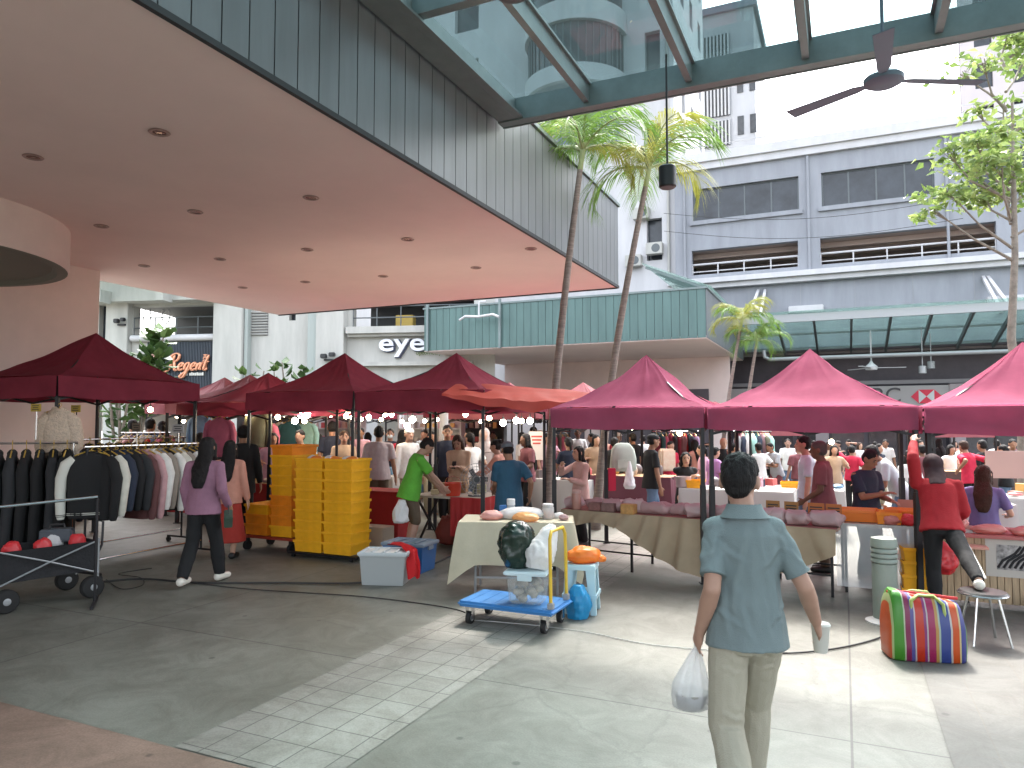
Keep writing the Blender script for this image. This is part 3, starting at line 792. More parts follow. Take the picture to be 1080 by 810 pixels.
MB().prism([(x0, -4.6, z0 + .64), (x1 - 1, -4.6, z0 + .64), (x1 - 1, -.1, z0 + .17), (x0, -.1, z0 + .17)], (0, 0, .02)).build('roof_glazing', M_gl2, rg, RG.M)
# wall lamp
x, z = RG.hit(127, 340, -.5)
wl = thing('floodlight', 'black twin floodlight on the cream column above the fig tree', 'floodlight', tuple(RG.M @ V((x, -.5, z))), RG.rot)
MB().box((-.12, -.1, .05), (.22, .22, .2)).build('lamp_head', M_blk, wl, bevel=.03); MB().box((.16, -.06, .12), (.2, .2, .16)).build('lamp_head', M_blk, wl, bevel=.03)
MB().box((0, .1, -.1), (.35, .15, .08)).build('bracket', M_blk, wl)
x, z = RG.hit(347, 376, -.6)
x, z = RG.hit(346, 377, -.6)
wl = thing('floodlight', 'black floodlight pair on the cream column behind the maroon tent peak', 'floodlight', tuple(RG.M @ V((x, -.6, z))), RG.rot)
MB().box((-.16, -.1, .05), (.26, .22, .2)).build('lamp_head', M_blk, wl, bevel=.03); MB().box((.2, -.06, .12), (.26, .2, .18)).build('lamp_head', M_blk, wl, bevel=.03)
MB().box((0, .08, -.1), (.4, .15, .08)).build('bracket', M_blk, wl)
# hoops (round pendant lamps) in the balcony
for px in (155, 175):
    x, z = RG.hit(px, 333.5, 1.2)
    h = thing('hoop_lamp', 'white hoop lamp hanging in the dark balcony, ' + ('left' if px == 155 else 'right') + ' of two', 'lamp', tuple(RG.M @ V((x, 1.2, z - .38))), RG.rot)
    MB().tube([(.2 * math.cos(a), 0, .38 + .36 * math.sin(a)) for a in [2 * math.pi * i / 24 for i in range(24)]], .03, 6, closed=True).build('hoop', M_white2, h)
    MB().cyl((0, 0, .75), (0, 0, opA[3] - z + .38), .012, n=5).build('cord', M_blk, h)
x, z = RG.hit(428, 339, 1.0)
MB().box((0, 0, .35), (.8, .5, .7)).single('storage_box', mat('mustard box', (.42, .30, .07), .7), 'mustard box standing behind the balcony rail above the lit letters', 'box', tuple(RG.M @ V((x, 1.0, opB[2]))), RG.rot, bevel=.02)

# sign one: dark slatted panel with copper script
q = rr(157, 231.5, 360.5, 420)
sg = thing('shop_sign', 'dark slatted sign panel with copper script lettering under the balcony', 'sign', tuple(RG.M @ V(((q[0] + q[1]) / 2, -.1, q[2]))), RG.rot)
m = MB(); m.b2((q[0], -.08, q[2]), (q[1], -.005, q[3])); m.build('backing', mat('ink blue panel', (.012, .016, .024), .5), sg, RG.M)
m = MB(); k = 46
for i in range(k):
    x = q[0] + (q[1] - q[0]) * (i + .5) / k; m.b2((x - .016, -.13, q[2]), (x + .016, -.083, q[3]))
m.build('slats', mat('slate slat', (.055, .07, .09), .5), sg, RG.M)
M_cop = mat('copper letters', (.72, .33, .20), .35, .55); M_cop2 = mat('pale copper', (.75, .47, .38), .4, .4)
def script(strokes, px0, py0, s, th, name, m_, yy=-.24, sh=.32):
    """pen strokes in letter units placed with their origin at a pixel of the sign; s = metres per unit"""
    x0, z0 = RG.hit(px0, py0, yy); mb = MB()
    for st in strokes:
        pts = [V((p[0] + sh * p[1], 0, p[1])) for p in st]
        # smooth the polyline
        out = []
        for i in range(len(pts) - 1):
            p0, p1, p2, p3 = pts[max(i - 1, 0)], pts[i], pts[i + 1], pts[min(i + 2, len(pts) - 1)]
            for k in range(6):
                t = k / 6; out.append(.5 * ((2 * p1) + (p2 - p0) * t + (2 * p0 - 5 * p1 + 4 * p2 - p3) * t * t + (3 * p1 - p0 - 3 * p2 + p3) * t ** 3))
        out.append(pts[-1])
        rad = []
        for i in range(len(out)):
            d = out[min(i + 1, len(out) - 1)] - out[max(i - 1, 0)]
            v = abs(d.z) / (d.length + 1e-6); e = min(1, min(i, len(out) - 1 - i) / 3 + .45)
            rad.append(th * s * (.55 + .6 * v) * e)
        mb.tube([(x0 + p.x * s, yy, z0 + p.z * s) for p in out], rad, 8)
    return mb.build(name, m_, sg, RG.M, smooth=60)
Rr_ = [[(.12, .95), (.08, .5), (.0, .1), (-.18, -.05), (-.32, .08)], [(-.12, .72), (-.05, .95), (.2, 1.06), (.42, .95), (.42, .7), (.25, .55), (.06, .52), (.22, .5), (.32, .25), (.42, .02), (.56, .06)]]
def sh_(st, dx, k=1): return [[(p[0] * k + dx, p[1] * k) for p in s] for s in st]
e_ = [[(.02, .22), (.2, .27), (.27, .4), (.17, .48), (.05, .36), (.05, .14), (.17, .02), (.34, .12)]]
g_ = [[(.3, .42), (.17, .48), (.04, .34), (.05, .12), (.16, .04), (.27, .2), (.31, .44), (.25, .0), (.16, -.34), (.0, -.44), (-.1, -.34), (.05, -.18), (.38, .08)]]
n_ = [[(.03, .46), (.05, .25), (.04, .0)], [(.04, .2), (.14, .42), (.25, .45), (.27, .3), (.25, .08), (.38, .08)]]
t_ = [[(.14, .95), (.08, .5), (.06, .14), (.14, .02), (.3, .12)], [(-.06, .5), (.28, .54)]]
script(Rr_ + sh_(e_, .58) + sh_(g_, .98) + sh_(e_, 1.4) + sh_(n_, 1.78) + sh_(t_, 2.24), 177.5, 391, .735, .085, 'script_lettering', M_cop)
T_ = [[(.2, .95), (.12, .5), (.05, .08), (-.1, .0), (-.2, .1)], [(-.2, .78), (-.1, .98), (.2, .92), (.5, 1.02)]]
h_ = [[(.12, .98), (.06, .5), (.02, .0)], [(.04, .25), (.16, .46), (.25, .42), (.24, .1), (.34, .06)]]
script(T_ + sh_(h_, .36) + sh_(e_, .72), 158.8, 383.5, .44, .085, 'script_lettering', M_cop2)
# three small upright characters and a strip underneath
x0, zt_ = RG.hit(214.3, 373, -.22); zb_ = RG.hit(214.3, 391, -.22)[1]; x1 = RG.hit(218.6, 373, -.22)[0]
m = MB(); hh = (zt_ - zb_) / 3; w = x1 - x0
ST = [[(0, .9, 1, .9), (.1, .6, .9, .6), (0, .3, 1, .3), (.5, 1, .5, .1), (.15, .3, 0, 0), (.85, .3, 1, 0)], [(0, .95, 1, .95), (0, .95, 0, .1), (1, .95, 1, .1), (.2, .65, .8, .65), (.2, .4, .8, .4), (.5, .8, .5, .2), (0, .1, 1, .1)], [(.15, 1, 0, .6), (.1, .7, .1, 0), (.35, .9, 1, .9), (.35, .55, 1, .55), (.68, .9, .68, .05), (.35, .1, 1, .1)]]
for i, ch in enumerate(ST):
    for (a, b, c, d) in ch: m.bar((x0 + a * w, -.2, zt_ - (i + .92) * hh + b * hh * .84), (x0 + c * w, -.2, zt_ - (i + .92) * hh + d * hh * .84), .03, .035, up=(0, 1, 0))
m.build('character_lettering', M_cop, sg, RG.M)
x0, z = RG.hit(190, 395, -.2); x1 = RG.hit(215, 395, -.2)[0]
m = MB(); w = (x1 - x0) / 13
for i in range(13):
    if i != 4: m.b2((x0 + i * w, -.2, z - .05), (x0 + (i + .75) * w, -.14, z + (.07 if i % 3 else .09)))
m.build('small_lettering', mat('pale letters', (.6, .6, .55), .5), sg, RG.M)

# sign two: white raised letters on the cream fascia
x0, z0 = RG.hit(424, 370, -.1); x1 = RG.hit(401, 370, -.1)[0]; x2 = RG.hit(449, 370, -.1)[0]
sg2 = thing('shop_sign', 'white raised letters with dark edges on the cream fascia over the shop', 'sign', tuple(RG.M @ V((x0, -.05, z0 - .3))), RG.rot)
sz = (x2 - x1) / 1.78
tx = text('eye', sz * 1.02, .05, bold=.012 * sz); c = sum((p.x for p in tx.v)) / len(tx.v)
w = max(p.x for p in tx.v) - min(p.x for p in tx.v); k = (x2 - x1) / w
tx.xf(Matrix.Translation((x0, -.16, z0)) @ Matrix.Diagonal((k, 1, .95, 1))); tx.build('lettering', mat('letter face', (.85, .87, .92), .4), sg2, RG.M)
tx = text('eye', sz * 1.02, .03, bold=.03 * sz); tx.xf(Matrix.Translation((x0 + .04, -.07, z0 - .03)) @ Matrix.Diagonal((k, 1, .95, 1))); tx.build('letter_back', mat('letter edge', (.04, .05, .09), .5), sg2, RG.M)
x, z = RG.hit(452, 374, -.1); tx = text('optometry', .34, .012, shear=.15); ww = max(p.x for p in tx.v) - min(p.x for p in tx.v)
tx.xf(Matrix.Translation((x, -.1, z)) @ Matrix.Diagonal((1.15 / ww, 1, .8, 1)))
tx.build('small_lettering', mat('olive letters', (.13, .17, .05), .5), sg2, RG.M)

# ================================================================ planting
M_palmleaf = mat('palm leaf', (.13, .235, .045), .45, var=.35, vs=3, trl=.35)
M_palmyel = mat('yellowing palm leaf', (.26, .27, .05), .5, var=.25, vs=3, trl=.35)
M_bark = mat('ringed palm bark', (.21, .17, .145), .85, var=.35, vs=14, stretch=(.4, .4, 3), bump=.5, bs=25)
M_shaft = mat('green palm shaft', (.22, .26, .10), .5, var=.2, vs=5)
def palm(label, base, crown, n, L, r0, seed, yel=.25, name='palm_tree'):
    rd = random.Random(seed)
    base, crown = V(base), V(crown)
    t = thing(name, label, 'palm tree', base, 0, 'palms in the plaza')
    d = crown - base; pts = []; rad = []
    N = 40
    for i in range(N + 1):
        f = i / N; bend = math.sin(f * math.pi) * d.xy.length * .10
        p = base + d * f + V((d.x, d.y, 0)).normalized() * (-bend); pts.append(p)
        rad.append((r0 * (1.35 - .35 * min(1, f * 8)) * (1 - .42 * f)) * (1 + .05 * (i % 2)))
    MB().tube(pts, rad, 12).build('trunk', M_bark, t, Matrix(), smooth=60)
    top = pts[-1]; ax = (pts[-1] - pts[-4]).normalized()
    MB().tube([top - ax * .02, top + ax * L * .22, top + ax * L * .42], [r0 * .62, r0 * .55, r0 * .2], 10).build('crown_shaft', M_shaft, t, Matrix(), smooth=60)
    leaf = MB(); st = MB()
    o = top + ax * L * .22
    for i in range(n):
        az_ = i * 2.399 + rd.uniform(-.3, .3); el = R(80 - 62 * (i / n) ** 1.1 + rd.uniform(-8, 8))
        l = L * rd.uniform(.85, 1.1); h = V((math.cos(az_), math.sin(az_), 0)); side = V((-h.y, h.x, 0))
        K = 44; rp = []; ang = el; p = o.copy()
        for k in range(K + 1):
            rp.append(p.copy()); p = p + (h * math.cos(ang) + V((0, 0, 1)) * math.sin(ang)) * (l / K)
            ang -= (1.75 + .5 * rd.random() + .5 * (i / n)) / K * (.45 + 1.1 * k / K)
        st.tube(rp[::3], [.018 * L * (1 - .85 * q / (len(rp[::3]) - 1)) for q in range(len(rp[::3]))], 5)
        mi = 1 if rd.random() < yel else 0
        for k in range(4, K + 1):
            f = k / K; ll = L * .56 * (math.sin(min(1, (f - .05) * 1.25) * math.pi * .83) ** .7 + .05) * rd.uniform(.85, 1.1)
            tan = (rp[k] - rp[k - 1]).normalized(); upv = side.cross(tan)
            for s_ in (-1, 1):
                for j in range(1):
                    rt = rp[k] - tan * (l / K) * .5 * j
                    dv = (side * s_ * (.75 - .3 * f) + tan * (.55 + .35 * f) + upv * rd.uniform(.05, .3)).normalized()
                    mid = rt + dv * ll * .5; tip = mid + (dv + V((0, 0, -.55 - .4 * rd.random()))).normalized() * ll * .5
                    wv = tan * .010 * L
                    leaf.add([rt - wv * .5, rt + wv * .5, mid + wv, mid - wv], [(0, 1, 2, 3)], mi); b = len(leaf.v)
                    leaf.add([mid - wv, mid + wv, tip], [(0, 1, 2)], mi)
    leaf.build('crown', [M_palmleaf, M_palmyel], t, Matrix())
    st.build('leaf_stalks', M_shaft, t, Matrix())
    return t
p0 = G(574, 446 + 1368 / 11.6); p0 = V((.53, 11.7, 0)); p1 = A(612, 178, 11.7)
palm('taller palm leaning by the fascia end, in front of the pink soffit', p0, p1, 10, 1.4, .076, 3)
p0 = V((1.40, 12.3, 0)); p1 = A(681, 196, 12.3)
palm('palm leaning right beside the hanging black speaker, with drooping fronds', p0, p1, 10, 1.4, .076, 11, .3)
p0 = V((6.15, 21.5, 0)); p1 = A(781, 346, 21.5)
palm('small slim palm by the corner of the teal canopy block, the left of two', p0, p1, 10, 1.1, .07, 5, .5)
p0 = V((6.75, 21.5, 0)); p1 = A(797, 368, 21.5)
palm('small slim palm by the teal canopy block corner, right and lower of two', p0, p1, 10, 1.05, .07, 6, .35)

M_leaf = mat('tree leaf', (.15, .23, .06), .5, var=.4, vs=2.5, trl=.35)
M_leaf2 = mat('light tree leaf', (.27, .35, .11), .5, var=.3, vs=2.5, trl=.4)
M_branch = mat('grey bark', (.22, .19, .16), .85, var=.3, vs=12, bump=.3, bs=30)
def leafcard(mb, p, s, rd, m=0, droop=.3):
    d = V((rd.gauss(0, 1), rd.gauss(0, 1), rd.gauss(-droop, .5))).normalized(); a = d.cross(V((rd.gauss(0, 1), rd.gauss(0, 1), rd.gauss(0, 1)))).normalized()
    b = d.cross(a) * s * .12
    mb.add([p, p + d * s * .35 + a * s * .28 + b, p + d * s, p + d * s * .35 - a * s * .28 + b], [(0, 1, 2, 3)], m)
def tree(label, base, h_tr, pads, ls, seed):
    rd = random.Random(seed); base = V(base)
    t = thing('plaza_tree', label, 'tree', base)
    tr = MB(); ctr = base + V((.05, 0, h_tr))
    tr.tube([base, base + V((.06, 0, h_tr * .35)), base + V((-.03, .05, h_tr * .7)), ctr, ctr + V((.05, 0, 2.6))], [.085, .075, .066, .052, .02], 10)
    br = MB(); lv = MB()
    for (ox, oy, oz, rx, rz, n) in pads:
        c = base + V((ox, oy, oz))
        st = base + V((0, 0, max(h_tr * .75, oz - .5 - .3 * math.hypot(ox, oy))))
        mid = (st + c) / 2 + V((rd.uniform(-.1, .1), rd.uniform(-.1, .1), -.08))
        br.tube([st, mid, c], [.026, .018, .008], 6)
        for k in range(5):
            e = c + V((rd.uniform(-rx, rx) * .8, rd.uniform(-rx, rx) * .8, rd.uniform(-rz, rz) * .6)); br.tube([mid.lerp(c, .6), (c + e) / 2 + V((0, 0, .05)), e], [.009, .006, .003], 4)
            for q in range(n // 5):
                p = e + V((rd.gauss(0, rx * .33), rd.gauss(0, rx * .33), rd.gauss(0, rz * .4)))
                leafcard(lv, p, ls * rd.uniform(.7, 1.25), rd, 1 if rd.random() < .45 else 0)
    tr.build('trunk', M_branch, t, Matrix(), smooth=60); br.build('branches', M_branch, t, Matrix()); lv.build('crown', [M_leaf, M_leaf2], t, Matrix())
    return t
bt = V((8.35, 11.9, 0))
def tp(px, py, dy=0):
    q = A(px, py, 11.9 + dy) - bt; return (q.x, q.y, q.z)
pads = []
for (px, py, dy, rx, rz, n) in [(1062, 40, 0, .45, .25, 130), (1078, 66, .4, .5, .2, 110), (1036, 66, -.3, .35, .18, 55), (1012, 78, .2, .3, .12, 35), (1058, 112, .3, .4, .14, 50), (1062, 140, .3, .6, .13, 170), (1030, 148, -.3, .55, .11, 150),
                                (1056, 176, -.5, .7, .12, 190), (1018, 178, .3, .55, .11, 150), (998, 160, 0, .35, .1, 60), (1002, 205, -.2, .45, .10, 110), (1066, 204, .4, .6, .12, 160), (1036, 202, .5, .5, .11, 120), (1030, 120, .4, .3, .1, 30),
                                (1110, 150, .2, .9, .2, 180), (1130, 90, -.2, .8, .25, 160), (1110, 20, .1, .7, .25, 140), (1130, 200, 0, .8, .18, 150), (1078, 186, .8, .6, .14, 120), (985, 222, .1, .3, .08, 45)]:
    pads.append((*tp(px, py, dy), rx, rz, n))
tree('slender plaza tree with layered light green foliage at the right edge', bt, 4.6, pads, .16, 21)

M_fig = mat('fig leaf', (.05, .10, .03), .35, var=.4, vs=3, trl=.2); M_fig2 = mat('light fig leaf', (.10, .17, .05), .35, var=.3, vs=3, trl=.2)
def fig(label, base, h, spread, n, seed):
    rd = random.Random(seed); base = V(base)
    t = thing('fig_plant', label, 'plant', base, 0, 'broad leaved fig plants before the cream building')
    st = MB(); lv = MB()
    for s_ in range(3):
        top = base + V((rd.uniform(-.5, .5) * spread, rd.uniform(-.3, .3) * spread, h * rd.uniform(.75, 1)))
        st.tube([base + V((.04 * s_, 0, 0)), (base + top) / 2 + V((rd.uniform(-.1, .1), 0, 0)), top], [.05, .04, .02], 6)
        for k in range(n // 3):
            f = .35 + .65 * rd.random() ** .7; p = base.lerp(top, f)
            a = rd.uniform(0, 6.28); l = rd.uniform(.28, .46) * spread ** .3; el = rd.uniform(-.2, .9)
            d = V((math.cos(a) * math.cos(el), math.sin(a) * math.cos(el), math.sin(el))); sd_ = V((-math.sin(a), math.cos(a), 0)); up = sd_.cross(d)
            p = p + d * .08; w = l * .34; mi = 1 if rd.random() < .35 else 0
            lv.add([p, p + d * l * .3 - sd_ * w * .7 + up * .03, p + d * l * .7 - sd_ * w + up * .02, p + d * l - up * .06, p + d * l * .7 + sd_ * w + up * .02, p + d * l * .3 + sd_ * w * .7 + up * .03, p + d * l * .65 - up * .03], [(0, 1, 2, 6), (2, 3, 6), (6, 3, 4), (0, 6, 4, 5)], mi)
    st.build('stems', M_branch, t, Matrix()); lv.build('foliage', [M_fig, M_fig2], t, Matrix())
for (px, py, D, sp, n, lab) in [(145, 345, 20.5, 1.7, 200, 'tall dense fig plant left of the slatted sign, biggest of its row'), (128, 372, 20, 1.0, 70, 'low fig plant half hidden by the nearest maroon tent, under the floodlight'), (266, 381, 23, .8, 45, 'fig plant above the pale tent peaks beside the louvre'),
                                (296, 381, 23, .6, 36, 'slim fig plant between two others in front of the cream wall'), (309, 374, 23.3, .9, 60, 'fig plant in front of the cream wall by the grey drain pipe'), (226, 396, 22, .8, 45, 'fig plant below the right end of the slatted sign')]:
    p = A(px, py, D); fig(lab, (p.x, p.y, 0), p.z, sp, n, int(px))
# ================================================================ market tents
M_tent = mat('maroon tent cloth', (.27, .040, .066), .8, var=.16, vs=1.6, trl=.34, bump=.14, bs=11, spec=.2)
M_tentsun = mat('sunlit maroon tent cloth', (.385, .095, .165), .85, var=.16, vs=1.6, trl=.45, bump=.14, bs=11, spec=.15)  # same maroon cloth, with strong sun and haze put into a pinker colour
M_tentf = mat('faded rose tent cloth', (.38, .12, .14), .6, var=.14, vs=1.6, trl=.30, bump=.1, bs=9, spec=.2)
M_oran = mat('orange red tarp', (.50, .065, .045), .5, var=.12, vs=2, trl=.35, bump=.1, bs=9)
M_pole = mat('black steel pole', (.012, .011, .013), .45, .3)
def tent(label, cs, ze, zv, pk, m, seed, group='maroon market tents', truss=True, wr=.034, sag=.10, legs=(0, 1, 2, 3), pole=.042):
    cs = [V((c[0], c[1], 0)) for c in cs]; ctr = sum(cs, V()) / 4; pk = V(pk)
    t = thing('market_tent', label, 'tent', (ctr.x, ctr.y, 0), 0, group)
    cv = MB(); vl = MB(); sd = seed * 3.7
    for i in range(4):
        a, b = cs[i], cs[(i + 1) % 4]; nrm = V(((b - a).y, -(b - a).x, 0)).normalized()
        if nrm.dot((a + b) / 2 - ctr) < 0: nrm = -nrm
        def f(u, v):
            e = a.lerp(b, u) + V((0, 0, ze)); s_ = math.sin(math.pi * u)
            p = e.lerp(pk, v)
            p.z -= sag * math.sin(math.pi * v) * (1 + .9 * s_ * (1 - v)) - .02 * s_ * (1 - v)
            p.z += wr * (nz((p.x * 2.2 + sd, p.y * 2.2, v * 3)) + .6 * nz((u * 14 + sd, v * 2.0, i))) * min(1, 5 * v * (1 - v) + .1)
            return p
        cv.grid(f, 22, 16)
        L = (b - a).length
        def g(u, v):
            e = a.lerp(b, u); s_ = math.sin(math.pi * u)
            p = e + nrm * (.012 + .05 * v * s_ * (.6 + .6 * nz((u * 5 + sd, i, 0))) + .02 * v * math.sin(u * L * 9 + seed) + .03 * s_ * nz((u * 4 + v * 3 + sd, v * 5 - u * 3, i)) * math.sin(math.pi * min(1, v + .1)))
            p.z = ze + .02 * s_ * 0 - (ze - zv) * v - .03 * v * s_ * (1 + nz((u * 3 + sd, i * 2, 5)))
            return p
        vl.grid(g, 30, 5)
    c = cv.build('canopy', m, t, Matrix(), smooth=50)
    vl.build('valance', m, t, Matrix(), smooth=60)
    ins = [(q + (ctr - q).normalized() * .045) for q in cs]
    for i in legs:
        q = ins[i]
        l = MB(); l.box((q.x, q.y, ze / 2), (pole, pole, ze - .01)); l.box((q.x, q.y, .55), (pole + .014, pole + .014, 1.1))
        l.box((q.x, q.y, .006), (.10, .10, .012))
        l.build('leg', M_pole, t, Matrix())
    if truss:
        f = MB()
        for i in range(4):
            a, b = ins[i], ins[(i + 1) % 4]; z0, z1 = ze - .30, ze - .06
            for k in range(2):
                p, q = a.lerp(b, k / 2), a.lerp(b, (k + 1) / 2)
                f.bar((p.x, p.y, z0), (q.x, q.y, z1), .014, .028); f.bar((p.x, p.y, z1), (q.x, q.y, z0), .014, .028)
        for q in ins: f.bar((q.x, q.y, ze - .1), (pk.x, pk.y, pk.z - .12), .018, .03)
        f.build('truss', M_pole, t, Matrix())
    return t
def sqt(fl, L, dep, ze, zv, zp, label, m, seed, **k):
    """front-left corner (world x, y), length along the row, depth away from it"""
    a = V((*fl, 0)); b = a + W * L; c = b + U * dep; d = a + U * dep; ct = (a + b + c + d) / 4
    return tent(label, [a, b, c, d], ze, zv, (ct.x, ct.y, zp), m, seed, **k)
tent('maroon tent over the clothes racks at the far left, nearest of the left tents', [(-5.75, 9.1), (-4.83, 11.1), (-4.83 - 2.1, 11.1 + .97), (-5.75 - 2.1, 9.1 + .97)], 2.40, 2.14, (-6.16, 10.62, 3.13), M_tent, 1)
D1 = V((-2.25, 10.3, 0)); a = D1 - W * 2.05
sqt((a.x, a.y), 2.03, 2.2, 2.26, 2.0, 2.94, 'maroon tent over the yellow crate stacks, left of the cream shop letters', M_tent, 2)
sqt((D1.x + .02, D1.y), 2.05, 2.2, 2.24, 1.98, 2.86, 'maroon tent over the red stall where the man in green works', M_tentsun if False else M_tent, 3)
sqt((.48, 8.93), 1.86, 2.2, 1.98, 1.745, 2.70, 'wrinkled sunlit tent left of the two smooth ones on the right, over the curtained table', M_tentsun, 4, wr=.055)
p = V((.48, 8.93, 0)) + W * 1.90
sqt((p.x, p.y), 2.08, 2.2, 1.975, 1.73, 2.70, 'pink sunlit tent behind the head of the walking man, over the orange trays', M_tentsun, 5)
p = p + W * 2.13
sqt((p.x, p.y), 2.1, 2.2, 1.965, 1.70, 2.68, 'pink sunlit tent cut off by the right edge, over the slatted counter', M_tentsun, 6)
# orange red tarp slung between two tents
tp_ = MB()
q00, q10, q01, q11 = A(466, 415, 9.25), A(632, 426, 9.05), A(492, 403, 10.5), A(640, 415, 10.1)
def tf(u, v):
    p = (q00.lerp(q10, u)).lerp(q01.lerp(q11, u), v)
    p.z += .022 * nz((u * 5, v * 3, 2)) - .02 * math.sin(math.pi * u) * (1 - v) + .03 * math.sin(math.pi * v) + .007 * math.sin(u * 40 + v * 9 + 3 * nz((u * 4, v * 3, 0))) * (1 - v)
    return p
tp_.grid(tf, 44, 14)
def tf2(u, v):
    p = tf(u, 0); p.z -= v * (.03 + .09 * math.sin(math.pi * u) + .04 * nz((u * 6, 1, 1))); p.y -= .02 * v + .02 * math.sin(u * 30) * v; return p
tp_.grid(tf2, 44, 4)
tp_.single('tarp', M_oran, 'orange red tarp slung flat between the maroon tents and the wrinkled sunlit one', 'tarp', (.1, 9.6, 0), space=Matrix(), smooth=60)
# back rows
k = 0
for (px, py, D, m, lab, ze) in [(237, 398, 15.8, M_tentf, 'faded rose tent farthest left of three peaks beside the slatted sign', 2.2), (264, 395, 14.6, M_tentf, 'faded rose tent, middle of three peaks before the cream column', 2.2), (283, 393, 13.6, M_tent, 'dark maroon tent, right and nearest of three peaks before the cream column', 2.15),
                                (537, 403, 16.5, M_tentf, 'small distant rose tent peak just above the left part of the orange tarp', 2.1), (615, 403, 16.5, M_tentf, 'small distant rose tent peak between the two palm trunks', 2.1)]:
    p = A(px, py, D); o = p - (W + U) * 1.1
    sqt((o.x, o.y), 2.2, 2.2, ze, ze - .2, p.z, lab, m, 10 + k, group='distant tents in the back rows'); k += 1
for (bx_, by_, zp, m, lab) in [(-12.6, 13.6, 2.62, M_tent, 'dim maroon tent in the back row behind the clothes racks'), (-9.0, 14.6, 2.5, M_tent, 'back row maroon tent seen under the tent over the yellow crates'), (-6.6, 14.6, 2.48, M_tent, 'back row maroon tent hung with bulbs behind the pale shirted man'),
                           (-4.2, 14.9, 2.48, M_tent, 'back row maroon tent hung with bulbs behind the man in green'), (-12.2, 17.6, 2.5, M_tentf, 'rose tent deep in the market behind the left clothes racks'), (-8.8, 19.5, 2.4, M_tentf, 'rose tent deep in the market behind the yellow crates'),
                           (-4.4, 19.5, 2.4, M_tentf, 'rose tent deep in the market behind the red stall')]:
    a = B.M @ V((bx_, by_, 0)); sqt((a.x, a.y), 2.3, 2.2, 2.1, 1.93, zp, lab, m, 20 + k, group='distant tents in the back rows'); k += 1
# far flat red canopies seen under the right tents
for i, (px0, px1, py, D, lab) in enumerate([(800, 850, 461, 19, 'long faded red awning cloth seen under the tent behind the walking man'), (985, 1050, 462, 17, 'faded red awning cloth deep under the right edge tent')]):
    a, b = A(px0, py, D), A(px1, py, D)
    m = MB()
    m.grid(lambda u, v: (a.x + (b.x - a.x) * u, D + 1.6 * v, 1.62 + .22 * math.sin(math.pi * v) + .02 * nz((u * 6, v, i))), 12, 6)
    m.grid(lambda u, v: (a.x + (b.x - a.x) * u, D - .01, 1.62 - .16 * v + .01 * nz((u * 9, v, i))), 12, 2)
    t = thing('awning_cloth', lab, 'awning', ((a.x + b.x) / 2, D, 0)); m.build('cloth', M_tentf, t, Matrix(), smooth=60)
    for x in (a.x, b.x):
        for y in (D, D + 1.6): MB().box((x, y, .81), (.04, .04, 1.62)).build('leg', M_pole, t, Matrix())

# ================================================================ helpers for goods
def blob(mb, c, r, seed, amp=.2, n=32, k=20, fq=2.4, flat=True, m=0):
    i0 = len(mb.v); mb.ell(c, r, n, k, m); c = V(c); rr = r if isinstance(r, (tuple, list)) else (r, r, r)
    for i in range(i0, len(mb.v)):
        d = mb.v[i] - c; q = V((d.x / rr[0], d.y / rr[1], d.z / rr[2]))
        s_ = 1 + amp * (.8 * nz((q.x * fq * .6 + seed, q.y * fq * .6, q.z * fq * .6)) + 1.0 * (.25 - abs(nz((q.x * fq * .9, q.y * fq * .9 + seed, q.z * fq * .9)))) + .6 * (.2 - abs(nz((q.x * fq * 2.1 + seed, q.y * fq * 2.1, q.z * fq * 2.1)))))
        mb.v[i] = c + d * s_
        if flat and mb.v[i].z < c.z - rr[2] * .8: mb.v[i].z = c.z - rr[2] * .8
    return mb
def plastic(name, col, trl=.3, alpha=1, rough=.3):
    return mat(name, col, rough, trl=trl, alpha=alpha, bump=.5, bs=14)
P_white = plastic('thin white plastic', (.78, .78, .78)); P_orange = plastic('thin orange plastic', (.85, .26, .04)); P_black = plastic('dark green black plastic', (.012, .028, .020), .05, rough=.25)
P_red = plastic('thin red plastic', (.75, .05, .06)); P_pink = plastic('pinkish wrapped goods', (.46, .30, .30), .2, rough=.35); P_clear = mat('clear plastic sheet', (.75, .75, .75), .12, alpha=.45, bump=.6, bs=6)
M_yel = mat('yellow crate plastic', (.93, .44, .012), .5, var=.12, vs=7, trl=.08); M_yel2 = mat('orange crate plastic', (.88, .27, .012), .5, var=.12, vs=7, trl=.08)
M_wood = mat('pale slatted wood', (.44, .31, .19), .6, var=.25, vs=6, stretch=(6, 6, .6))
M_card = mat('brown cardboard', (.36, .22, .11), .8, var=.12, vs=5)
M_cream = mat('cream table cloth', (.50, .45, .33), .85, var=.06, vs=6, bump=.1, bs=60)
M_beige = mat('tan curtain cloth', (.37, .28, .185), .8, var=.08, vs=4, trl=.1)
M_redc = mat('red table cloth', (.36, .02, .02), .8, var=.1, vs=4, trl=.08)
M_whc = mat('white table cloth', (.55, .53, .51), .8, trl=.08)
M_chr = mat('chrome tube', (.62, .62, .62), .22, 1); M_gold = mat('gold hanger', (.55, .36, .07), .4, .3)
M_rub = mat('black rubber', (.009, .009, .009), .75); M_bluep = mat('blue plastic deck', (.03, .17, .42), .4, var=.12, vs=6)
def caster(mb, x, y, z0, r=.04):
    mb.cyl((x - .018, y, r), (x + .018, y, r), r, n=14); mb.box((x, y, (z0 + r) / 2 + .012), (.05, .02, max(.02, z0 - r - .02)))

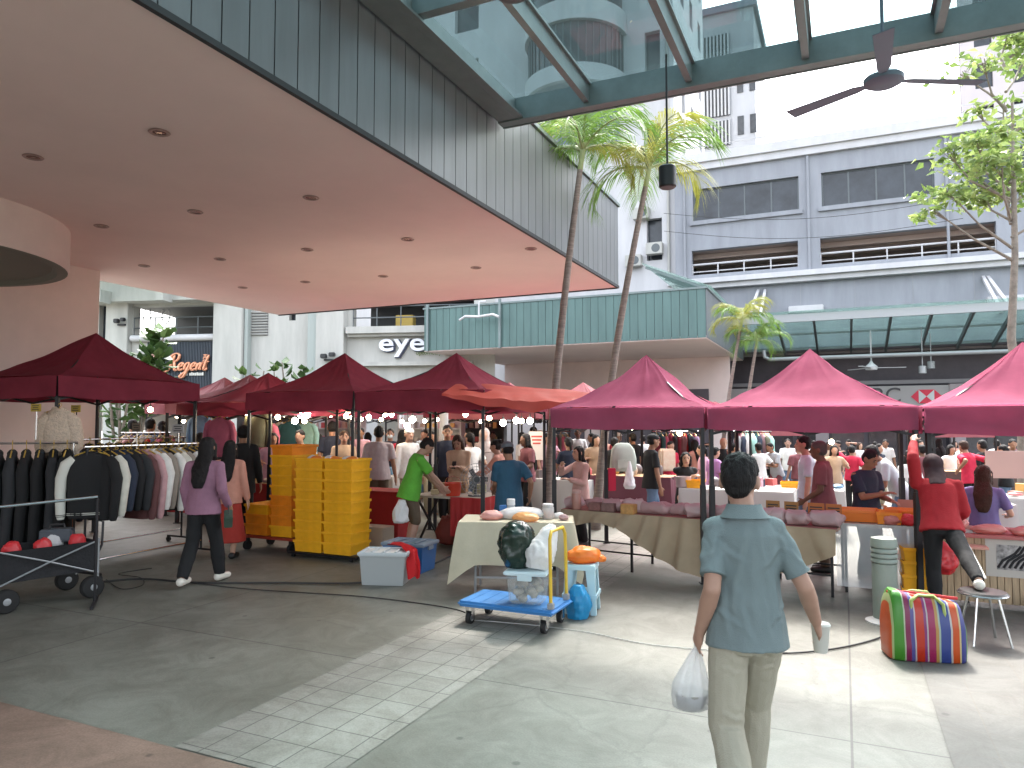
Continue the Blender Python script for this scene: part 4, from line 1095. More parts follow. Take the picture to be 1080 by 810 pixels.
# ================================================================ clothes racks at the left
def rack(name, label, p0, p1, zr, group='clothes rails', low=True, metal=None):
    p0, p1 = V((*p0, 0)), V((*p1, 0)); d = (p1 - p0); L = d.length
    t = thing(name, label, 'clothes rack', (p0 + p1) / 2, math.atan2(d.y, d.x), group); me = metal or M_pole
    MB().tube([(-L / 2 - .04, 0, zr), (L / 2 + .04, 0, zr)], .014, 10).build('rail', M_chr, t)
    for s_ in (-1, 1):
        m = MB(); m.cyl((s_ * L / 2, 0, .08), (s_ * L / 2, 0, zr), .014, n=10); m.build('post', me, t)
        m = MB(); m.bar((s_ * L / 2, -.28, .085), (s_ * L / 2, .28, .085), .025, .025)
        m.build('foot_bar', me, t)
        for q in (-.26, .26):
            c = MB(); caster(c, s_ * L / 2, q, .08, .035); c.build('caster', M_rub, t)
    if low: MB().tube([(-L / 2, 0, .2), (L / 2, 0, .2)], .012, 8).build('lower_rail', M_chr, t)
    return t
J_body = mat('jacket body', (.008, .008, .009), .85); J_slv = mat('jacket sleeve', (.62, .62, .56), .7)
def jacket(label, loc, rotz, seed=0, wide=.25, ln=.82, group='garments on the nearest clothes rack'):
    t = thing('hanging_jacket', label, 'jacket', loc, rotz, group)
    m = MB(); rings = []
    for (z, w, h) in ((-.07, .06, .045), (-.09, .10, .05), (-.135, wide * .86, .055), (-.22, wide, .07), (-.38, wide * .97, .085), (-.56, wide * .93, .085), (-ln + .04, wide * .9, .08), (-ln, wide * .84, .07), (-ln, wide * .75, .04)):
        ring = []
        for i in range(20):
            a = 2 * math.pi * i / 20; c, s_ = math.cos(a), math.sin(a)
            x = w * math.copysign(abs(c) ** .8, c); y = h * math.copysign(abs(s_) ** .8, s_)
            k = 1 + .18 * nz((x * 9 + seed, y * 4, z * 5)); ring.append((x, y * k, z))
        rings.append(ring)
    m.loft(rings); m.build('body', J_body, t, smooth=60)
    for s_ in (-1, 1):
        q = MB(); q.tube([(s_ * wide * .70, 0, -.135), (s_ * wide * .98, .0, -.20), (s_ * wide * 1.16, .02, -.36), (s_ * wide * 1.19, .0, -.52), (s_ * wide * 1.15, -.015, -ln + .05), (s_ * wide * 1.14, -.015, -ln)], [.05, .066, .064, .056, .048, .034], 12, asp=1)
        q.build('sleeve', J_slv, t, smooth=60)
    MB().tube([(.05 * math.cos(a) * 1.1, .04 * math.sin(a), -.065 + .01 * math.cos(2 * a)) for a in [2 * math.pi * i / 14 for i in range(14)]], .014, 6, closed=True).build('collar', J_body, t, smooth=60)
    h = MB(); h.tube([(-.17, 0, -.10), (-.06, 0, -.055), (0, 0, -.04), (.06, 0, -.055), (.17, 0, -.10)], .008, 6); h.tube([(0, 0, -.04), (0, 0, -.02), (.022, 0, -.008), (.02, 0, .014), (0, 0, .02), (-.014, 0, .012)], .004, 5)
    h.build('hanger', M_gold, t)
    return t
cm = lambda n, c: mat('cloth ' + n, c, .85, var=.12, vs=8)
CL = {'black': cm('black', (.007, .007, .008)), 'cream': cm('cream', (.62, .60, .52)), 'navy': cm('navy', (.02, .028, .05)), 'char': cm('charcoal', (.022, .023, .026)), 'maroon': cm('maroon', (.13, .05, .05)), 'pink': cm('dusty pink', (.52, .30, .31)), 'white': cm('white', (.72, .70, .66)),
      'olive': cm('olive', (.11, .11, .07)), 'taupe': cm('taupe', (.28, .24, .20)), 'grey': cm('grey', (.25, .25, .25)), 'brown': cm('brown', (.10, .06, .04)), 'wine': cm('wine', (.16, .02, .035)), 'teal': cm('teal', (.03, .10, .11)), 'rose': cm('rose', (.42, .10, .16)), 'sky': cm('sky', (.22, .35, .55)), 'mint': cm('mint', (.35, .60, .52)), 'lilac': cm('lilac', (.35, .28, .45)), 'red': cm('red', (.50, .03, .03))}
r0, r1, RZ = V((-4.92, 8.38, 0)), V((-4.25, 9.95, 0)), 1.52
rack('clothes_rack', 'black wheeled rack with a chrome rail of jackets, nearest to the walkway', r0.xy, r1.xy, RZ)
jl = [('black', 'cream', 'black varsity jacket with cream sleeves and striped cuffs, first on the rail'), ('black', 'black', 'black jacket mostly hidden behind the varsity jacket'), ('black', 'cream', 'black jacket with one long cream sleeve showing'), ('navy', 'navy', 'dark navy jacket next to the second cream sleeved one'),
      ('navy', 'black', 'navy jacket with black sleeves on the rail'), ('char', 'char', 'charcoal jacket before the brown red one'), ('maroon', 'maroon', 'brown red jacket left of the pink one'), ('pink', 'pink', 'dusty pink jacket in the middle of the rail'), ('white', 'white', 'white shirt jacket right of the dusty pink one'),
      ('grey', 'taupe', 'grey jacket with taupe sleeves right of the white one'), ('black', 'white', 'black jacket with white sleeves past the middle of the rail'), ('taupe', 'cream', 'taupe jacket with cream sleeves near the far end'), ('cream', 'taupe', 'cream jacket with taupe sleeves near the far end'), ('char', 'white', 'charcoal jacket with white sleeves near the rail end'),
      ('char', 'black', 'charcoal black jacket close to the walking woman'), ('black', 'black', 'all black jacket last on the rail')]
rr_ = math.atan2((r1 - r0).y, (r1 - r0).x) - math.pi / 2
J0 = None
for i, (b_, s_, lab) in enumerate(jl):
    f = (i + .35) / len(jl); p = r0.lerp(r1, f * .97 + .01)
    if J0 is None:
        J0 = jacket(lab, (p.x, p.y, RZ), R(30)); o = J0
        st = MB()
    else:
        o = dup(J0, (p.x, p.y, RZ), rr_ + rnd.uniform(-.05, .12), lab, swap={'jacket body': CL[b_], 'jacket sleeve': CL[s_]}, scale=(rnd.uniform(.94, 1.06), 1, rnd.uniform(.92, 1.1)))
# striped cuffs and hem on the first jacket
for s_ in (-1, 1):
    sl = [c for c in J0.children if c.name.startswith('sleeve')][0 if s_ < 0 else 1]
    m = MB()
    for k in range(2): m.tube([(s_ * .288 + .048 * math.cos(a), -.015 + .046 * math.sin(a), -.785 + .018 * k) for a in [2 * math.pi * i / 16 for i in range(16)]], .004, 5, closed=True)
    m.build('cuff_stripe', J_slv if False else CL['black'], sl)
m = MB()
for k in range(2): m.tube([(.228 * math.cos(a), .084 * math.sin(a), -.775 + .018 * k) for a in [2 * math.pi * i / 40 for i in range(40)]], .005, 5, closed=True)
m.build('hem_stripe', J_slv, J0)
# second rack behind with dark garments on gold hangers
s0, s1 = V((-5.75, 9.25, 0)), V((-5.0, 11.0, 0))
rack('clothes_rack', 'black rack of dark garments on gold hangers behind the jackets', s0.xy, s1.xy, 1.58)
for i in range(13):
    p = s0.lerp(s1, (i + .5) / 13)
    dup(J0, (p.x, p.y, 1.58), rr_ + rnd.uniform(-.1, .1), ORD[i] + ' dark garment from the left, on gold hangers behind the jackets', 'dark garments on the rear rail', swap={'jacket body': CL[rnd.choice(['black', 'navy', 'char', 'brown'])], 'jacket sleeve': CL[rnd.choice(['black', 'navy', 'char'])]}, scale=(.95, 1, 1.25))
# third rack, far left, black coats
q0, q1 = V((-7.1, 8.0, 0)), V((-5.32, 8.78, 0))
rack('clothes_rack', 'chrome rack of long black coats at the left edge', q0.xy, q1.xy, 1.56, metal=M_chr)
for i in range(14):
    p = q0.lerp(q1, (i + .5) / 14)
    dup(J0, (p.x, p.y, 1.56), math.atan2(.78, 1.78) - math.pi / 2 + rnd.uniform(-.1, .1), ORD[i] + ' long black coat from the left on the chrome rack at the left edge', 'long coats at the left edge', swap={'jacket body': CL[rnd.choice(['black', 'char', 'black'])], 'jacket sleeve': CL['black' if i % 3 else 'char']}, scale=(1.0, 1, 1.65))
# empty chrome rail in front
a = A(103, 524, 7.25); b = A(-40, 539, 6.55)
t = thing('garment_rail', 'empty low chrome garment rail in front of the wagon', 'rail', ((a.x + b.x) / 2, (a.y + b.y) / 2, 0))
MB().tube([a, b], .015, 10).build('rail', M_chr, t, Matrix())
for q in (a, b):
    m = MB(); m.cyl((q.x, q.y, .03), (q.x, q.y, q.z - .02), .014, n=10); m.bar((q.x - .1, q.y + .22, .02), (q.x + .1, q.y - .22, .02), .03, .03); m.build('post', M_pole, t, Matrix())
# cream fur coat with taupe skirt hanging from the tent pole
q = A(64, 432, 8.95)
ft = jacket('cream fluffy fur jacket hanging high on the pole of the nearest left tent', (q.x, q.y - .02, 2.02), .25, 3, .155, .60, None)
M_fur = mat('cream fur', (.60, .48, .38), .95, var=.2, vs=30, bump=1.0, bs=60)
for c in ft.children:
    if not c.name.startswith('hanger'):
        c.data = c.data.copy() if c.data.users > 1 else c.data
        c.data.materials[0] = M_fur
        for v in c.data.vertices: v.co += v.co.normalized() * .0 + v.normal * (.022 + .02 * nz(v.co, 22))
m = MB(); m.loft([[(w * math.cos(2 * math.pi * i / 18), .07 * math.sin(2 * math.pi * i / 18) * (1 + .4 * math.sin(i * 2.2)), z) for i in range(18)] for (z, w) in ((0, .15), (-.2, .19), (-.42, .22), (-.5, .21))])
m.single('hanging_skirt', CL['taupe'], 'taupe skirt hanging below the cream fur jacket', 'skirt', (q.x - .07, q.y + .05, 1.44), .3, smooth=60)
# price cards on the racks
for i, (px, py, D, w, h, c, lab) in enumerate([(38, 430, 8.6, .16, .09, (.45, .32, .05), 'yellow price card on a stand left of the fur jacket'), (80, 431, 9.4, .16, .09, (.45, .32, .05), 'yellow price card on a stand right of the fur jacket'), (144, 451, 9.9, .15, .12, (.18, .14, .10), 'brown price card above the jackets'), (188, 452, 9.6, .19, .11, (.32, .31, .31), 'grey price card above the far end of the jackets')]):
    q = A(px, py, D); t = thing('price_card', lab, 'card', (q.x, q.y, q.z - .38), -.35, 'price cards on the clothes racks')
    MB().box((0, 0, .38), (w, .012, h)).build('card', mat('card %d' % (0 if i < 2 else i), c, .6), t); MB().cyl((0, .012, 0), (0, .012, .36), .008, n=6).build('stem', M_chr if i != 1 else M_pole, t)
    m = MB()
    for k in range(3): m.box((0, -.008, .38 + h * (.26 - .26 * k)), (w * (.7 - .15 * (k % 2)), .002, h * .1))
    m.build('print', M_blk, t)

# ---------------------------------------------------------------- folding wagon
wc = V((-4.80, 7.40, 0)); wrz = math.atan2(.56, .41)
wg = thing('folding_wagon', 'black collapsible fabric wagon with chunky wheels in front of the racks', 'wagon', wc, wrz)
M_can = mat('black canvas', (.013, .013, .015), .85, var=.2, vs=8, bump=.3, bs=40)
L_, W_ = .92, .50
m = MB()
def side(p, q):
    p, q = V(p), V(q)
    def f(u, v):
        o = p.lerp(q, u); n_ = V((0, 0, 0)) - V((o.x, o.y, 0)); n_ = n_.normalized()
        return o + V((0, 0, .27 + .30 * v)) + n_ * (.035 * math.sin(math.pi * u) * math.sin(math.pi * v) + .012 * nz((u * 6, v * 4, p.x)))
    m.grid(f, 14, 8)
cn = [(-L_ / 2, -W_ / 2), (L_ / 2, -W_ / 2), (L_ / 2, W_ / 2), (-L_ / 2, W_ / 2)]
for i in range(4): side((*cn[i], 0), (*cn[(i + 1) % 4], 0))
m.box((0, 0, .275), (L_ - .02, W_ - .02, .012)); m.build('basket', M_can, wg, smooth=50)
f = MB()
for (x, y) in cn: f.cyl((x, y, .16), (x, y, .60), .012, n=8)
for s_ in (-1, 1):
    for k in (-1, 1): f.tube([(k * L_ / 2, s_ * (W_ / 2 + .012), .24), (0, s_ * (W_ / 2 + .012), .42), (-k * L_ / 2, s_ * (W_ / 2 + .012), .58)], .009, 6)
f.build('frame', M_grey, wg)
for (x, y) in cn:
    w = MB(); y2 = y * 1.18; w.lathe([(.05, -.045), (.10, -.04), (.112, -.025), (.112, .025), (.10, .04), (.05, .045)], n=24).xf(Matrix.Translation((x * .84, y2, .112)) @ Matrix.Rotation(math.pi / 2, 4, 'X'))
    wo = w.build('wheel', M_rub, wg, smooth=30)
    h = MB(); h.lathe([(.02, -.05), (.034, -.047), (.034, .047), (.02, .05)], n=16).xf(Matrix.Translation((x * .84, y2, .112)) @ Matrix.Rotation(math.pi / 2, 4, 'X')); h.build('hub', M_grey, wo)
m = MB(); m.tube([(L_ / 2, -.12, .3), (L_ / 2 + .1, -.10, .5), (L_ / 2 + .12, -.07, .74), (L_ / 2 + .12, .07, .74), (L_ / 2 + .1, .10, .5), (L_ / 2, .12, .3)], .012, 8); m.build('pull_handle', M_pole, wg)
# red and white bags lying in it, a dark case
for i, (x, y, c, lab) in enumerate([(-.28, -.1, P_red, 'red pouch in the black wagon, nearest the wagon front'), (-.02, -.13, P_red, 'red pouch in the black wagon, middle of the three pouches'), (.16, .06, P_white, 'white pouch among red ones in the black wagon'), (.33, -.06, P_red, 'red pouch at the far end of the black wagon')]):
    p = WM[wg] @ V((x, y, .50)); b = MB(); blob(b, (0, 0, .06), (.085, .06, .085), i * 3.1); b.single('pouch', c, lab, 'pouch', p, wrz, 'pouches in the wagon', smooth=60)
for i in range(3):
    p = WM[wg] @ V((-.28 + .28 * i, .02, .284)); b = MB(); blob(b, (0, 0, .11), (.16, .2, .13), 9 + i * 2.2); b.single('black_bag', P_black, 'dark bag filling the black wagon, ' + ['front', 'middle', 'rear'][i] + ' one', 'bag', p, wrz, 'dark bags in the wagon', smooth=60)
p = WM[wg] @ V((.2, .10, .56)); t = thing('tool_case', 'dark slate plastic case on top of the wagon load', 'case', p, wrz - .6)
MB().box((0, 0, .07), (.30, .16, .13)).build('case_body', mat('slate plastic', (.05, .06, .075), .5), t, bevel=.015); MB().tube([(-.07, 0, .136), (-.06, 0, .175), (.06, 0, .175), (.07, 0, .136)], .012, 6).build('handle', M_blk, t)

# ================================================================ yellow crates
def crate_mesh(w, d, h):
    m = MB(); t = .012
    def ring(s_, z): return [(-w / 2 * s_, -d / 2 * s_, z), (w / 2 * s_, -d / 2 * s_, z), (w / 2 * s_, d / 2 * s_, z), (-w / 2 * s_, d / 2 * s_, z)]
    m.loft([ring(.89, .006), ring(.895, 0), ring(.94, h - .036), ring(.99, h - .034), ring(1.0, h - .03), ring(1.0, h), ring(.95, h), ring(.94, h - .02), ring(.84, .02)])
    return m
crate_n = [0]
def crate(p, rz, w, d, h, m, lab, grp, proto=[None]):
    key = (w, d, h, m.name)
    if not isinstance(proto[0], dict): proto[0] = {}
    if key not in proto[0]:
        o = crate_mesh(w, d, h).single('plastic_crate', m, lab, 'crate', p, rz, grp, bevel=.004); proto[0][key] = o
    else:
        o = proto[0][key].copy(); C.objects.link(o); o.location = p; o.rotation_euler = (0, 0, rz); o['label'] = lab; o['group'] = grp
    return o
AZ = R(AROT)
fc = V((-2.08, 9.40, 0)); PIT = .137
for col in range(2):
    for i in range(9):
        c = fc - W * (.245 + .485 * col) + U * .23
        crate((c.x, c.y, .075 + i * PIT), AZ + rnd.uniform(-.012, .012), .48, .44, .155, M_yel, 'yellow crate in the ' + ['right', 'left'][col] + ' column of the front stack, ' + ORD[i] + ' from the ground', 'yellow crates in the front stack')
# loaf bags spilling from the top crates
for k in range(6):
    c = fc - W * (.1 + .15 * k) + U * (.15 + .1 * (k % 2)); b = MB(); blob(b, (0, 0, .03), (.09, .07, .05), k * 2.3)
    b.single('wrapped_packet', P_white if k % 2 else P_orange, ORD[k] + ' wrapped packet from the right in the top of the front yellow stack', 'packet', (c.x, c.y, .075 + 8 * PIT + .105), k, 'packets in the top crates', smooth=60)
fd = thing('crate_dolly', 'low black wheeled frame under the front yellow stack', 'dolly', fc - W * .49 + U * .23, AZ)
m = MB()
for y in (-.2, .2): m.box((0, y, .055), (1.12, .05, .03))
for x in (-.5, 0, .5): m.box((x, 0, .053), (.05, .34, .022))
m.build('frame', M_pole, fd)
for x in (-.48, .48):
    for y in (-.2, .2): c = MB(); c.cyl((x - .02, y, .02), (x + .02, y, .02), .02, n=12); c.build('caster', M_rub, fd)
rc = V((-3.05, 10.0, 0))
for i in range(9):
    c = rc - W * .19 + U * .28
    mm = [M_yel, M_yel2, M_yel2, M_yel2, M_yel, M_yel, M_yel, M_yel, M_yel2][i]
    crate((c.x, c.y, .215 + i * PIT * 1.02), AZ + rnd.uniform(-.015, .015), .40, .55, .158, mm, ('yellow' if mm is M_yel else 'orange') + ' crate in the tall rear stack, ' + ORD[i] + ' from the red trolley', 'crates in the tall rear stack')
for i in range(3):
    c = rc - W * .64 + U * .28
    crate((c.x, c.y, .215 + i * PIT), AZ, .44, .55, .158, [M_yel2, M_yel2, M_yel][i], ['bottom orange', 'middle orange', 'top yellow'][i] + ' crate of the short stack on the red trolley', 'crates in the short stack on the red trolley')
rt = thing('red_trolley', 'red platform trolley with black handle under the rear crates', 'trolley', rc - W * .42 + U * .28, AZ)
M_rtro = mat('dull red steel', (.28, .03, .015), .5)
MB().box((0, 0, .195), (1.0, .6, .035)).build('deck', M_rtro, rt, bevel=.006)
for x in (-.4, .4):
    for y in (-.23, .23): c = MB(); c.cyl((x - .025, y, .065), (x + .025, y, .065), .065, n=16); c.box((x, y, .15), (.06, .04, .055)); c.build('caster', M_rub, rt)
m = MB(); m.tube([(.54, -.24, .21), (.54, -.24, .55), (.54, -.20, .62), (.54, .20, .62), (.54, .24, .55), (.54, .24, .21)], .016, 8); m.build('handle', M_pole, rt, smooth=60)

# ================================================================ storage boxes
def tub(label, p, rz, w, d, h, mb_, ml, name='storage_box'):
    t = thing(name, label, 'storage box', p, rz)
    m = MB()
    def ring(s_, z): return [(-w / 2 * s_, -d / 2 * s_, z), (w / 2 * s_, -d / 2 * s_, z), (w / 2 * s_, d / 2 * s_, z), (-w / 2 * s_, d / 2 * s_, z)]
    m.loft([ring(.86, .0), ring(.87, .01), ring(.95, h - .06), ring(.99, h - .055), ring(.99, h - .03)]); m.build('tub', mb_, t, bevel=.012)
    l = MB(); l.loft([ring(1.03, h - .045), ring(1.05, h - .02), ring(1.02, h - .005), ring(.94, h - .005), ring(.92, h - .018)])
    for k in (-.25, 0, .25): l.box((w * k, 0, h - .010), (w * .06, d * .7, .018))
    l.build('lid', ml, t, bevel=.006)
    m = MB()
    for s_ in (-1, 1): m.box((s_ * w * .49, 0, h - .07), (.03, d * .3, .05))
    m.build('latch', ml, t, bevel=.006)
    return t
gx = V((-1.42, 8.25, 0))
tub('grey plastic storage box with pale lid on the floor by the yellow crates', gx, R(-6), .54, .38, .37, mat('grey box plastic', (.36, .38, .38), .4), mat('pale lid plastic', (.52, .56, .57), .4))
bx_ = V((-1.25, 8.95, 0))
tub('blue storage box with grey lid behind the grey one', bx_, R(-20), .56, .42, .36, mat('blue box plastic', (.03, .13, .36), .4), mat('grey lid plastic', (.22, .27, .33), .4))
m = MB()
path = [V((-1.42, 8.66, .37)), V((-1.30, 8.46, .40)), V((-1.21, 8.32, .405)), V((-1.13, 8.20, .375)), V((-1.10, 8.13, .25)), V((-1.09, 8.11, .08))]
def rf(u, v):
    k = u * (len(path) - 1); i = min(int(k), len(path) - 2); p = path[i].lerp(path[i + 1], k - i); w = .14 + .05 * nz((u * 4, 0, 0))
    d = V((.75, .35, 0)).normalized(); e = v - .5
    return p + d * e * w + V((.02, -.03, .03)).normalized() * (.03 * math.cos(e * 9) + .015 * nz((u * 6, v * 5, 3)))
m.grid(rf, 30, 10); m.single('red_cloth', mat('bright red cloth', (.62, .015, .02), .8, trl=.1), 'bright red cloth draped over the two storage boxes', 'cloth', (-1.2, 8.4, 0), space=Matrix(), smooth=60)

# ================================================================ cream clothed table and what is on it
TC = V((.06, 7.88, 0)); TZ = .76; trz = R(-4); TWd, TDp = 1.18, .60
ct = thing('folding_table', 'small folding table under a cream cloth behind the blue trolley', 'table', TC, trz)
MB().box((0, 0, TZ - .015), (TWd, TDp, .025)).build('tabletop', M_grey, ct)
for x in (-1, 1):
    for y in (-1, 1): MB().cyl((x * (TWd / 2 - .16), y * (TDp / 2 - .07), 0), (x * (TWd / 2 - .16), y * (TDp / 2 - .07), TZ - .03), .014, n=8).build('leg', M_grey, ct)
MB().bar((-(TWd / 2 - .16), -(TDp / 2 - .07), .18), ((TWd / 2 - .16), -(TDp / 2 - .07), .18), .02, .02).build('brace', M_grey, ct)
m = MB(); hx, hy = TWd / 2 + .012, TDp / 2 + .012
m.grid(lambda u, v: (-hx + 2 * hx * u, -hy + 2 * hy * v, TZ + .004 + .003 * nz((u * 4, v * 3, 1))), 16, 8)
per = [(-hx, -hy), (hx, -hy), (hx, hy), (-hx, hy)]; N = 120; tot = 4 * (hx + hy)
def pp(s_):
    s_ = s_ % tot
    for i in range(4):
        a, b = V((*per[i], 0)), V((*per[(i + 1) % 4], 0)); L = (b - a).length
        if s_ <= L: return a.lerp(b, s_ / L), i, s_ / L, V(((b - a).y, -(b - a).x, 0)).normalized()
        s_ -= L
def drop(u, v):
    p, i, f, n_ = pp(u * tot * .99999); cn_ = min(f, 1 - f); base = [.44, .36, .4, .36][i]
    # corners hang lowest, as a square cloth does
    e = max(0, 1 - cn_ / .16); dl = base + (.20 if i in (0, 1, 3) else .1) * e ** 1.5
    out = .02 + .10 * e ** 1.3 + .012 * math.sin(u * 60)
    c = V((p.x, p.y, 0)).normalized(); d = (n_ * (1 - e) + c * e)
    return (p.x + d.x * out * v ** .8, p.y + d.y * out * v ** .8, TZ + .004 - dl * v)
m.grid(drop, N, 10); m.single('tablecloth', M_cream, 'cream tablecloth with hanging pointed corners on the small folding table', 'tablecloth', TC, trz, smooth=70)
def on(x, y, z=TZ + .008): return TC + Matrix.Rotation(trz, 3, 'Z') @ V((x, y, z))
b = MB(); blob(b, (0, 0, .05), (.26, .16, .07), 2.2, .15); b.single('white_bag', P_white, 'crumpled white bag lying across the cream table', 'bag', on(.04, .02), 0, smooth=60)
b = MB(); blob(b, (0, 0, .04), (.12, .09, .055), 5.2, .2); b.single('meat_bag', plastic('pinkish bag', (.72, .38, .34)), 'pinkish bag of food at the left end of the cream table', 'bag', on(-.27, -.10), 0, smooth=60)
b = MB(); blob(b, (0, 0, .04), (.15, .10, .05), 8.2, .2); b.single('orange_bag', plastic('pale orange plastic', (.85, .48, .2)), 'pale orange bag between the black and white sacks on the cream table', 'bag', on(.10, -.22), -.4, smooth=60)
t = thing('spice_jar', 'clear tall jar with white cap on the cream table', 'jar', on(-.08, .12))
MB().lathe([(.042, 0), (.045, .01), (.045, .12), (.04, .13)], n=18).build('glass', mat('jar clear', (.6, .62, .62), .15, alpha=.55), t, smooth=40); MB().lathe([(.046, .131), (.046, .19), (.042, .195)], n=18).build('cap', mat('pale cap', (.55, .55, .55), .4), t); MB().lathe([(.038, .005), (.038, .07)], n=14).build('contents', mat('grey powder', (.3, .28, .26), .9), t)
t = thing('pink_jar', 'wide clear jar of pink sauce at the right end of the cream table', 'jar', on(.33, .0))
MB().lathe([(.062, 0), (.066, .01), (.066, .12), (.058, .135)], n=20).build('glass', mat('jar clear', (.6, .62, .62), .15, alpha=.55), t, smooth=40); MB().lathe([(.06, .136), (.062, .155), (.055, .16)], n=20).build('lid', mat('pale cap', (.55, .55, .55), .4), t); MB().lathe([(.056, .005), (.056, .07)], n=16).build('contents', mat('pink sauce', (.62, .32, .26), .5), t)
m = MB(); m.box((0, 0, .06), (.08, .055, .12)); m.single('carton', mat('blue carton', (.05, .18, .45), .5), 'blue carton behind the tall jar on the cream table', 'carton', on(-.17, .17), .3, bevel=.006)
for i, (x, y, c) in enumerate([(.45, .05, P_white), (.50, -.1, P_pink), (.24, .18, P_white)]):
    b = MB(); blob(b, (0, 0, .025), (.06, .05, .035), 20 + i, .2); b.single('small_packet', c, ['white packet right of the sauce jar', 'pinkish packet on the right corner of the cream table', 'white packet behind the white bag on the cream table'][i], 'packet', on(x, y), i, smooth=60)

# ---------------------------------------------------------------- blue platform trolley
tc_ = V((.03, 6.60, 0))
tr = thing('platform_trolley', 'blue platform trolley with yellow folding handle in front of the cream table', 'trolley', tc_, AZ)
MB().box((0, 0, .185), (.92, .52, .05)).build('deck', M_bluep, tr, bevel=.02, bseg=3)
m = MB(); 
for k in range(7): m.box((-.36 + .12 * k, 0, .2115), (.02, .44, .003))
m.build('deck_ribs', M_bluep, tr)
for x in (-.36, .36):
    for y in (-.19, .19):
        c = MB(); c.cyl((x - .02, y, .055), (x + .02, y, .055), .055, n=18); wo = c.build('wheel', M_rub, tr, smooth=30)
        c = MB(); c.cyl((x - .023, y, .055), (x + .023, y, .055), .03, n=12); c.build('hub', M_grey, wo)
        c = MB(); c.box((x - .03, y, .10), (.006, .05, .11)); c.box((x + .03, y, .10), (.006, .05, .11)); c.box((x, y, .152), (.07, .06, .012)); c.build('fork', M_chr, tr)
M_yh = mat('mustard yellow tube', (.62, .40, .03), .4)
m = MB(); m.tube([(.42, -.19, .20), (.415, -.19, .60), (.41, -.185, .80), (.405, -.14, .86), (.405, .14, .86), (.41, .185, .80), (.415, .19, .60), (.42, .19, .20)], .015, 10); m.build('handle', M_yh, tr, smooth=60)
for y in (-.19, .19): MB().box((.42, y, .235), (.05, .06, .06)).build('hinge', M_grey, tr, bevel=.008)
def ontr(x, y, z): return tc_ + Matrix.Rotation(AZ, 3, 'Z') @ V((x, y, z))
bp_ = ontr(.14, -.03, .213)
t = thing('clear_box', 'clear plastic box of goods with pale blue lid on the blue trolley', 'storage box', bp_, AZ + .2)
m = MB()
def ring(w, d, z): return [(-w / 2, -d / 2, z), (w / 2, -d / 2, z), (w / 2, d / 2, z), (-w / 2, d / 2, z)]
m.loft([ring(.30, .25, 0), ring(.34, .29, .25)]); m.build('tub', mat('clear tub', (.62, .68, .68), .2, alpha=.22), t, bevel=.02)
l = MB(); l.loft([ring(.37, .32, .251), ring(.39, .34, .262), ring(.38, .33, .285), ring(.34, .29, .29)]); l.build('lid', mat('pale blue lid', (.50, .62, .66), .35), t, bevel=.008)
MB().box((0, -.165, .235), (.13, .012, .05)).build('latch', mat('pale blue lid', (.50, .62, .66), .35), t, bevel=.005)
m = MB()
for i in range(16): blob(m, (rnd.uniform(-.1, .1), rnd.uniform(-.08, .08), rnd.uniform(.04, .19)), (.045, .04, .035), i * 1.7, .2, 8, 6, flat=False)
m.build('contents', mat('mixed goods', (.16, .14, .12), .7, col2=(.5, .45, .35), vs=9), t, smooth=60)
def sack(label, p, pts, rad, m_, seed, rz=0, name='plastic_sack', amp=.25, sx=1):
    n0 = len(pts); P2 = []; R2 = []
    for i in range(n0 - 1):
        for k in range(3): P2.append(V(pts[i]).lerp(V(pts[i + 1]), k / 3)); R2.append(rad[i] + (rad[i + 1] - rad[i]) * k / 3)
    P2.append(V(pts[-1])); R2.append(rad[-1]); pts = P2
    b = MB(); b.tube(pts, R2, 48)
    for i, v in enumerate(b.v):
        n_ = nz((v.x * 6 + seed, v.y * 6, v.z * 5)) * .6 + (.22 - abs(nz((v.x * 11 + seed, v.y * 11, v.z * 6)))) * 1.3 + (.2 - abs(nz((v.x * 26 + seed, v.y * 26, v.z * 11)))) * .7
        c = min(pts, key=lambda q: (V(q) - v).length); d = v - V(c); b.v[i] = v + d * amp * n_
    return b.single(name, m_, label, 'bag', p, rz, smooth=70)
lerp_pts = lambda ps, n: [V(ps[0]).lerp(V(ps[1]), i / n) if False else None for i in range(n)]
def curve(ps, n=14):
    ps = [V(p) for p in ps]; out = []
    for i in range(n + 1):
        t = i / n * (len(ps) - 1); k = min(int(t), len(ps) - 2); out.append(ps[k].lerp(ps[k + 1], t - k))
    return out
def lin(vs, n=14):
    out = []
    for i in range(n + 1):
        t = i / n * (len(vs) - 1); k = min(int(t), len(vs) - 2); out.append(vs[k] + (vs[k + 1] - vs[k]) * (t - k))
    return out
q = ontr(.02, .0, .503)
sack('full dark green black rubbish sack standing on the clear box', q, curve([(0, 0, .0), (0, 0, .12), (-.01, .02, .26), (.02, .05, .36), (.03, .06, .40)]), lin([.10, .16, .17, .12, .05]), P_black, 3.3)
q = ontr(.26, .0, .505)
sack('white plastic sack leaning on the dark one above the trolley', q, curve([(-.05, -.02, .0), (-.03, 0, .10), (.03, .03, .2), (.08, .06, .32), (.1, .07, .38)]), lin([.09, .14, .11, .08, .03]), P_white, 8.8)
q = ontr(.46, .36, 0.0)
sack('bright blue plastic bag on the floor behind the trolley', (q.x + .02, q.y + .05, .0), curve([(0, 0, .0), (0, 0, .1), (0, 0, .22), (0, 0, .30)]), lin([.09, .12, .10, .04]), plastic('bright blue plastic', (.03, .32, .62)), 1.1)

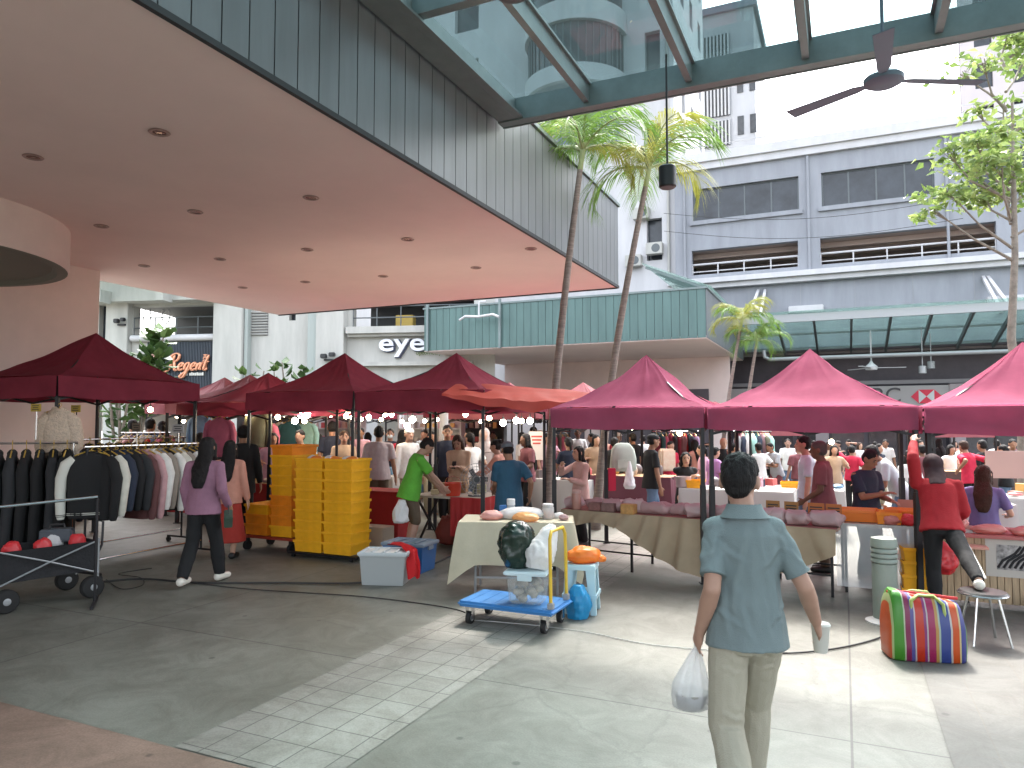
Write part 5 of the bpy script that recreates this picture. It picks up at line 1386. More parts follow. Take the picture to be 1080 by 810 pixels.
# ---------------------------------------------------------------- pale blue plastic stool with an orange bag
def plastic_stool(label, p, rz, m_, H=.46, wt=.27, wb=.36):
    t = thing('plastic_stool', label, 'stool', p, rz)
    s_ = MB(); s_.loft([ring(wt + .03, wt + .03, H - .05), ring(wt + .02, wt + .02, H - .01), ring(wt, wt, H), ring(wt - .06, wt - .06, H), ring(wt - .07, wt - .07, H - .006)]); s_.build('seat', m_, t, bevel=.008)
    for x in (-1, 1):
        for y in (-1, 1):
            l = MB(); a = wt / 2 - .005; b = wb / 2 - .02
            P = [(x * b, y * b, 0), (x * (b - .055), y * b, 0), (x * (b - .05), y * (b - .05), 0), (x * b, y * (b - .055), 0)]
            Q = [(x * (a + .012), y * (a + .012), H - .05), (x * (a - .075), y * (a + .012), H - .05), (x * (a - .06), y * (a - .06), H - .05), (x * (a + .012), y * (a - .075), H - .05)]
            l.loft([P, Q]); l.build('leg', m_, t, bevel=.004)
    br_ = MB(); k = (wt / 2 + (wb - wt) / 2 * .62)
    for a, b in (((-k, -k), (k, -k)), ((k, -k), (k, k)), ((k, k), (-k, k)), ((-k, k), (-k, -k))): br_.bar((a[0] * .97, a[1] * .97, .17), (b[0] * .97, b[1] * .97, .17), .016, .035)
    br_.build('stretcher', m_, t)
    return t
M_stool = mat('pale blue plastic', (.42, .60, .66), .35)
sp_ = V((.67, 7.02, 0))
plastic_stool('pale blue plastic stool right of the blue trolley', sp_, R(-14), M_stool)
b = MB(); blob(b, (0, 0, .065), (.17, .11, .085), 4.4, .22); blob(b, (.16, -.03, .03), (.05, .04, .035), 7.7, .3)
b.single('orange_bag', P_orange, 'knotted orange plastic bag on the pale blue stool', 'bag', (sp_.x + .02, sp_.y, .462), .25, smooth=60)

# ================================================================ long curtained table with wrapped goods
ta, tb = V((.64, 9.30, 0)), V((3.34, 7.50, 0)); td = (tb - ta); TL = td.length; tdir = td.normalized(); tn = V((-tdir.y, tdir.x, 0)); TH = .70
tl = thing('market_table', 'long trestle table under the wrinkled sunlit tent with a swagged tan curtain', 'table', (ta + tb) / 2, math.atan2(td.y, td.x))
MB().box((0, .36, TH - .015), (TL, .72, .03)).build('tabletop', mat('table board', (.32, .24, .18), .6), tl)
for x in (-TL / 2 + .05, -TL / 2 + .95, TL / 2 - .72, TL / 2 - .05):
    for y in (.03, .66): MB().box((x, y, TH / 2 - .016), (.026, .026, TH - .034)).build('leg', M_pole, tl)
m = MB()
for y in (.03, .66): m.bar((-TL / 2 + .06, y, .22), (TL / 2 - .06, y, .22), .018, .018)
m.build('brace', M_pole, tl)
def cut(u, v):
    s_ = u * TL
    if u < .24: d = .16 + .03 * math.sin(u * 30)
    else:
        k = (u - .24) / .76
        d = .16 + .50 * math.sin(min(1, k / .52) * math.pi / 2) if k < .52 else .66 - .40 * ((k - .52) / .48) ** 1.5
    pl = (.015 + .035 * v) * math.sin(s_ * 23 + 1.3 * math.sin(s_ * 5) + v * 3.0 * math.sin(s_ * 1.7)) * min(1, .15 + d * 1.4) + .02 * v * nz((s_ * 3, v * 2, 7))
    sw = -.06 * v * math.sin(math.pi * min(1, max(0, u)))
    p = ta + tdir * (s_ + .0) + tn * (-.03 - abs(pl) * .5 - pl * .8 + sw)
    return (p.x, p.y, TH + .004 - d * v)
m = MB(); m.grid(cut, 190, 16); 
m.single('table_curtain', M_beige, 'tan curtain swagged along the front of the long table', 'curtain', (ta + tb) / 2, space=Matrix(), smooth=70)
m = MB(); m.grid(lambda u, v: tuple(ta + tdir * (u * TL) + tn * (-.03 + .75 * v) + V((0, 0, TH + .006))), 12, 4); m.single('table_cover', mat('dusty red cover', (.35, .12, .11), .8), 'dusty red cover on top of the long curtained table', 'tablecloth', (ta + tb) / 2, space=Matrix())
def ontab(s_, t_, z=TH + .01): return ta + tdir * s_ + tn * t_ + V((0, 0, z))
lrz = math.atan2(td.y, td.x)
lab_w = ['at the left end', 'second from the left end', 'behind the brown jar', 'right of the brown jar', 'before the seated woman', 'in front of the seated woman', 'left of the paired tent poles', 'beside the walking man', 'at the shoulder of the walking man', 'hidden behind the walking man', 'right of the walking man', 'at the right end']
for i in range(12):
    s_ = .12 + i * (TL - .25) / 11; b = MB()
    kx = rnd.uniform(.8, 1.2); kz = rnd.uniform(.75, 1.15); b.tube(curve([(-.15 * kx, 0, .06), (-.11 * kx, 0, .07), (.10 * kx, 0, .075), (.14 * kx, .01, .08), (.17 * kx, .02, .10)], 20), lin([.02, .075 * kz, .08 * kz, .05, .015], 20), 28)
    for j, v in enumerate(b.v):
        q = v * 13 + V((i * 3.1, 0, 0)); b.v[j] = v + V((nz(q), nz(q + V((3, 0, 0))), nz(q + V((0, 5, 0))))) * .022 + V((0, 0, .22 - abs(nz(v * 30 + V((i, 0, 0)))))) * .02
        b.v[j].z = max(.001, b.v[j].z)
    if i % 3 == 0: b.tube([(-.02, -.085, .05), (.0, -.09, .10), (.02, -.05, .15), (.03, .0, .165)], .006, 5)
    b.single('wrapped_roll', P_pink if i % 3 else plastic('pale pink wrap', (.62, .46, .46)), 'pinkish wrapped roll on the curtained table, ' + lab_w[i], 'packet', ontab(s_, .10 + .05 * (i % 2)), lrz + rnd.uniform(-.2, .2), 'wrapped rolls on the curtained table', smooth=60)
for i in range(9):
    s_ = .3 + i * .3; b = MB(); blob(b, (0, 0, .05), (.13, .10, .065), i * 1.9, .2)
    b.single('wrapped_pack', P_pink, ORD[i] + ' pinkish wrapped pack from the left in the rear row on the curtained table', 'packet', ontab(s_, .42), i, 'wrapped packs in the rear row', smooth=60)
t = thing('brown_jar', 'tall brown pink canister standing near the left of the curtained table', 'jar', ontab(.20, .02))
MB().lathe([(.055, 0), (.062, .01), (.062, .19), (.056, .2)], n=20).build('canister', mat('brown pink canister', (.40, .20, .16), .4), t, smooth=40); MB().lathe([(.058, .201), (.058, .235), (.05, .24)], n=20).build('lid', mat('dusty lid', (.48, .30, .26), .5), t)
for i, (s_, c, lab) in enumerate([(.48, (.20, .09, .08), 'dark red carton between the canister and the brown carton'), (.66, (.18, .10, .09), 'dark brown carton left of the orange brown carton'), (.93, (.45, .24, .08), 'orange brown carton on the front edge of the curtained table')]):
    MB().box((0, 0, .05), (.17, .12, .10 if i < 2 else .12)).single('carton', mat('carton %d' % i, c, .7, var=.3, vs=14), lab, 'carton', ontab(s_, -.0 if i == 2 else .02, TH + .012), lrz, bevel=.006)
for i, (s_, h, w, lab) in enumerate([(2.52, .12, .15, 'brown price card right of the walking man, first of four'), (2.72, .12, .15, 'brown price card right of the walking man, second of four'), (2.98, .12, .17, 'orange brown lettered card, third of four on the table end'), (3.16, .12, .16, 'orange brown lettered card, last of four on the table end')]):
    t = thing('price_card', lab, 'card', ontab(s_, .40, TH + .01), lrz, 'price cards on the curtained table')
    MB().box((0, 0, .15), (w, .01, h)).build('card', mat('brown card %d' % (i // 2), [(.30, .15, .04), (.42, .13, .03)][i // 2], .6), t); MB().box((0, .01, .05), (.02, .01, .1)).build('stand', M_card, t)
    m = MB()
    for k in range(2 if i > 1 else 3): m.box((0, -.006, .165 - .03 * k), (w * .75, .002, .014))
    m.build('print', M_dark, t)

# ================================================================ right stall: orange trays, clear sheet, bollard
sa = V((3.55, 7.75, 0)); 
rs = thing('market_table', 'stall table of orange trays behind the grey bollard, skirted with clear plastic', 'table', sa + W * .55 + U * .35, AZ)
MB().box((0, 0, TH + .02), (1.25, .75, .03)).build('tabletop', mat('table board', (.32, .24, .18), .6), rs)
for x in (-.55, .55):
    for y in (-.3, .3): MB().box((x, y, TH / 2), (.028, .028, TH)).build('leg', M_pole, rs)
m = MB(); m.grid(lambda u, v: (-.64 + 1.28 * u, -.39 - .03 * v - .025 * nz((u * 5, v * 4, 3)) * v, TH + .04 - .66 * v), 24, 12)
m.single('plastic_sheet', P_clear, 'clear plastic sheet hanging from the orange tray stall behind the bollard', 'plastic sheet', sa + W * .55 + U * .35, AZ, smooth=60)
def ors(x, y, z=TH + .037): return WM[rs] @ V((x, y, z))
M_ortray = mat('orange tray plastic', (.80, .20, .02), .4, trl=.1)
for i, (x, y, w, m_, lab) in enumerate([(-.42, -.1, .40, M_ortray, 'orange tray at the left end of the stall behind the bollard'), (-.13, -.2, .24, M_yel2, 'amber tray in front of the orange ones behind the bollard'), (.05, .08, .42, M_ortray, 'orange tray in the middle, right below the navy shirted woman'), (.42, -.08, .32, M_ortray, 'orange tray beside the twin tent pole')]):
    crate(ors(x, y), AZ, w, .30, .13, m_, lab, 'orange trays on the stall')
for i in range(5):
    b = MB(); blob(b, (0, 0, .05), (.10, .08, .06), i * 2.1 + 1, .25); b.single('pink_packet', P_red if i % 2 else plastic('salmon wrap', (.75, .30, .26)), ORD[i] + ' red pink packet from the left before the orange trays', 'packet', ors(-.1 + .15 * i, -.30 + .03 * (i % 2)), i, 'red pink packets before the trays', smooth=60)
for i, (x, lab) in enumerate([(.12, 'pink brown cardboard panel held upright behind the orange trays'), (.50, 'pink brown cardboard panel behind the twin tent pole')]):
    MB().box((0, 0, .11), (.26, .012, .2)).single('cardboard_panel', mat('pinkish card', (.42, .20, .15), .8), lab, 'cardboard', ors(x, .30, TH + .036), AZ)
# bollard
bo = thing('bollard', 'pale grey green ringed bollard on a flange behind the striped bag', 'bollard', (3.38, 6.62, 0))
M_boll = mat('grey green bollard', (.25, .29, .25), .5, var=.08, vs=5)
MB().lathe([(.17, 0), (.17, .012), (.12, .03), (.105, .04)], n=32).build('flange', mat('pale flange', (.55, .55, .52), .5), bo)
MB().lathe([(.105, .041), (.105, .52)], n=32).build('post', M_boll, bo, smooth=40)
prof = [(.105, .52)]
for k in range(4): prof += [(.105, .53 + .045 * k), (.085, .533 + .045 * k), (.085, .541 + .045 * k), (.112, .544 + .045 * k), (.112, .56 + .045 * k)]
prof += [(.11, .72), (.105, .755), (.06, .765)]
MB().lathe(prof, n=32).build('louvre_head', M_boll, bo, smooth=30)
# slatted counter with photo prints
ca = V((4.28, 7.30, 0)); cl = 2.4
cn_ = thing('slatted_counter', 'slatted wooden counter with photo prints under the right edge tent', 'counter', ca + W * cl / 2, AZ)
m = MB()
for k in range(40): m.box((-cl / 2 + (k + .5) * cl / 40, 0, .36), (cl / 40 - .006, .02, .62))
m.build('slat_front', M_wood, cn_)
MB().box((0, .03, .36), (cl, .02, .62)).build('backing', M_card, cn_); MB().box((0, .32, .69), (cl + .06, .74, .03)).build('top', mat('reddish counter top', (.42, .12, .11), .6), cn_)
M_photo = mat('photo print', (.05, .045, .045), .5, col2=(.55, .50, .48), vs=16, var=.2)
M_prt = mat('pale print paper', (.50, .45, .40), .6)
for i, x in enumerate((-.52, .12, .76)):
    pr = thing('photo_print', ['first', 'second', 'third'][i] + ' pale print with a grey photo on the slatted counter, counted from the twin pole', 'poster', WM[cn_] @ V((x, -.013, .30)), AZ, 'photo prints on the counter')
    MB().box((0, -.003, .19), (.58, .004, .36)).build('paper', M_prt, pr)
    m = MB(); m.box((0, -.007, .20), (.40, .002, .24)); m.build('photo', M_photo, pr)
    m = MB()
    for k in range(7): m.tube([(-.19 + .045 * k, -.0085, .10), (-.15 + .045 * k, -.0085, .17), (-.05 + .04 * k, -.0085, .24), (.0 + .03 * k, -.0085, .31)], .012, 4)
    m.xf(Matrix.Diagonal((1, 1, 1, 1))); m.build('pictured_rolls', mat('photo dark', (.03, .028, .03), .6), pr)
for i in range(4):
    crate(ors(.78, -.12, 0) * 0 + V((4.12 - .0, 7.42, .0 + .135 * i)), AZ + .05 * i, .30, .26, .14, M_yel, 'yellow crate under the counter beside the twin pole, ' + ORD[i] + ' from the floor', 'yellow crates by the twin pole')
for i in range(3):
    b = MB(); blob(b, (0, 0, .09), (.16, .12, .10), i * 5.5, .18); q = WM[cn_] @ V((-.35 + .62 * i, -.14, 0)); b.single('red_sack', plastic('dull red plastic', (.36, .03, .05)), 'dull red bag on the floor at the foot of the counter, ' + ORD[i] + ' from the left', 'bag', q, i, 'red bags at the counter foot', smooth=60)
for i, (x, y, lab) in enumerate([(.35, .15, 'orange tray on the counter, nearest the long haired woman'), (.85, .18, 'orange tray on the counter at the right edge')]):
    crate(WM[cn_] @ V((x, y, .706)), AZ, .42, .30, .09, M_ortray, lab, 'orange trays on the counter')
for i in range(4):
    b = MB(); blob(b, (0, 0, .04), (.17, .10, .05), i * 3.3, .2); b.single('pink_packet', plastic('salmon wrap', (.75, .30, .26)), 'salmon pink wrapped packet on the counter, ' + ORD[i] + ' from the twin pole', 'packet', WM[cn_] @ V((-.75 + .32 * i, .12, .706)), 0, 'salmon packets on the counter', smooth=60)
# pinkish flap board beside the pole and red carrier bag under it
MB().box((0, 0, 0), (.42, .30, .02)).single('card_flap', mat('salmon card', (.62, .32, .24), .7), 'salmon card board sticking out beside the twin pole', 'board', WM[cn_] @ V((-1.02, -.08, .60)), AZ)
q = V((4.13, 6.98, .36))
sack('red orange carrier bag hanging beside the leg of the woman in red', q, curve([(0, 0, .0), (0, 0, .08), (-.02, 0, .18), (-.06, 0, .30), (-.08, 0, .36)]), lin([.06, .13, .12, .06, .02]), P_red, 5.1, AZ)

# ---------------------------------------------------------------- striped bag
sb = V((3.17, 5.66, 0)); sbr = R(-12)
m_st = bpy.data.materials.new('striped woven plastic'); m_st.use_nodes = True
n, l = m_st.node_tree.nodes, m_st.node_tree.links
tcn = n.new('ShaderNodeTexCoord'); sx = n.new('ShaderNodeSeparateXYZ'); l.new(tcn.outputs['Object'], sx.inputs[0])
ad = n.new('ShaderNodeMath'); ad.operation = 'MULTIPLY_ADD'; ad.inputs[1].default_value = 1 / .66; ad.inputs[2].default_value = .5; 
yy_ = n.new('ShaderNodeMath'); yy_.operation = 'MULTIPLY_ADD'; yy_.inputs[1].default_value = .06; l.new(sx.outputs['Y'], yy_.inputs[0]); l.new(sx.outputs['X'], yy_.inputs[2])
l.new(yy_.outputs[0], ad.inputs[0])
rp = n.new('ShaderNodeValToRGB'); rp.color_ramp.interpolation = 'CONSTANT'
stripes = [(0, (.10, .07, .30)), (.04, (.75, .55, .10)), (.07, (.80, .12, .02)), (.10, (.55, .65, .30)), (.12, (.08, .35, .03)), (.22, (.60, .65, .45)), (.235, (.30, .02, .10)), (.29, (.12, .10, .35)), (.33, (.7, .6, .6)), (.345, (.70, .04, .01)), (.43, (.30, .04, .20)), (.46, (.65, .55, .55)), (.475, (.45, .02, .12)), (.55, (.65, .35, .10)), (.58, (.50, .62, .50)), (.60, (.05, .08, .33)), (.70, (.7, .65, .6)), (.72, (.75, .10, .01)), (.80, (.75, .6, .3)), (.82, (.06, .07, .32)), (.88, (.12, .30, .06)), (.92, (.28, .17, .06))]
el = rp.color_ramp.elements; el[0].position = 0; el[0].color = (*stripes[0][1], 1); el[1].position = stripes[1][0]; el[1].color = (*stripes[1][1], 1)
for (p_, c_) in stripes[2:]: e = el.new(p_); e.color = (c_[0] * .58, c_[1] * .58, c_[2] * .58, 1)
l.new(ad.outputs[0], rp.inputs[0]); l.new(rp.outputs[0], n['Principled BSDF'].inputs['Base Color']); n['Principled BSDF'].inputs['Roughness'].default_value = .4
tb_ = thing('striped_bag', 'big multicoloured striped woven bag standing on the floor at right', 'bag', sb, sbr)
m = MB(); rings = []
for (z, w, d) in ((0, .285, .15), (.015, .30, .165), (.12, .305, .17), (.25, .30, .165), (.36, .285, .15), (.43, .27, .12), (.465, .255, .095), (.47, .20, .05)):
    rg_ = []
    for i in range(56):
        a = 2 * math.pi * i / 56; c, s_ = math.cos(a), math.sin(a)
        x = w * math.copysign(abs(c) ** .38, c); y = d * math.copysign(abs(s_) ** .38, s_)
        k = .022 * nz((x * 7, y * 7, z * 6)) + .012 * nz((x * 18, y * 18, z * 14))
        zz_ = z + (.03 * nz((x * 5, 3, 1)) - .035 * (x / .3) if z > .3 else 0) + (.012 * math.sin(x * 25) if z > .4 else 0)
        rg_.append((x * (1 + k * 1.6), y * (1 + 4 * k), max(.001, zz_)))
    rings.append(rg_)
m.loft(rings); m.xf(Matrix.Diagonal((.92, .95, 1, 1))); m.build('body', m_st, tb_, smooth=60)
for y in (-.10, .10):
    MB().tube([(-.12, y * 1.25, .36), (-.11, y * 1.2, .45), (-.05, y * .7, .482), (.06, y * .7, .478), (.11, y * 1.2, .43), (.12, y * 1.25, .33)], .014, 6).build('handle', mat('green strap', (.30, .36, .10), .6), tb_, smooth=60)
m = MB(); m.tube([(-.25, -.01, .485), (-.1, 0, .487), (.08, -.01, .472), (.25, 0, .455)], .012, 6); m.build('zip_edge', mat('red strap', (.55, .04, .04), .6), tb_)

# ---------------------------------------------------------------- round stool
rsx = V((3.88, 6.02, 0)); rst = thing('round_stool', 'round stool with black seat and splayed chrome legs, a foot on it', 'stool', rsx)
MB().lathe([(.16, .385), (.178, .39), (.18, .405), (.165, .42), (.02, .424)], n=32).build('seat', mat('black vinyl', (.025, .022, .022), .4), rst, smooth=40)
MB().tube([(.178 * math.cos(a), .178 * math.sin(a), .398) for a in [2 * math.pi * i / 32 for i in range(32)]], .008, 6, closed=True).build('rim', M_chr, rst)
for a in (35, 125, 215, 305):
    MB().cyl((.11 * math.cos(R(a)), .11 * math.sin(R(a)), .385), (.20 * math.cos(R(a)), .20 * math.sin(R(a)), 0), .010, n=8).build('leg', M_chr, rst)

# ================================================================ red stall of the man in green
ra = V((-1.48, 10.55, 0)); rl_ = 1.15
rtab = thing('market_table', 'stall table with red cloth sides where the man in green works', 'table', ra + W * rl_ / 2 + U * .4, AZ)
MB().box((0, 0, .74), (rl_, .8, .03)).build('tabletop', mat('worn table top', (.42, .36, .30), .6), rtab)
for x in (-.5, .5):
    for k in (-1, 1): MB().bar((x, -.34 * k, .0), (x, .34 * k, .72), .025, .025).build('leg', M_pole, rtab)
def rcl(u, v):
    P = [V((.10, -.415, 0)), V((rl_ / 2 + .02, -.415, 0)), V((rl_ / 2 + .02, .42, 0))]; k = u * 2; i = min(int(k), 1); p = P[i].lerp(P[i + 1], k - i)
    w = .03 * v * math.sin(u * 70) + .01 * math.sin(u * 33); n_ = V((0, -1, 0)) if i == 0 else V((1, 0, 0))
    return p + n_ * w + V((0, 0, .756 - .70 * v * (1 - .25 * (1 - min(1, u * 3)))))
m = MB(); m.grid(rcl, 90, 8); m.single('red_cloth_skirt', M_redc, 'red cloth hanging down the right end of the stall of the man in green', 'tablecloth', ra + W * rl_ / 2 + U * .4, AZ, smooth=70)
def ort(x, y, z=.756): return WM[rtab] @ V((x, y, z))
t = thing('red_bucket', 'orange red plastic bucket on the table of the man in green', 'bucket', ort(.05, -.25))
MB().lathe([(.10, 0), (.105, .01), (.125, .18), (.13, .185), (.12, .186), (.10, .02)], n=24).build('pail', mat('orange red plastic', (.62, .06, .03), .4), t, smooth=40); MB().tube([(-.125, 0, .17), (-.09, 0, .25), (0, 0, .28), (.09, 0, .25), (.125, 0, .17)], .005, 6).build('handle', M_chr, t)
t = thing('desk_fan', 'small wire cage desk fan on the table of the man in green', 'fan', ort(.40, -.20), .2)
m = MB()
for k in range(5):
    m.tube([((.05 + .045 * k) * math.cos(a), -.05 + .0 * k, .24 + (.05 + .045 * k) * math.sin(a)) for a in [2 * math.pi * i / 28 for i in range(28)]], .0035, 4, closed=True)
for k in range(20): a = 2 * math.pi * k / 20; m.tube([(.04 * math.cos(a), -.06, .24 + .04 * math.sin(a)), (.23 * math.cos(a), -.04, .24 + .23 * math.sin(a)), (.23 * math.cos(a), .03, .24 + .23 * math.sin(a))], .003, 4)
m.build('cage', M_grey, t)
m = MB()
for k in range(3): m.box((.10, -.01, 0), (.13, .010, .07), M=Matrix.Rotation(.3, 3, 'X')).v[-8:]; m.xf(Matrix.Rotation(R(120), 4, 'Y'))
m.xf(Matrix.Translation((0, 0, .24))); m.build('blades', M_steel2, t)
m = MB(); m.cyl((0, .0, .24), (0, .12, .24), .06); m.cyl((0, .06, .02), (0, .06, .24), .02); m.lathe([(.11, 0), (.11, .02), (.03, .03)], (0, .05, 0), 20); m.build('stand', M_steel2, t)
for i, (x, y, w, h, c, lab) in enumerate([(-.35, .15, .22, .14, M_card, 'open brown carton at the back of the table of the man in green'), (-.1, .22, .24, .16, M_card, 'brown carton behind the orange red bucket'), (.22, .25, .2, .13, mat('greenish carton', (.33, .33, .18), .7), 'olive carton behind the desk fan'), (-.28, -.2, .12, .07, mat('tan tub', (.5, .42, .26), .6), 'tan tub under the hands of the man in green')]):
    MB().box((0, 0, h / 2), (w, w * .7, h)).single('carton', c, lab, 'carton', ort(x, y), AZ + .2 * i, bevel=.006)
for i, (x, c, lab) in enumerate([(-.2, mat('dark red cloth bag', (.18, .03, .02), .8), 'dark red bag stuffed under the table of the man in green'), (.12, mat('brown cloth bag', (.12, .06, .03), .8), 'brown bag under the middle of the table of the man in green'), (.38, P_black, 'black bag under the right end of the table of the man in green')]):
    b = MB(); blob(b, (0, 0, .2), (.17, .2, .24), i * 4.1 + 2, .2); b.single('stuffed_bag', c, lab, 'bag', ort(x, .05, 0), i, smooth=60)
q = A(423, 512, 9.9)
sack('white carrier bag hanging at the side of the man in green', (q.x + .02, q.y - .18, .47), curve([(0, 0, .0), (0, 0, .03), (.01, 0, .2), (.02, 0, .30)]), lin([.09, .11, .09, .05]), P_white, 2.7)
m = MB(); m.box((0, 0, .14), (.42, .3, .28)); m.single('carton', mat('pale carton', (.55, .46, .36), .8), 'pale carton on the floor behind the grey storage box', 'carton', (-2.0, 10.75, 0), AZ, bevel=.008)
m = MB(); m.box((0, 0, .25), (.9, .5, .72)); m.box((0, 0, .62), (.96, .56, .03)); m.single('red_stall_block', M_redc, 'table under dark red cloth behind the yellow stack and the man in green', 'table', (-2.05, 11.5, .11), AZ, bevel=.01)

# ================================================================ middle rows: tables, goods, garments, bulbs
def btable(label, px, py, D, w, d, h, m_, rz=AZ, goods=(), gm=None):
    q = A(px, py, D); p = V((q.x, D, 0)); t = thing('stall_table', label, 'table', p, rz, 'stall tables in the back rows')
    MB().box((0, 0, h), (w, d, .03)).build('tabletop', M_whc if m_ is M_whc else M_card, t)
    m = MB()
    def f(u, v):
        P = [(-w / 2, d / 2), (-w / 2, -d / 2), (w / 2, -d / 2), (w / 2, d / 2)]; k = u * 3; i = min(int(k), 2); a, b = V((*P[i], 0)), V((*P[i + 1], 0)); p = a.lerp(b, k - i); n_ = V(((b - a).y, -(b - a).x, 0)).normalized()
        return p - n_ * -(.012 + .02 * v * (1 + math.sin(u * 60))) + V((0, 0, h + .018 - (h - .06) * v))
    m.grid(f, 72, 4); m.build('skirt', m_, t, smooth=70)
    return t
def goods(t, label, n, w, d, h, cols, hmin=.05, hmax=.2, name='boxed_goods', grp=None):
    xs = sorted(rnd.uniform(-w / 2, w / 2) for _ in range(n))
    for i in range(n):
        x = xs[i]; y = rnd.uniform(-d / 2, d / 2); hh = rnd.uniform(hmin, hmax); ci = rnd.randrange(len(cols)); c = cols[ci]
        p = WM[t] @ V((x, y, h + .019))
        b = MB()
        k = rnd.random()
        if k < .4: b.box((0, 0, hh / 2), (rnd.uniform(.08, .2), rnd.uniform(.08, .16), hh)); kd = 'box'
        elif k < .7: b.lathe([(.05, 0), (.055, hh * .8), (.03, hh)], n=12); kd = 'jar'
        else: blob(b, (0, 0, hh * .4), (.1, .08, hh * .5), i * 1.3, .2, 10, 7); kd = 'packet'
        b.single('goods_' + kd, c, GN[ci] + ' ' + kd + ', ' + ORD[i] + ' from the left of the ' + label, kd, p, rnd.uniform(0, 3), grp or label, smooth=40)
GN = ['beige', 'red', 'pale', 'dark', 'orange', 'brown', 'blue', 'pink']
GC = [mat('goods %d' % i, c, .5) for i, c in enumerate([(.6, .5, .42), (.5, .1, .1), (.65, .62, .6), (.15, .12, .12), (.6, .35, .1), (.3, .2, .15), (.1, .2, .3), (.6, .3, .35)])]
T = [btable('red skirted table behind the tall dark man', 270, 520, 13.0, 1.3, .7, .74, M_redc), btable('dim skirted table between the racks and the walking woman', 190, 500, 14.5, 1.6, .7, .74, M_redc),
     btable('white table behind the pale shirted man', 392, 500, 14.0, 1.4, .7, .78, M_whc), btable('white table under bulbs behind the woman with the phone', 500, 500, 14.6, 1.7, .7, .8, M_whc),
     btable('pale table behind the left palm trunk', 590, 500, 13.6, 1.3, .7, .74, M_whc), btable('plum skirted table behind the man in the black cap', 668, 500, 13.4, 1.5, .7, .82, mat('plum cloth', (.16, .05, .07), .8)),
     btable('long white table behind the head of the walking man', 778, 520, 11.6, 1.7, .8, .74, M_whc), btable('white table behind the maroon shirted man', 848, 520, 11.9, 1.2, .8, .72, M_whc),
     btable('bright white table behind the woman in red', 1010, 530, 10.0, 1.2, .8, .72, M_whc), btable('white table at the far right behind the long haired woman', 1075, 530, 10.6, 1.2, .8, .72, M_whc), btable('dark table of gear under the far right awning', 1040, 500, 14, 1.8, .7, .85, mat('brown cloth', (.12, .08, .07), .8))]
gl_ = ['jars and boxes on the red skirted table', 'goods on the dim skirted table', 'goods behind the pinkish grey shirt', 'goods on the white table under the bulbs', 'goods behind the left palm trunk', 'goods on the plum skirted table', 'goods on the long white table', 'goods behind the maroon polo', 'gear behind the woman in red', 'gear on the far right white table', 'gear on the dark far right table']
for t, g_, n_ in zip(T, gl_, (8, 10, 10, 14, 8, 12, 7, 5, 7, 8, 12)):
    w = t.children[0].dimensions if False else None
    h = {0: .74}.get(0); hz = [c for c in t.children if c.name.startswith('tabletop')][0].data.vertices[-1].co.z
    goods(t, g_, n_, 1.1, .45, hz, GC, grp=g_)
for i, (x, m_, lab) in enumerate([(-.62, M_yel, 'yellow tray with a red handle at the left of the long white table'), (.15, M_yel, 'small yellow tray beside the head of the walking man'), (.5, M_yel, 'tall yellow tub left of the pale blue shirted man')]):
    crate(WM[T[6] if i == 0 else T[7]] @ V((x if i == 0 else x - .35, -.2, .756 if i == 0 else .736)), AZ, .28, .24, [.13, .11, .17][i], m_, lab, 'yellow tubs on the white tables')
t = thing('cooking_pot', 'pale steel pot at the left end of the long white table', 'pot', WM[T[6]] @ V((-.82, -.2, .757)))
MB().lathe([(.10, 0), (.12, .02), (.125, .17), (.13, .175), (.115, .176), (.11, .03)], n=22).build('pot', mat('dull steel', (.55, .45, .45), .35, .6), t, smooth=40); MB().tube([(-.15, 0, .13), (-.18, 0, .14), (-.15, 0, .15)], .008, 5).build('handle', M_blk, t)
# upright boards and a bag of produce
q = A(1063, 490, 11.2); MB().box((0, 0, 0), (.62, .03, .42)).single('menu_board', mat('dusty pink board', (.42, .27, .24), .7), 'dusty pink board hanging at the right edge under the tent', 'board', q, -.2)
q = A(657, 482, 11.3)
b = MB(); rings = []
for (z, w, d) in ((0, .16, .09), (.03, .20, .11), (.2, .20, .11), (.34, .17, .09), (.42, .12, .05), (.44, .08, .02)):
    rings.append([(w * math.copysign(abs(math.cos(a)) ** .6, math.cos(a)) * (1 + .1 * nz((math.cos(a) * 3, math.sin(a) * 3, z * 8))), d * math.copysign(abs(math.sin(a)) ** .6, math.sin(a)) * (1 + .25 * nz((math.cos(a) * 4, math.sin(a) * 4, z * 9))), z) for a in [2 * math.pi * i / 28 for i in range(28)]])
b.loft(rings); hb = thing('backpack', 'pale mint rucksack hanging under the wrinkled sunlit tent', 'backpack', (q.x, q.y, q.z - .22)); b.build('bag', mat('pale mint canvas', (.50, .56, .48), .8, var=.1, vs=6), hb, smooth=60)
b = MB(); b.box((0, -.10, .12), (.24, .05, .16)); b.build('pocket', mat('pale mint canvas', (.50, .56, .48), .8), hb, bevel=.02); MB().tube([(-.05, 0, .43), (-.04, 0, .5), (0, .0, .9), (.04, 0, .5), (.05, 0, .43)], .008, 5).build('strap', M_pole, hb)
q = A(662, 525, 11.0); sack('twisted white plastic bag hanging below the mint rucksack', (q.x + .03, q.y, .80), curve([(0, 0, .0), (0, 0, .05), (0, 0, .2), (0, 0, .42)]), lin([.06, .10, .06, .02]), P_white, 6.6)
q = A(655, 503, 10.9); MB().box((0, 0, 0), (.12, .05, .34)).single('red_banner', mat('crimson cloth', (.50, .01, .05), .7), 'crimson banner strip beside the right palm trunk', 'banner', (q.x - .14, q.y, .95), 0, bevel=.01)
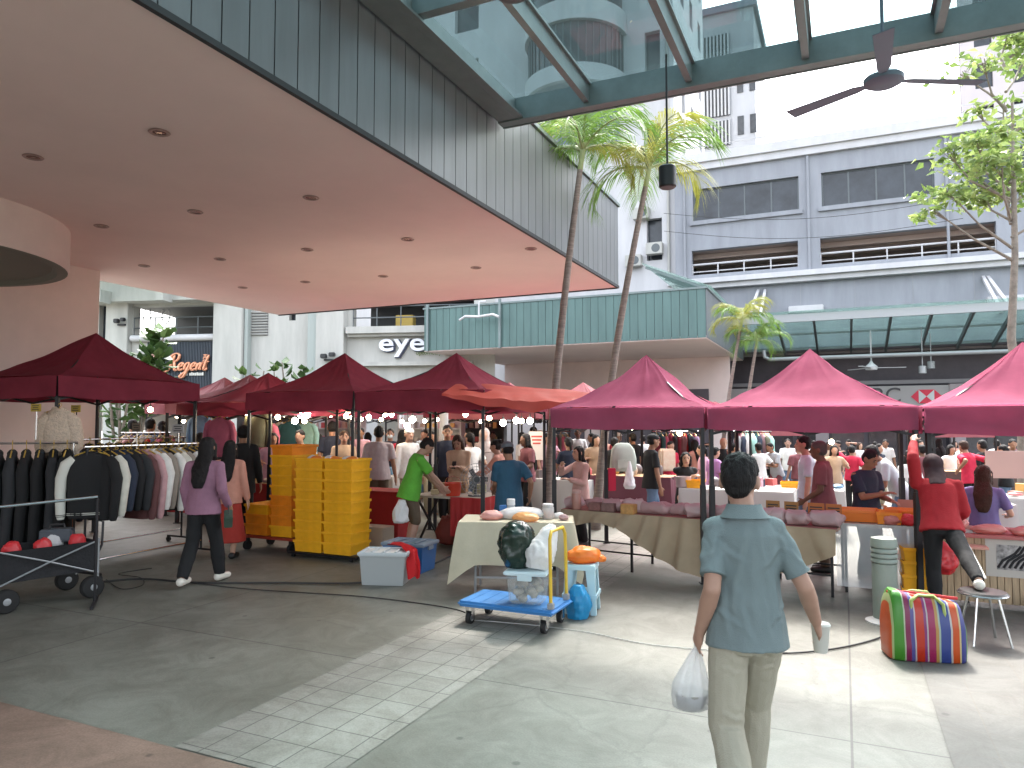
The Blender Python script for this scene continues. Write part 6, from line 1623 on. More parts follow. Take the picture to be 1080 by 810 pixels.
q = A(718, 470, 14.5); MB().box((0, 0, .22), (.3, .2, .44)).single('snack_bag', mat('snack bag', (.70, .45, .33), .6, col2=(.75, .62, .5), vs=10), 'tall peach packet stack beside the seated woman in black', 'packet', (q.x - .28, q.y, .84), .2, bevel=.03)
# hanging garments deeper in
gspots = [(212, 445, 13.5, 'sky', 'pale blue garment hanging above the walking woman'), (220, 448, 13.7, 'teal', 'teal garment hanging beside the pale blue one'), (232, 447, 12.6, 'rose', 'deep pink scarf hanging above the walking woman'), (272, 440, 13.5, 'olive', 'dark green jacket hanging high left of the rear crates'), (281, 452, 13.8, 'rose', 'pink garment hanging beside the dark green jacket'),
          (305, 452, 15, 'teal', 'blue green garment hanging over the rear crate stack'), (314, 452, 15.2, 'navy', 'navy garment hanging over the rear crate stack'), (323, 452, 15.1, 'mint', 'mint garment hanging over the rear crate stack'), (296, 453, 15.4, 'white', 'white garment hanging left of the blue green one')]
for (px, py, D, c, lab) in gspots:
    q = A(px, py - 10, D); dup(J0, (q.x, q.y, q.z), rnd.uniform(-.3, .3), lab, 'garments hanging in the back rows', swap={'jacket body': CL[c], 'jacket sleeve': CL[c]}, scale=(.8, 1, .9))
rl3 = [((560, 455), (600, 455), 16.5, 'dark rail behind the left palm trunk'), ((690, 462), (735, 462), 17, 'rail far behind the black cap'), ((775, 458), (812, 458), 17.5, 'rail behind the walking man'), ((130, 452), (178, 452), 14.6, 'rail far behind the jackets')]
for (a, b, D, lab) in rl3:
    p, q = A(*a, D), A(*b, D); rack('clothes_rack', 'clothes ' + lab if not lab.startswith('dark') else 'dark clothes' + lab[4:], (p.x, D), (q.x, D), 1.6, low=False); n_ = max(5, int((q.x - p.x) / .11))
    for i in range(n_):
        x = p.x + (q.x - p.x) * (i + .5) / n_; dup(J0, (x, D, 1.6), math.pi / 2 + rnd.uniform(-.3, .3), ORD[i % 20] + ' garment from the left on the ' + lab, 'garments on the ' + lab, swap={'jacket body': CL[rnd.choice(list(CL))], 'jacket sleeve': CL[rnd.choice(list(CL))]}, scale=(.95, 1, 1.1))
# shelves of small things at the back
for i, (px, D, w, lab) in enumerate([(455, 18, 1.6, 'white lit shelf of small goods behind the man in green'), (500, 18.5, 1.6, 'dark shelf of small trinkets behind the woman with the phone'), (345, 19, 2.0, 'pale shelf of goods behind the yellow crates'), (285, 17.5, 1.5, 'shelf of jars behind the tall dark man'), (540, 21, 2.4, 'tall pale panel behind the woman in the denim apron')]):
    q = A(px, 446, D); t = thing('display_shelf', lab, 'shelf', (q.x, D, 0), -.2, 'display shelves at the back')
    cm_ = M_white2 if i in (0, 2, 4) else M_dark
    m = MB(); m.box((0, .2, 1.0), (w, .03, 2.0)); [m.box((x, 0, 1.0), (.04, .4, 2.0)) for x in (-w / 2, w / 2)]
    if i != 4:
        for z in (.5, .95, 1.3, 1.65): m.box((0, 0, z), (w, .4, .03))
    m.build('frame', cm_, t)
    if i != 4:
        g = MB()
        for z in (.95, 1.3, 1.65):
            for k in range(9): g.box((-w / 2 + .12 + k * (w - .2) / 9, -.05, z + .02 + .07), (.09, .1, rnd.uniform(.08, .2)), m=rnd.randrange(len(GC)))
        o = g.build('stocked_goods', GC, t); o['kind'] = 'stuff'
for (px, py, D, w, h, c, lab) in [(452, 482, 13, .20, .36, (.72, .66, .62), 'white poster with red print left of the white column'), (566, 470, 14, .3, .55, (.78, .80, .76), 'white paper banner on a stand by the left palm')]:
    q = A(px, py, D); t = thing('poster_stand', lab, 'poster', (q.x, D, 0)); MB().box((0, 0, q.z), (w, .02, h)).build('poster', mat('poster paper', c, .6), t); MB().cyl((0, .02, 0), (0, .02, q.z), .012, n=6).build('stand', M_pole, t)
    m = MB()
    for k in range(3): m.box((0, -.012, q.z + h * (.32 - .12 * k)), (w * (.7 - .1 * k), .002, h * .06))
    m.build('print', mat('poster red', (.55, .08, .06), .6), t)
q = A(468, 470, 14.6); MB().cyl((0, 0, 0), (0, 0, 2.3), .09, n=18).single('white_column', M_white2, 'white round column behind the woman with the phone', 'column', (q.x, 14.6, 0), smooth=40)

# ---------------------------------------------------------------- bulbs
M_bulb = mat('lit warm bulb', (1, .80, .50), .3, emit=9); M_bulbw = mat('lit white bulb', (1, .93, .80), .3, emit=10); M_sock = mat('bulb socket', (.03, .03, .03), .6)
bl = [(367, 433.5, 1), (349, 438, 0), (365, 439, 1), (371, 440, 0), (381, 442, 0), (389, 440, 1), (406, 437, 1), (413, 437, 1), (402, 442.5, 0), (424, 444.5, 0), (435, 442.5, 2), (429.5, 449, 2), (448, 444, 0), (461, 442.5, 0), (491, 437, 1), (516, 441, 1), (530.6, 446, 2), (544.6, 443.5, 2), (550, 444, 1), (559, 444, 2), (507, 444.5, 0),
      (244.7, 436, 0), (260, 437, 1), (265, 438, 1), (293, 440, 1), (298.6, 438, 0), (315, 434, 2), (317.5, 438, 2), (324, 437.5, 2), (311, 444, 2), (321, 444, 1), (641, 451.6, 1), (668, 452, 0), (717, 457, 1), (877, 466, 1), (158.6, 432, 1), (187, 439, 0), (193.6, 444, 0)]
b0 = {}
cnt = {}
for i, (px, py, k) in enumerate(sorted(bl)):
    D = {0: 15.5, 1: 13.2, 2: 12.8}[k] + (i % 3) * .25; q = A(px, py, D); r = (.042, .048, .058)[k]
    where = 'above the yellow crates' if 280 < px < 345 else 'near the walking woman' if 240 < px < 280 else 'behind the green polo' if 345 <= px < 470 else 'over the red stall' if 470 <= px < 570 else 'over the jackets' if px < 240 else 'under the right tents'
    lab = ('big white' if k == 2 else 'small warm' if k == 0 else 'warm') + ' lit bulb hanging on a cord ' + where
    grp = 'lit bulbs ' + where + (' big' if k == 2 else ' small' if k == 0 else '')
    cnt[grp] = cnt.get(grp, 0) + 1; lab = lab.replace(' lit bulb hanging on a cord', ' lit bulb') + ', ' + ORD[cnt[grp] - 1] + ' of its size from the left'
    if k not in b0:
        t = thing('hanging_bulb', lab, 'light bulb', q, 0, grp)
        MB().ell((0, 0, 0), r, 14, 9).build('bulb', M_bulbw if k == 2 else M_bulb, t, smooth=60); MB().cyl((0, 0, r * .9), (0, 0, r * .9 + .05), .018, n=8).build('socket', M_sock, t); MB().cyl((0, 0, r * .9 + .05), (0, 0, .34), .005, n=5).build('cord', M_sock, t); b0[k] = t
    else: dup(b0[k], q, 0, lab, grp)

# ---------------------------------------------------------------- cables on the floor
def cable(lab, pts, r, m_):
    ps = [G(px, py) for px, py in pts]; out = []
    for i in range(len(ps) - 1):
        for k in range(8):
            t = k / 8; p0, p1, p2, p3 = ps[max(i - 1, 0)], ps[i], ps[i + 1], ps[min(i + 2, len(ps) - 1)]
            out.append(.5 * ((2 * p1) + (p2 - p0) * t + (2 * p0 - 5 * p1 + 4 * p2 - p3) * t * t + (3 * p1 - p0 - 3 * p2 + p3) * t ** 3))
    out.append(ps[-1]); b = MB(); b.tube([(p.x, p.y, r + .004) for p in out], r, 6); b.single('floor_cable', m_, lab, 'cable', (out[0].x, out[0].y, 0), space=Matrix(), smooth=60)
M_cab = mat('black cable', (.02, .02, .02), .6); M_cabw = mat('pale cable', (.45, .45, .42), .6)
cable('black cable running across the floor past the grey storage box', [(96, 616), (150, 612), (210, 616), (290, 616), (380, 616), (430, 606), (470, 590), (490, 578)], .011, M_cab)
cable('thin black cable curving from the walking woman to the blue trolley', [(205, 616), (260, 622), (320, 626), (380, 630), (440, 637), (485, 645), (500, 655)], .006, M_cab)
cable('thin cable looping under the clothes racks', [(112, 612), (128, 622), (150, 618), (148, 610), (125, 606), (160, 600)], .005, M_cab)
cable('pale cable on the floor from the trolley to the walking man', [(500, 655), (560, 660), (620, 668), (680, 680), (740, 686), (790, 688)], .004, M_cabw)
cable('black cable on the floor from the walking man to the bollard', [(790, 690), (840, 690), (890, 684), (930, 673), (945, 662)], .007, M_cab)

# thin wires strung across the facade
a, b = B.M @ V((B.hit(700, 225, 35.5)[0], 35.5, B.hit(700, 225, 35.5)[1])), B.M @ V((B.hit(1015, 208, 35.0)[0], 35.0, B.hit(1015, 208, 35)[1]))
for k in range(2):
    m = MB(); m.tube([a.lerp(b, i / 20) + V((0, 0, -.9 * k - .6 * math.sin(math.pi * i / 20))) for i in range(21)], .012, 5)
    m.single('overhead_wire', M_cab, ('upper' if k == 0 else 'lower') + ' thin wire sagging across the blue grey facade', 'wire', (a.x, a.y, 0), space=Matrix())
# ================================================================ people
SKIN = {k: mat('skin ' + k, c, .55, var=.05, vs=12, spec=.35) for k, c in {'light': (.52, .31, .215), 'mid': (.39, .225, .165), 'tan': (.30, .155, .095), 'dark': (.17, .085, .055)}.items()}
HAIRM = {k: mat('hair ' + k, c, .65, bump=.6, bs=120, stretch=(1, 1, .2), spec=.22) for k, c in {'black': (.012, .010, .010), 'brown': (.045, .022, .014), 'grey': (.10, .095, .09)}.items()}
def vox(mb, size, smooth=5, fac=.5):
    me = mb.mesh('tmp', [M_dark]); o = bpy.data.objects.new('tmp', me); C.objects.link(o)
    r = o.modifiers.new('r', 'REMESH'); r.mode = 'VOXEL'; r.voxel_size = size; r.adaptivity = 0; r.use_smooth_shade = True
    s_ = o.modifiers.new('s', 'SMOOTH'); s_.factor = fac; s_.iterations = smooth
    dg = bpy.context.evaluated_depsgraph_get(); out = bpy.data.meshes.new_from_object(o.evaluated_get(dg))
    bpy.data.objects.remove(o); bpy.data.meshes.remove(me)
    return out
def meshobj(name, me, m, parent, wr=0, fq=9, seed=0):
    if wr:
        ns = [v.normal.copy() for v in me.vertices]
        for v, n_ in zip(me.vertices, ns):
            p = v.co
            v.co = p + n_ * wr * (nz((p.x * fq + seed, p.y * fq, p.z * fq * .55)) + .5 * nz((p.x * fq * 2.6, p.y * fq * 2.6 + seed, p.z * fq * 1.6)))
    me.name = name; me.materials.clear(); me.materials.append(m)
    me.polygons.foreach_set('use_smooth', [True] * len(me.polygons))
    o = bpy.data.objects.new(name, me); C.objects.link(o); o.parent = parent; WM[o] = WM[parent].copy()
    return o
def caps(mb, p0, p1, r0, r1, flat=False, n=14, asp=1.0, m=0):
    p0, p1 = V(p0), V(p1); d = (p1 - p0); L = max(d.length, 1e-4); d = d / L
    if flat: return mb.tube([p0, p1], [r0, r1], n, m, asp=asp)
    pts, rad = [], []
    for a in (.999, .8, .5, .2): pts.append(p0 - d * r0 * a); rad.append(max(.0008, r0 * math.sqrt(1 - a * a)))
    pts += [p0, p1]; rad += [r0, r1]
    for a in (.2, .5, .8, .999): pts.append(p1 + d * r1 * a); rad.append(max(.0008, r1 * math.sqrt(1 - a * a)))
    return mb.tube(pts, rad, n, m, asp=asp)
def ik(a, t, l1, l2, pole):
    a, t, pole = V(a), V(t), V(pole); d = t - a; L = min(d.length, (l1 + l2) * .998); u = d.normalized()
    x = (l1 * l1 - l2 * l2 + L * L) / (2 * L); h = math.sqrt(max(0, l1 * l1 - x * x))
    pn = (pole - u * pole.dot(u))
    pn = pn.normalized() if pn.length > 1e-4 else V((0, 1, 0))
    return a + u * x + pn * h, a + u * L
def eloft(mb, rings, n=20):
    """rings: (centre, right vector, forward vector, rx, ry)"""
    mb.loft([[V(c) + V(r) * (math.cos(2 * math.pi * i / n) * rx) + V(f) * (math.sin(2 * math.pi * i / n) * ry) for i in range(n)] for (c, r, f, rx, ry) in rings]); return mb
def hand(mb, w, d, pn, s, curl=.5, side=1, spread=.0, thumb=.5):
    """w wrist, d pointing direction, pn palm normal; palm with four curled fingers and a thumb"""
    w, d, pn = V(w), V(d).normalized(), V(pn); pn = (pn - d * pn.dot(d)).normalized(); x = d.cross(pn).normalized() * side
    k = s / 1.7
    pal = [w + d * (.0 * k), w + d * (.045 * k), w + d * (.085 * k)]
    eloft(mb, [(pal[0], x, pn, .026 * k, .020 * k), (pal[1], x, pn, .040 * k, .017 * k), (pal[2], x, pn, .040 * k, .013 * k)], 14)
    for i, (off, L, r) in enumerate(((-.030, .068, .0082), (-.010, .078, .0088), (.010, .074, .0086), (.029, .058, .0076))):
        p = w + d * (.078 * k) + x * (-off * k); a = 0; seg = (.45, .32, .25); dd = (d - x * off * spread * 6).normalized()
        for q in range(3):
            a += curl * (.55 if q == 0 else .75); e = p + (dd * math.cos(a) + pn * math.sin(a)) * (L * seg[q] * 1.12 * k)
            caps(mb, p, e, r * k * (1 - .1 * q), r * k * (.92 - .1 * q), n=8); p = e
    p = w + d * (.018 * k) + x * (.030 * k); t1 = p + (d * .6 + x * .75 + pn * thumb * .6).normalized() * .040 * k; t2 = t1 + (d * .9 + x * .1 + pn * (thumb + curl * .3)).normalized() * .032 * k
    caps(mb, p, t1, .0125 * k, .0100 * k, n=8); caps(mb, t1, t2, .0100 * k, .0082 * k, n=8)
def person(label, loc, face, H=1.65, top=None, bottom=None, skin='mid', hair='short', hairm='black', shoes=None, hl=None, hr=None, fl=None, fr=None, lean=0, yaw=0, pitch=0, sleeve='short', hem=.46, hip=None, hy=0.0, v=.0125, build=1.0, face_on=False, cup=(0, 0), extra=None, group='people at the market', roll=0, seat=False, wrinkle=.008, shk=1.0, ep=.30, slv=1.0):
    """local frame: +y is where the person faces. hl / hr: hand targets, fl / fr: foot targets (metres)"""
    h = H; root = thing('person', label, 'person', (loc[0], loc[1], loc[2] if len(loc) > 2 else 0), face, group)
    hz = hip if hip is not None else .525 * h; hip_ = V((0, hy, hz)); cl, sl = math.cos(lean), math.sin(lean)
    up = V((math.sin(roll), sl, cl)).normalized(); rt = V((1, 0, -math.sin(roll))).normalized(); fw = up.cross(rt) * -1
    if fw.y < 0: fw = -fw
    T = lambda d: hip_ + up * (d * h)
    shw = .099 * h * build * shk
    sh = {s_: T(.266) + rt * (s_ * shw) for s_ in (-1, 1)}; hj = {s_: hip_ + V((s_ * .046 * h, 0, -.005 * h)) for s_ in (-1, 1)}
    ft = {-1: V(fl) if fl else V((-.075, .0, 0)), 1: V(fr) if fr else V((.075, .0, 0))}
    hd = {-1: V(hl) if hl else V((-.155 * h * build, .05, hz - .075 * h)), 1: V(hr) if hr else V((.155 * h * build, .05, hz - .075 * h))}
    if seat: pass
    an = {s_: ft[s_] + V((0, -.02, .047 * h)) for s_ in (-1, 1)}
    kn, el = {}, {}
    for s_ in (-1, 1):
        kn[s_], an[s_] = ik(hj[s_], an[s_], .245 * h, .238 * h, (s_ * .12, 1, .15))
        el[s_], hd[s_] = ik(sh[s_], hd[s_], .168 * h, .150 * h, (s_ * ep, -1, -.15))
    nk = T(.305); hdir = (up + fw * (.18 + .5 * math.sin(pitch))).normalized(); hc = nk + hdir * (.085 * h) + fw * (.012 * h)
    Rh = Matrix.Rotation(yaw, 3, 'Z') @ Matrix.Rotation(-pitch - lean * .6, 3, 'X'); Hh = lambda x, y, z: hc + Rh @ V((x * h, y * h, z * h))
    b = build
    # ---- body, one closed surface
    m = MB()
    eloft(m, [(T(-.045), rt, fw, .060 * h * b, .050 * h), (T(.0), rt, fw, .088 * h * b, .062 * h), (T(.06), rt, fw, .080 * h * b, .058 * h), (T(.12), rt, fw, .074 * h * b, .052 * h * b), (T(.20), rt, fw, .084 * h * b, .060 * h), (T(.25), rt, fw, .086 * h * b, .056 * h), (T(.28), rt, fw, .066 * h * b, .044 * h), (T(.305), rt, fw, .034 * h, .032 * h)])
    caps(m, T(.29), hc - hdir * (.03 * h), .034 * h, .031 * h)
    m.ell(Hh(0, 0, .012), (.0455 * h, .056 * h, .060 * h), 20, 12, M=Rh); m.ell(Hh(0, .014, -.030), (.036 * h, .040 * h, .040 * h), 16, 10, M=Rh)
    caps(m, Hh(0, .052, .010), Hh(0, .064, -.012), .006 * h, .0095 * h, n=8); caps(m, Hh(-.014, .048, -.036), Hh(.014, .048, -.036), .0065 * h, .0065 * h, n=8)
    for s_ in (-1, 1): m.ell(Hh(s_ * .048, -.004, .0), (.008 * h, .015 * h, .021 * h), 10, 8, M=Rh)
    for s_ in (-1, 1):
        caps(m, T(.272) + rt * (s_ * .04 * h), sh[s_], .030 * h, .028 * h)
        caps(m, sh[s_], el[s_], .0275 * h * b, .0225 * h); caps(m, el[s_], el[s_].lerp(hd[s_], .35), .0225 * h, .0235 * h); caps(m, el[s_].lerp(hd[s_], .3), hd[s_], .0235 * h, .0155 * h)
        d = (hd[s_] - el[s_]).normalized(); pn = V((-s_, .25, 0)) if d.z < -.5 else V((-s_ * .3, 0, -1))
        hand(m, hd[s_], d, pn, h, .45, s_ * (1 if d.z < -.5 else 1))
        caps(m, hj[s_], kn[s_], .050 * h * b, .034 * h); caps(m, kn[s_], kn[s_].lerp(an[s_], .35), .034 * h, .0345 * h); caps(m, kn[s_].lerp(an[s_], .3), an[s_], .034 * h, .021 * h)
        to = V((s_ * .12, 1, 0)).normalized()
        caps(m, an[s_] + V((0, 0, -.022 * h)) - to * .015 * h, an[s_] + V((0, 0, -.030 * h)) + to * (.085 * h), .024 * h, .017 * h)
    meshobj('body', vox(m, v), SKIN[skin], root)
    # ---- trousers, shorts or skirt
    if bottom:
        kind, bm = bottom; m = MB(); g = .010
        if kind in ('trousers', 'shorts', 'leggings'):
            gg = .004 if kind == 'leggings' else g
            eloft(m, [(T(-.055), rt, fw, .066 * h * b + gg, .056 * h + gg), (T(-.01), rt, fw, .088 * h * b + gg * .8, .066 * h + gg), (T(.05), rt, fw, .082 * h * b + gg * .5, .060 * h + gg * .5), (T(.085), rt, fw, .076 * h * b, .056 * h)])
            for s_ in (-1, 1):
                caps(m, hj[s_], kn[s_], .0515 * h * b + gg * .8, .038 * h + gg * 1.2)
                end = an[s_] + V((0, 0, .0)) if kind != 'shorts' else kn[s_].lerp(an[s_], .05)
                if kind != 'shorts': caps(m, kn[s_], kn[s_].lerp(end, .4), .038 * h + gg * 1.2, .038 * h + gg * 1.3); m.tube([kn[s_].lerp(end, .35), end], [.038 * h + gg * 1.3, .026 * h + gg * 1.9], 16)
        else:
            zb = {'skirt': .14, 'longskirt': .07}.get(kind, .2) * h
            eloft(m, [(V((0, hy, zb)), V((1, 0, 0)), V((0, 1, 0)), .15 * h, .12 * h), (V((0, hy, hz * .6)), V((1, 0, 0)), V((0, 1, 0)), .125 * h, .10 * h), (T(-.02), rt, fw, .098 * h * b, .074 * h), (T(.07), rt, fw, .080 * h * b, .062 * h)], 28)
        meshobj({'trousers': 'trousers', 'leggings': 'trousers', 'shorts': 'shorts'}.get(kind, 'skirt'), vox(m, v, 4), bm, root, .006, 10, len(label))
    # ---- top
    if top:
        m = MB(); g = .011; zb = hem - .525
        rows = [(zb, .107, .082), (zb + .012, .106, .080), (.02, .099, .074), (.06, .092, .068), (.12, .085, .061), (.20, .089, .065), (.25, .090, .061), (.282, .070, .048), (.308, .040, .038)]
        rows = [r for i, r in enumerate(rows) if i == 0 or r[0] > zb + .01]
        eloft(m, [(T(z), rt, fw, rx * h * b + g, ry * h * (1 if i else 1.03) * (b if z < .13 else 1) + g) for i, (z, rx, ry) in enumerate(rows)], 24)
        for s_ in (-1, 1):
            caps(m, T(.272) + rt * (s_ * .04 * h), sh[s_], .033 * h + g * .5, .030 * h + g * .5)
            e = sh[s_].lerp(el[s_], .78) if sleeve == 'short' else el[s_]
            if sleeve != 'none': m.tube([sh[s_], e], [.029 * h * b * slv + g * .6, (.030 if sleeve == 'short' else .026) * h * b * slv + g * 1.2], 18)
            if sleeve == 'long':
                caps(m, sh[s_], el[s_], .029 * h * b + g * .7, .025 * h + g); m.tube([el[s_], el[s_].lerp(hd[s_], .95)], [.027 * h + g, .019 * h + g * .9], 16)
        meshobj('shirt', vox(m, v, 4), top, root, wrinkle, 8, len(label) * 1.7)
    # ---- shoes
    if shoes:
        for s_ in (-1, 1):
            m = MB(); to = V((s_ * .12, 1, 0)).normalized(); z = V((0, 0, -.020 * h))
            caps(m, an[s_] + z - to * .018 * h, an[s_] + V((0, 0, -.027 * h)) + to * (.09 * h), .029 * h, .022 * h)
            me = vox(m, .011, 3)
            for q in me.vertices: q.co.z = max(q.co.z, ft[s_].z + .002)
            meshobj('shoe', me, shoes, root)
    # ---- hair or head covering
    hm = HAIRM[hairm] if isinstance(hairm, str) else hairm; m = MB()
    if hair in ('short', 'long', 'bun', 'tail', 'bald'):
        k = 1 if hair != 'bald' else 0
        m.ell(Hh(0, -.008, .026), (.0505 * h, .058 * h, .052 * h), 18, 12, M=Rh); m.ell(Hh(0, -.020, .002), (.0495 * h, .046 * h, .046 * h), 18, 12, M=Rh)
        if hair == 'long':
            back = T(.16) - fw * (.075 * h)
            eloft(m, [(Hh(0, -.02, .03), Rh @ V((1, 0, 0)), Rh @ V((0, 1, 0)), .05 * h, .042 * h), (Hh(0, -.028, -.045), Rh @ V((1, 0, 0)), Rh @ V((0, 1, 0)), .056 * h, .036 * h), (T(.25) - fw * .058 * h, rt, fw, .062 * h, .028 * h), (back, rt, fw, .050 * h, .022 * h), (T(.12) - fw * .075 * h, rt, fw, .03 * h, .015 * h)], 18)
            for s_ in (-1, 1): caps(m, Hh(s_ * .044, .008, .02), Hh(s_ * .046, .006, -.06), .016 * h, .016 * h)
        if hair == 'bun': m.ell(Hh(0, -.055, .045), .028 * h, 12, 8)
        if hair == 'tail': caps(m, Hh(0, -.06, .01), Hh(0, -.075, -.08), .022 * h, .012 * h)
        me = vox(m, v * .8, 2); o = meshobj('hair', me, hm, root, .006, 26, len(label))
    elif hair == 'cap':
        m.ell(Hh(0, -.018, .000), (.0495 * h, .047 * h, .040 * h), 18, 12, M=Rh); meshobj('hair', vox(m, v, 2), HAIRM['black'], root)
        m = MB(); m.ell(Hh(0, -.004, .034), (.053 * h, .061 * h, .042 * h), 18, 12, M=Rh); eloft(m, [(Hh(0, .035, .030), Rh @ V((1, 0, 0)), Rh @ V((0, 1, 0)), .046 * h, .03 * h), (Hh(0, .060, .026), Rh @ V((1, 0, 0)), Rh @ V((0, 1, 0)), .040 * h, .035 * h)], 16)
        meshobj('cap', vox(m, v * .9, 2), hm, root)
    elif hair == 'hijab':
        m.ell(Hh(0, -.010, .012), (.058 * h, .064 * h, .066 * h), 18, 12, M=Rh); eloft(m, [(Hh(0, -.008, -.01), Rh @ V((1, 0, 0)), Rh @ V((0, 1, 0)), .055 * h, .056 * h), (nk + up * .01 * h, rt, fw, .060 * h, .056 * h), (T(.27), rt, fw, .100 * h, .074 * h), (T(.20), rt, fw, .098 * h, .082 * h)], 20)
        meshobj('headscarf', vox(m, v, 3), hm, root, .005, 12, 3); m = MB(); m.ell(Hh(0, .022, -.002), (.040 * h, .046 * h, .052 * h), 16, 10, M=Rh); meshobj('face', m.mesh('face', [SKIN[skin]]), SKIN[skin], root)
    if face_on:
        for s_ in (-1, 1):
            m = MB(); m.ell(Hh(s_ * .019, .050, .008), (.0085 * h, .005 * h, .0048 * h), 10, 6, M=Rh); m.build('eye', M_blk, root); m = MB(); caps(m, Hh(s_ * .010, .0535, .021), Hh(s_ * .029, .049, .022), .0028 * h, .002 * h, n=6); m.build('eyebrow', HAIRM['black'], root)
        m = MB(); m.ell(Hh(0, .054, -.036), (.015 * h, .004 * h, .005 * h), 10, 6, M=Rh); m.build('lips', mat('lips', (.35, .09, .08), .5), root)
    root['_j'] = 0; del root['_j']
    person.last = dict(T=T, H=Hh, hd=hd, el=el, sh=sh, hc=hc, Rh=Rh, kn=kn, an=an, rt=rt, fw=fw, up=up)
    return root
def at(px, D): return ((px - 540) / FPX * D, D)
def hgt(py, D): return CAM_H - (py - 446) * D / FPX
F = {k: mat('wear ' + k, c, .85, var=.10, vs=9, bump=.15, bs=90) for k, c in {'mauve': (.27, .13, .19), 'black': (.007, .007, .008), 'green': (.10, .36, .035), 'brown': (.10, .07, .045), 'pinkgrey': (.44, .36, .36), 'navy': (.014, .019, .038), 'beige': (.46, .32, .22), 'white': (.74, .72, .70), 'denim': (.02, .075, .13), 'jeans': (.10, .16, .25), 'denim2': (.05, .11, .19),
     'palepink': (.55, .36, .32), 'pink': (.58, .33, .40), 'maroon': (.20, .065, .075), 'paleblue': (.50, .58, .66), 'greypolo': (.44, .47, .50), 'red': (.33, .008, .014), 'purple': (.17, .15, .33), 'redtee': (.58, .02, .06), 'peach': (.58, .27, .20), 'khaki': (.40, .36, .26), 'teal': (.20, .34, .36), 'greyhij': (.40, .33, .32), 'capgrey': (.12, .13, .15), 'redskirt': (.35, .03, .02)}.items()}
S_w = mat('white shoe', (.70, .66, .58), .5); S_b = mat('black shoe', (.02, .02, .02), .5)
# ---- the man walking away in the foreground
ml = V((1.065, 3.32, 0)); MH = 1.70
M_polo = mat('teal grey pique cotton', (.165, .205, .21), .9, var=.03, vs=14, bump=.35, bs=260)
M_kh = mat('khaki cotton', (.36, .33, .26), .9, var=.025, vs=9, bump=.25, bs=160)
man = person('young man seen from behind in teal grey polo and khaki trousers, carrying a cup', ml, R(-4), MH, M_polo, ('trousers', M_kh), 'mid', 'none', 'black', S_w, hl=(-.205, .02, .85), hr=(.345, .12, .875), wrinkle=.007, shk=.80, ep=.06, slv=.86, fl=(-.085, -.26, .06), fr=(.055, .24, 0), lean=R(3), yaw=R(-22), pitch=R(8), v=.0065, build=.97, hem=.485, hip=.865, group=None)
J = person.last
# cloth folds pressed into the shirt and trousers
def folds(o, segs, amp=.5):
    me = o.data; ns = [v.normal.copy() for v in me.vertices]
    for v, n_ in zip(me.vertices, ns):
        p = v.co; d = 0
        for (x0, z0, x1, z1, w, a, sd) in segs:
            if sd and (p.y - .02) * sd < 0: continue
            ex, ez = x1 - x0, z1 - z0; L2 = ex * ex + ez * ez
            t = ((p.x - x0) * ex + (p.z - z0) * ez) / L2
            if t < -.15 or t > 1.15: continue
            tt = max(0, min(1, t)); wob = .012 * nz(V((tt * 4, x0 * 9, z0 * 7)))
            dist = ((p.x - x0 - ex * tt) * -ez + (p.z - z0 - ez * tt) * ex) / math.sqrt(L2) + wob
            k = math.sin(math.pi * (t + .15) / 1.3)
            d += a * k * (math.exp(-(dist / w) ** 2) - .7 * math.exp(-((dist - 1.7 * w) / w) ** 2))
        v.co = p + n_ * d * amp
kid = lambda nm: [c for c in man.children if c.name.split('.')[0] == nm][0]
folds(kid('shirt'), [(-.01, 1.37, -.09, 1.02, .016, .014, -1), (.03, 1.36, .06, 1.12, .014, .010, -1), (-.15, 1.26, -.03, 1.18, .014, .012, -1), (.16, 1.27, .04, 1.15, .015, .013, -1), (.10, 1.15, .13, .86, .014, .013, -1), (.03, 1.10, .07, .85, .013, .011, -1), (-.06, 1.05, -.02, .84, .014, .012, -1), (-.13, 1.10, -.11, .85, .014, .013, -1), (-.16, .98, -.05, .90, .012, .012, -1), (.17, 1.0, .07, .92, .012, .012, -1),
                     (-.19, 1.36, -.21, 1.20, .012, .010, 0), (.20, 1.36, .24, 1.18, .012, .010, 0), (-.16, 1.24, -.24, 1.16, .010, .010, 0), (.17, 1.24, .26, 1.14, .010, .010, 0), (-.12, 1.33, -.16, 1.22, .012, .011, -1), (.12, 1.33, .17, 1.22, .012, .011, -1), (0, 1.25, .02, .95, .02, .008, -1)])
folds(kid('trousers'), [(-.14, .78, -.03, .74, .012, .012, -1), (.03, .74, .13, .79, .012, .012, -1), (-.13, .72, -.04, .69, .010, .010, -1), (.05, .69, .13, .72, .010, .010, -1), (-.13, .52, -.03, .48, .012, .013, -1), (-.14, .46, -.04, .44, .010, .012, -1), (.02, .50, .11, .46, .011, .012, -1), (.03, .43, .11, .41, .010, .010, -1), (-.10, .70, -.09, .52, .016, .008, -1), (.08, .68, .07, .50, .016, .008, -1), (-.11, .36, -.04, .28, .011, .011, -1), (.03, .33, .09, .25, .011, .010, -1), (0, .84, .0, .76, .010, -.012, -1)])
m = MB(); m.tube([(.055, -.1215, .825), (.095, -.118, .822), (.128, -.098, .825)], .0035, 6); m.build('pocket_seam', mat('khaki seam', (.22, .20, .15), .9), man)
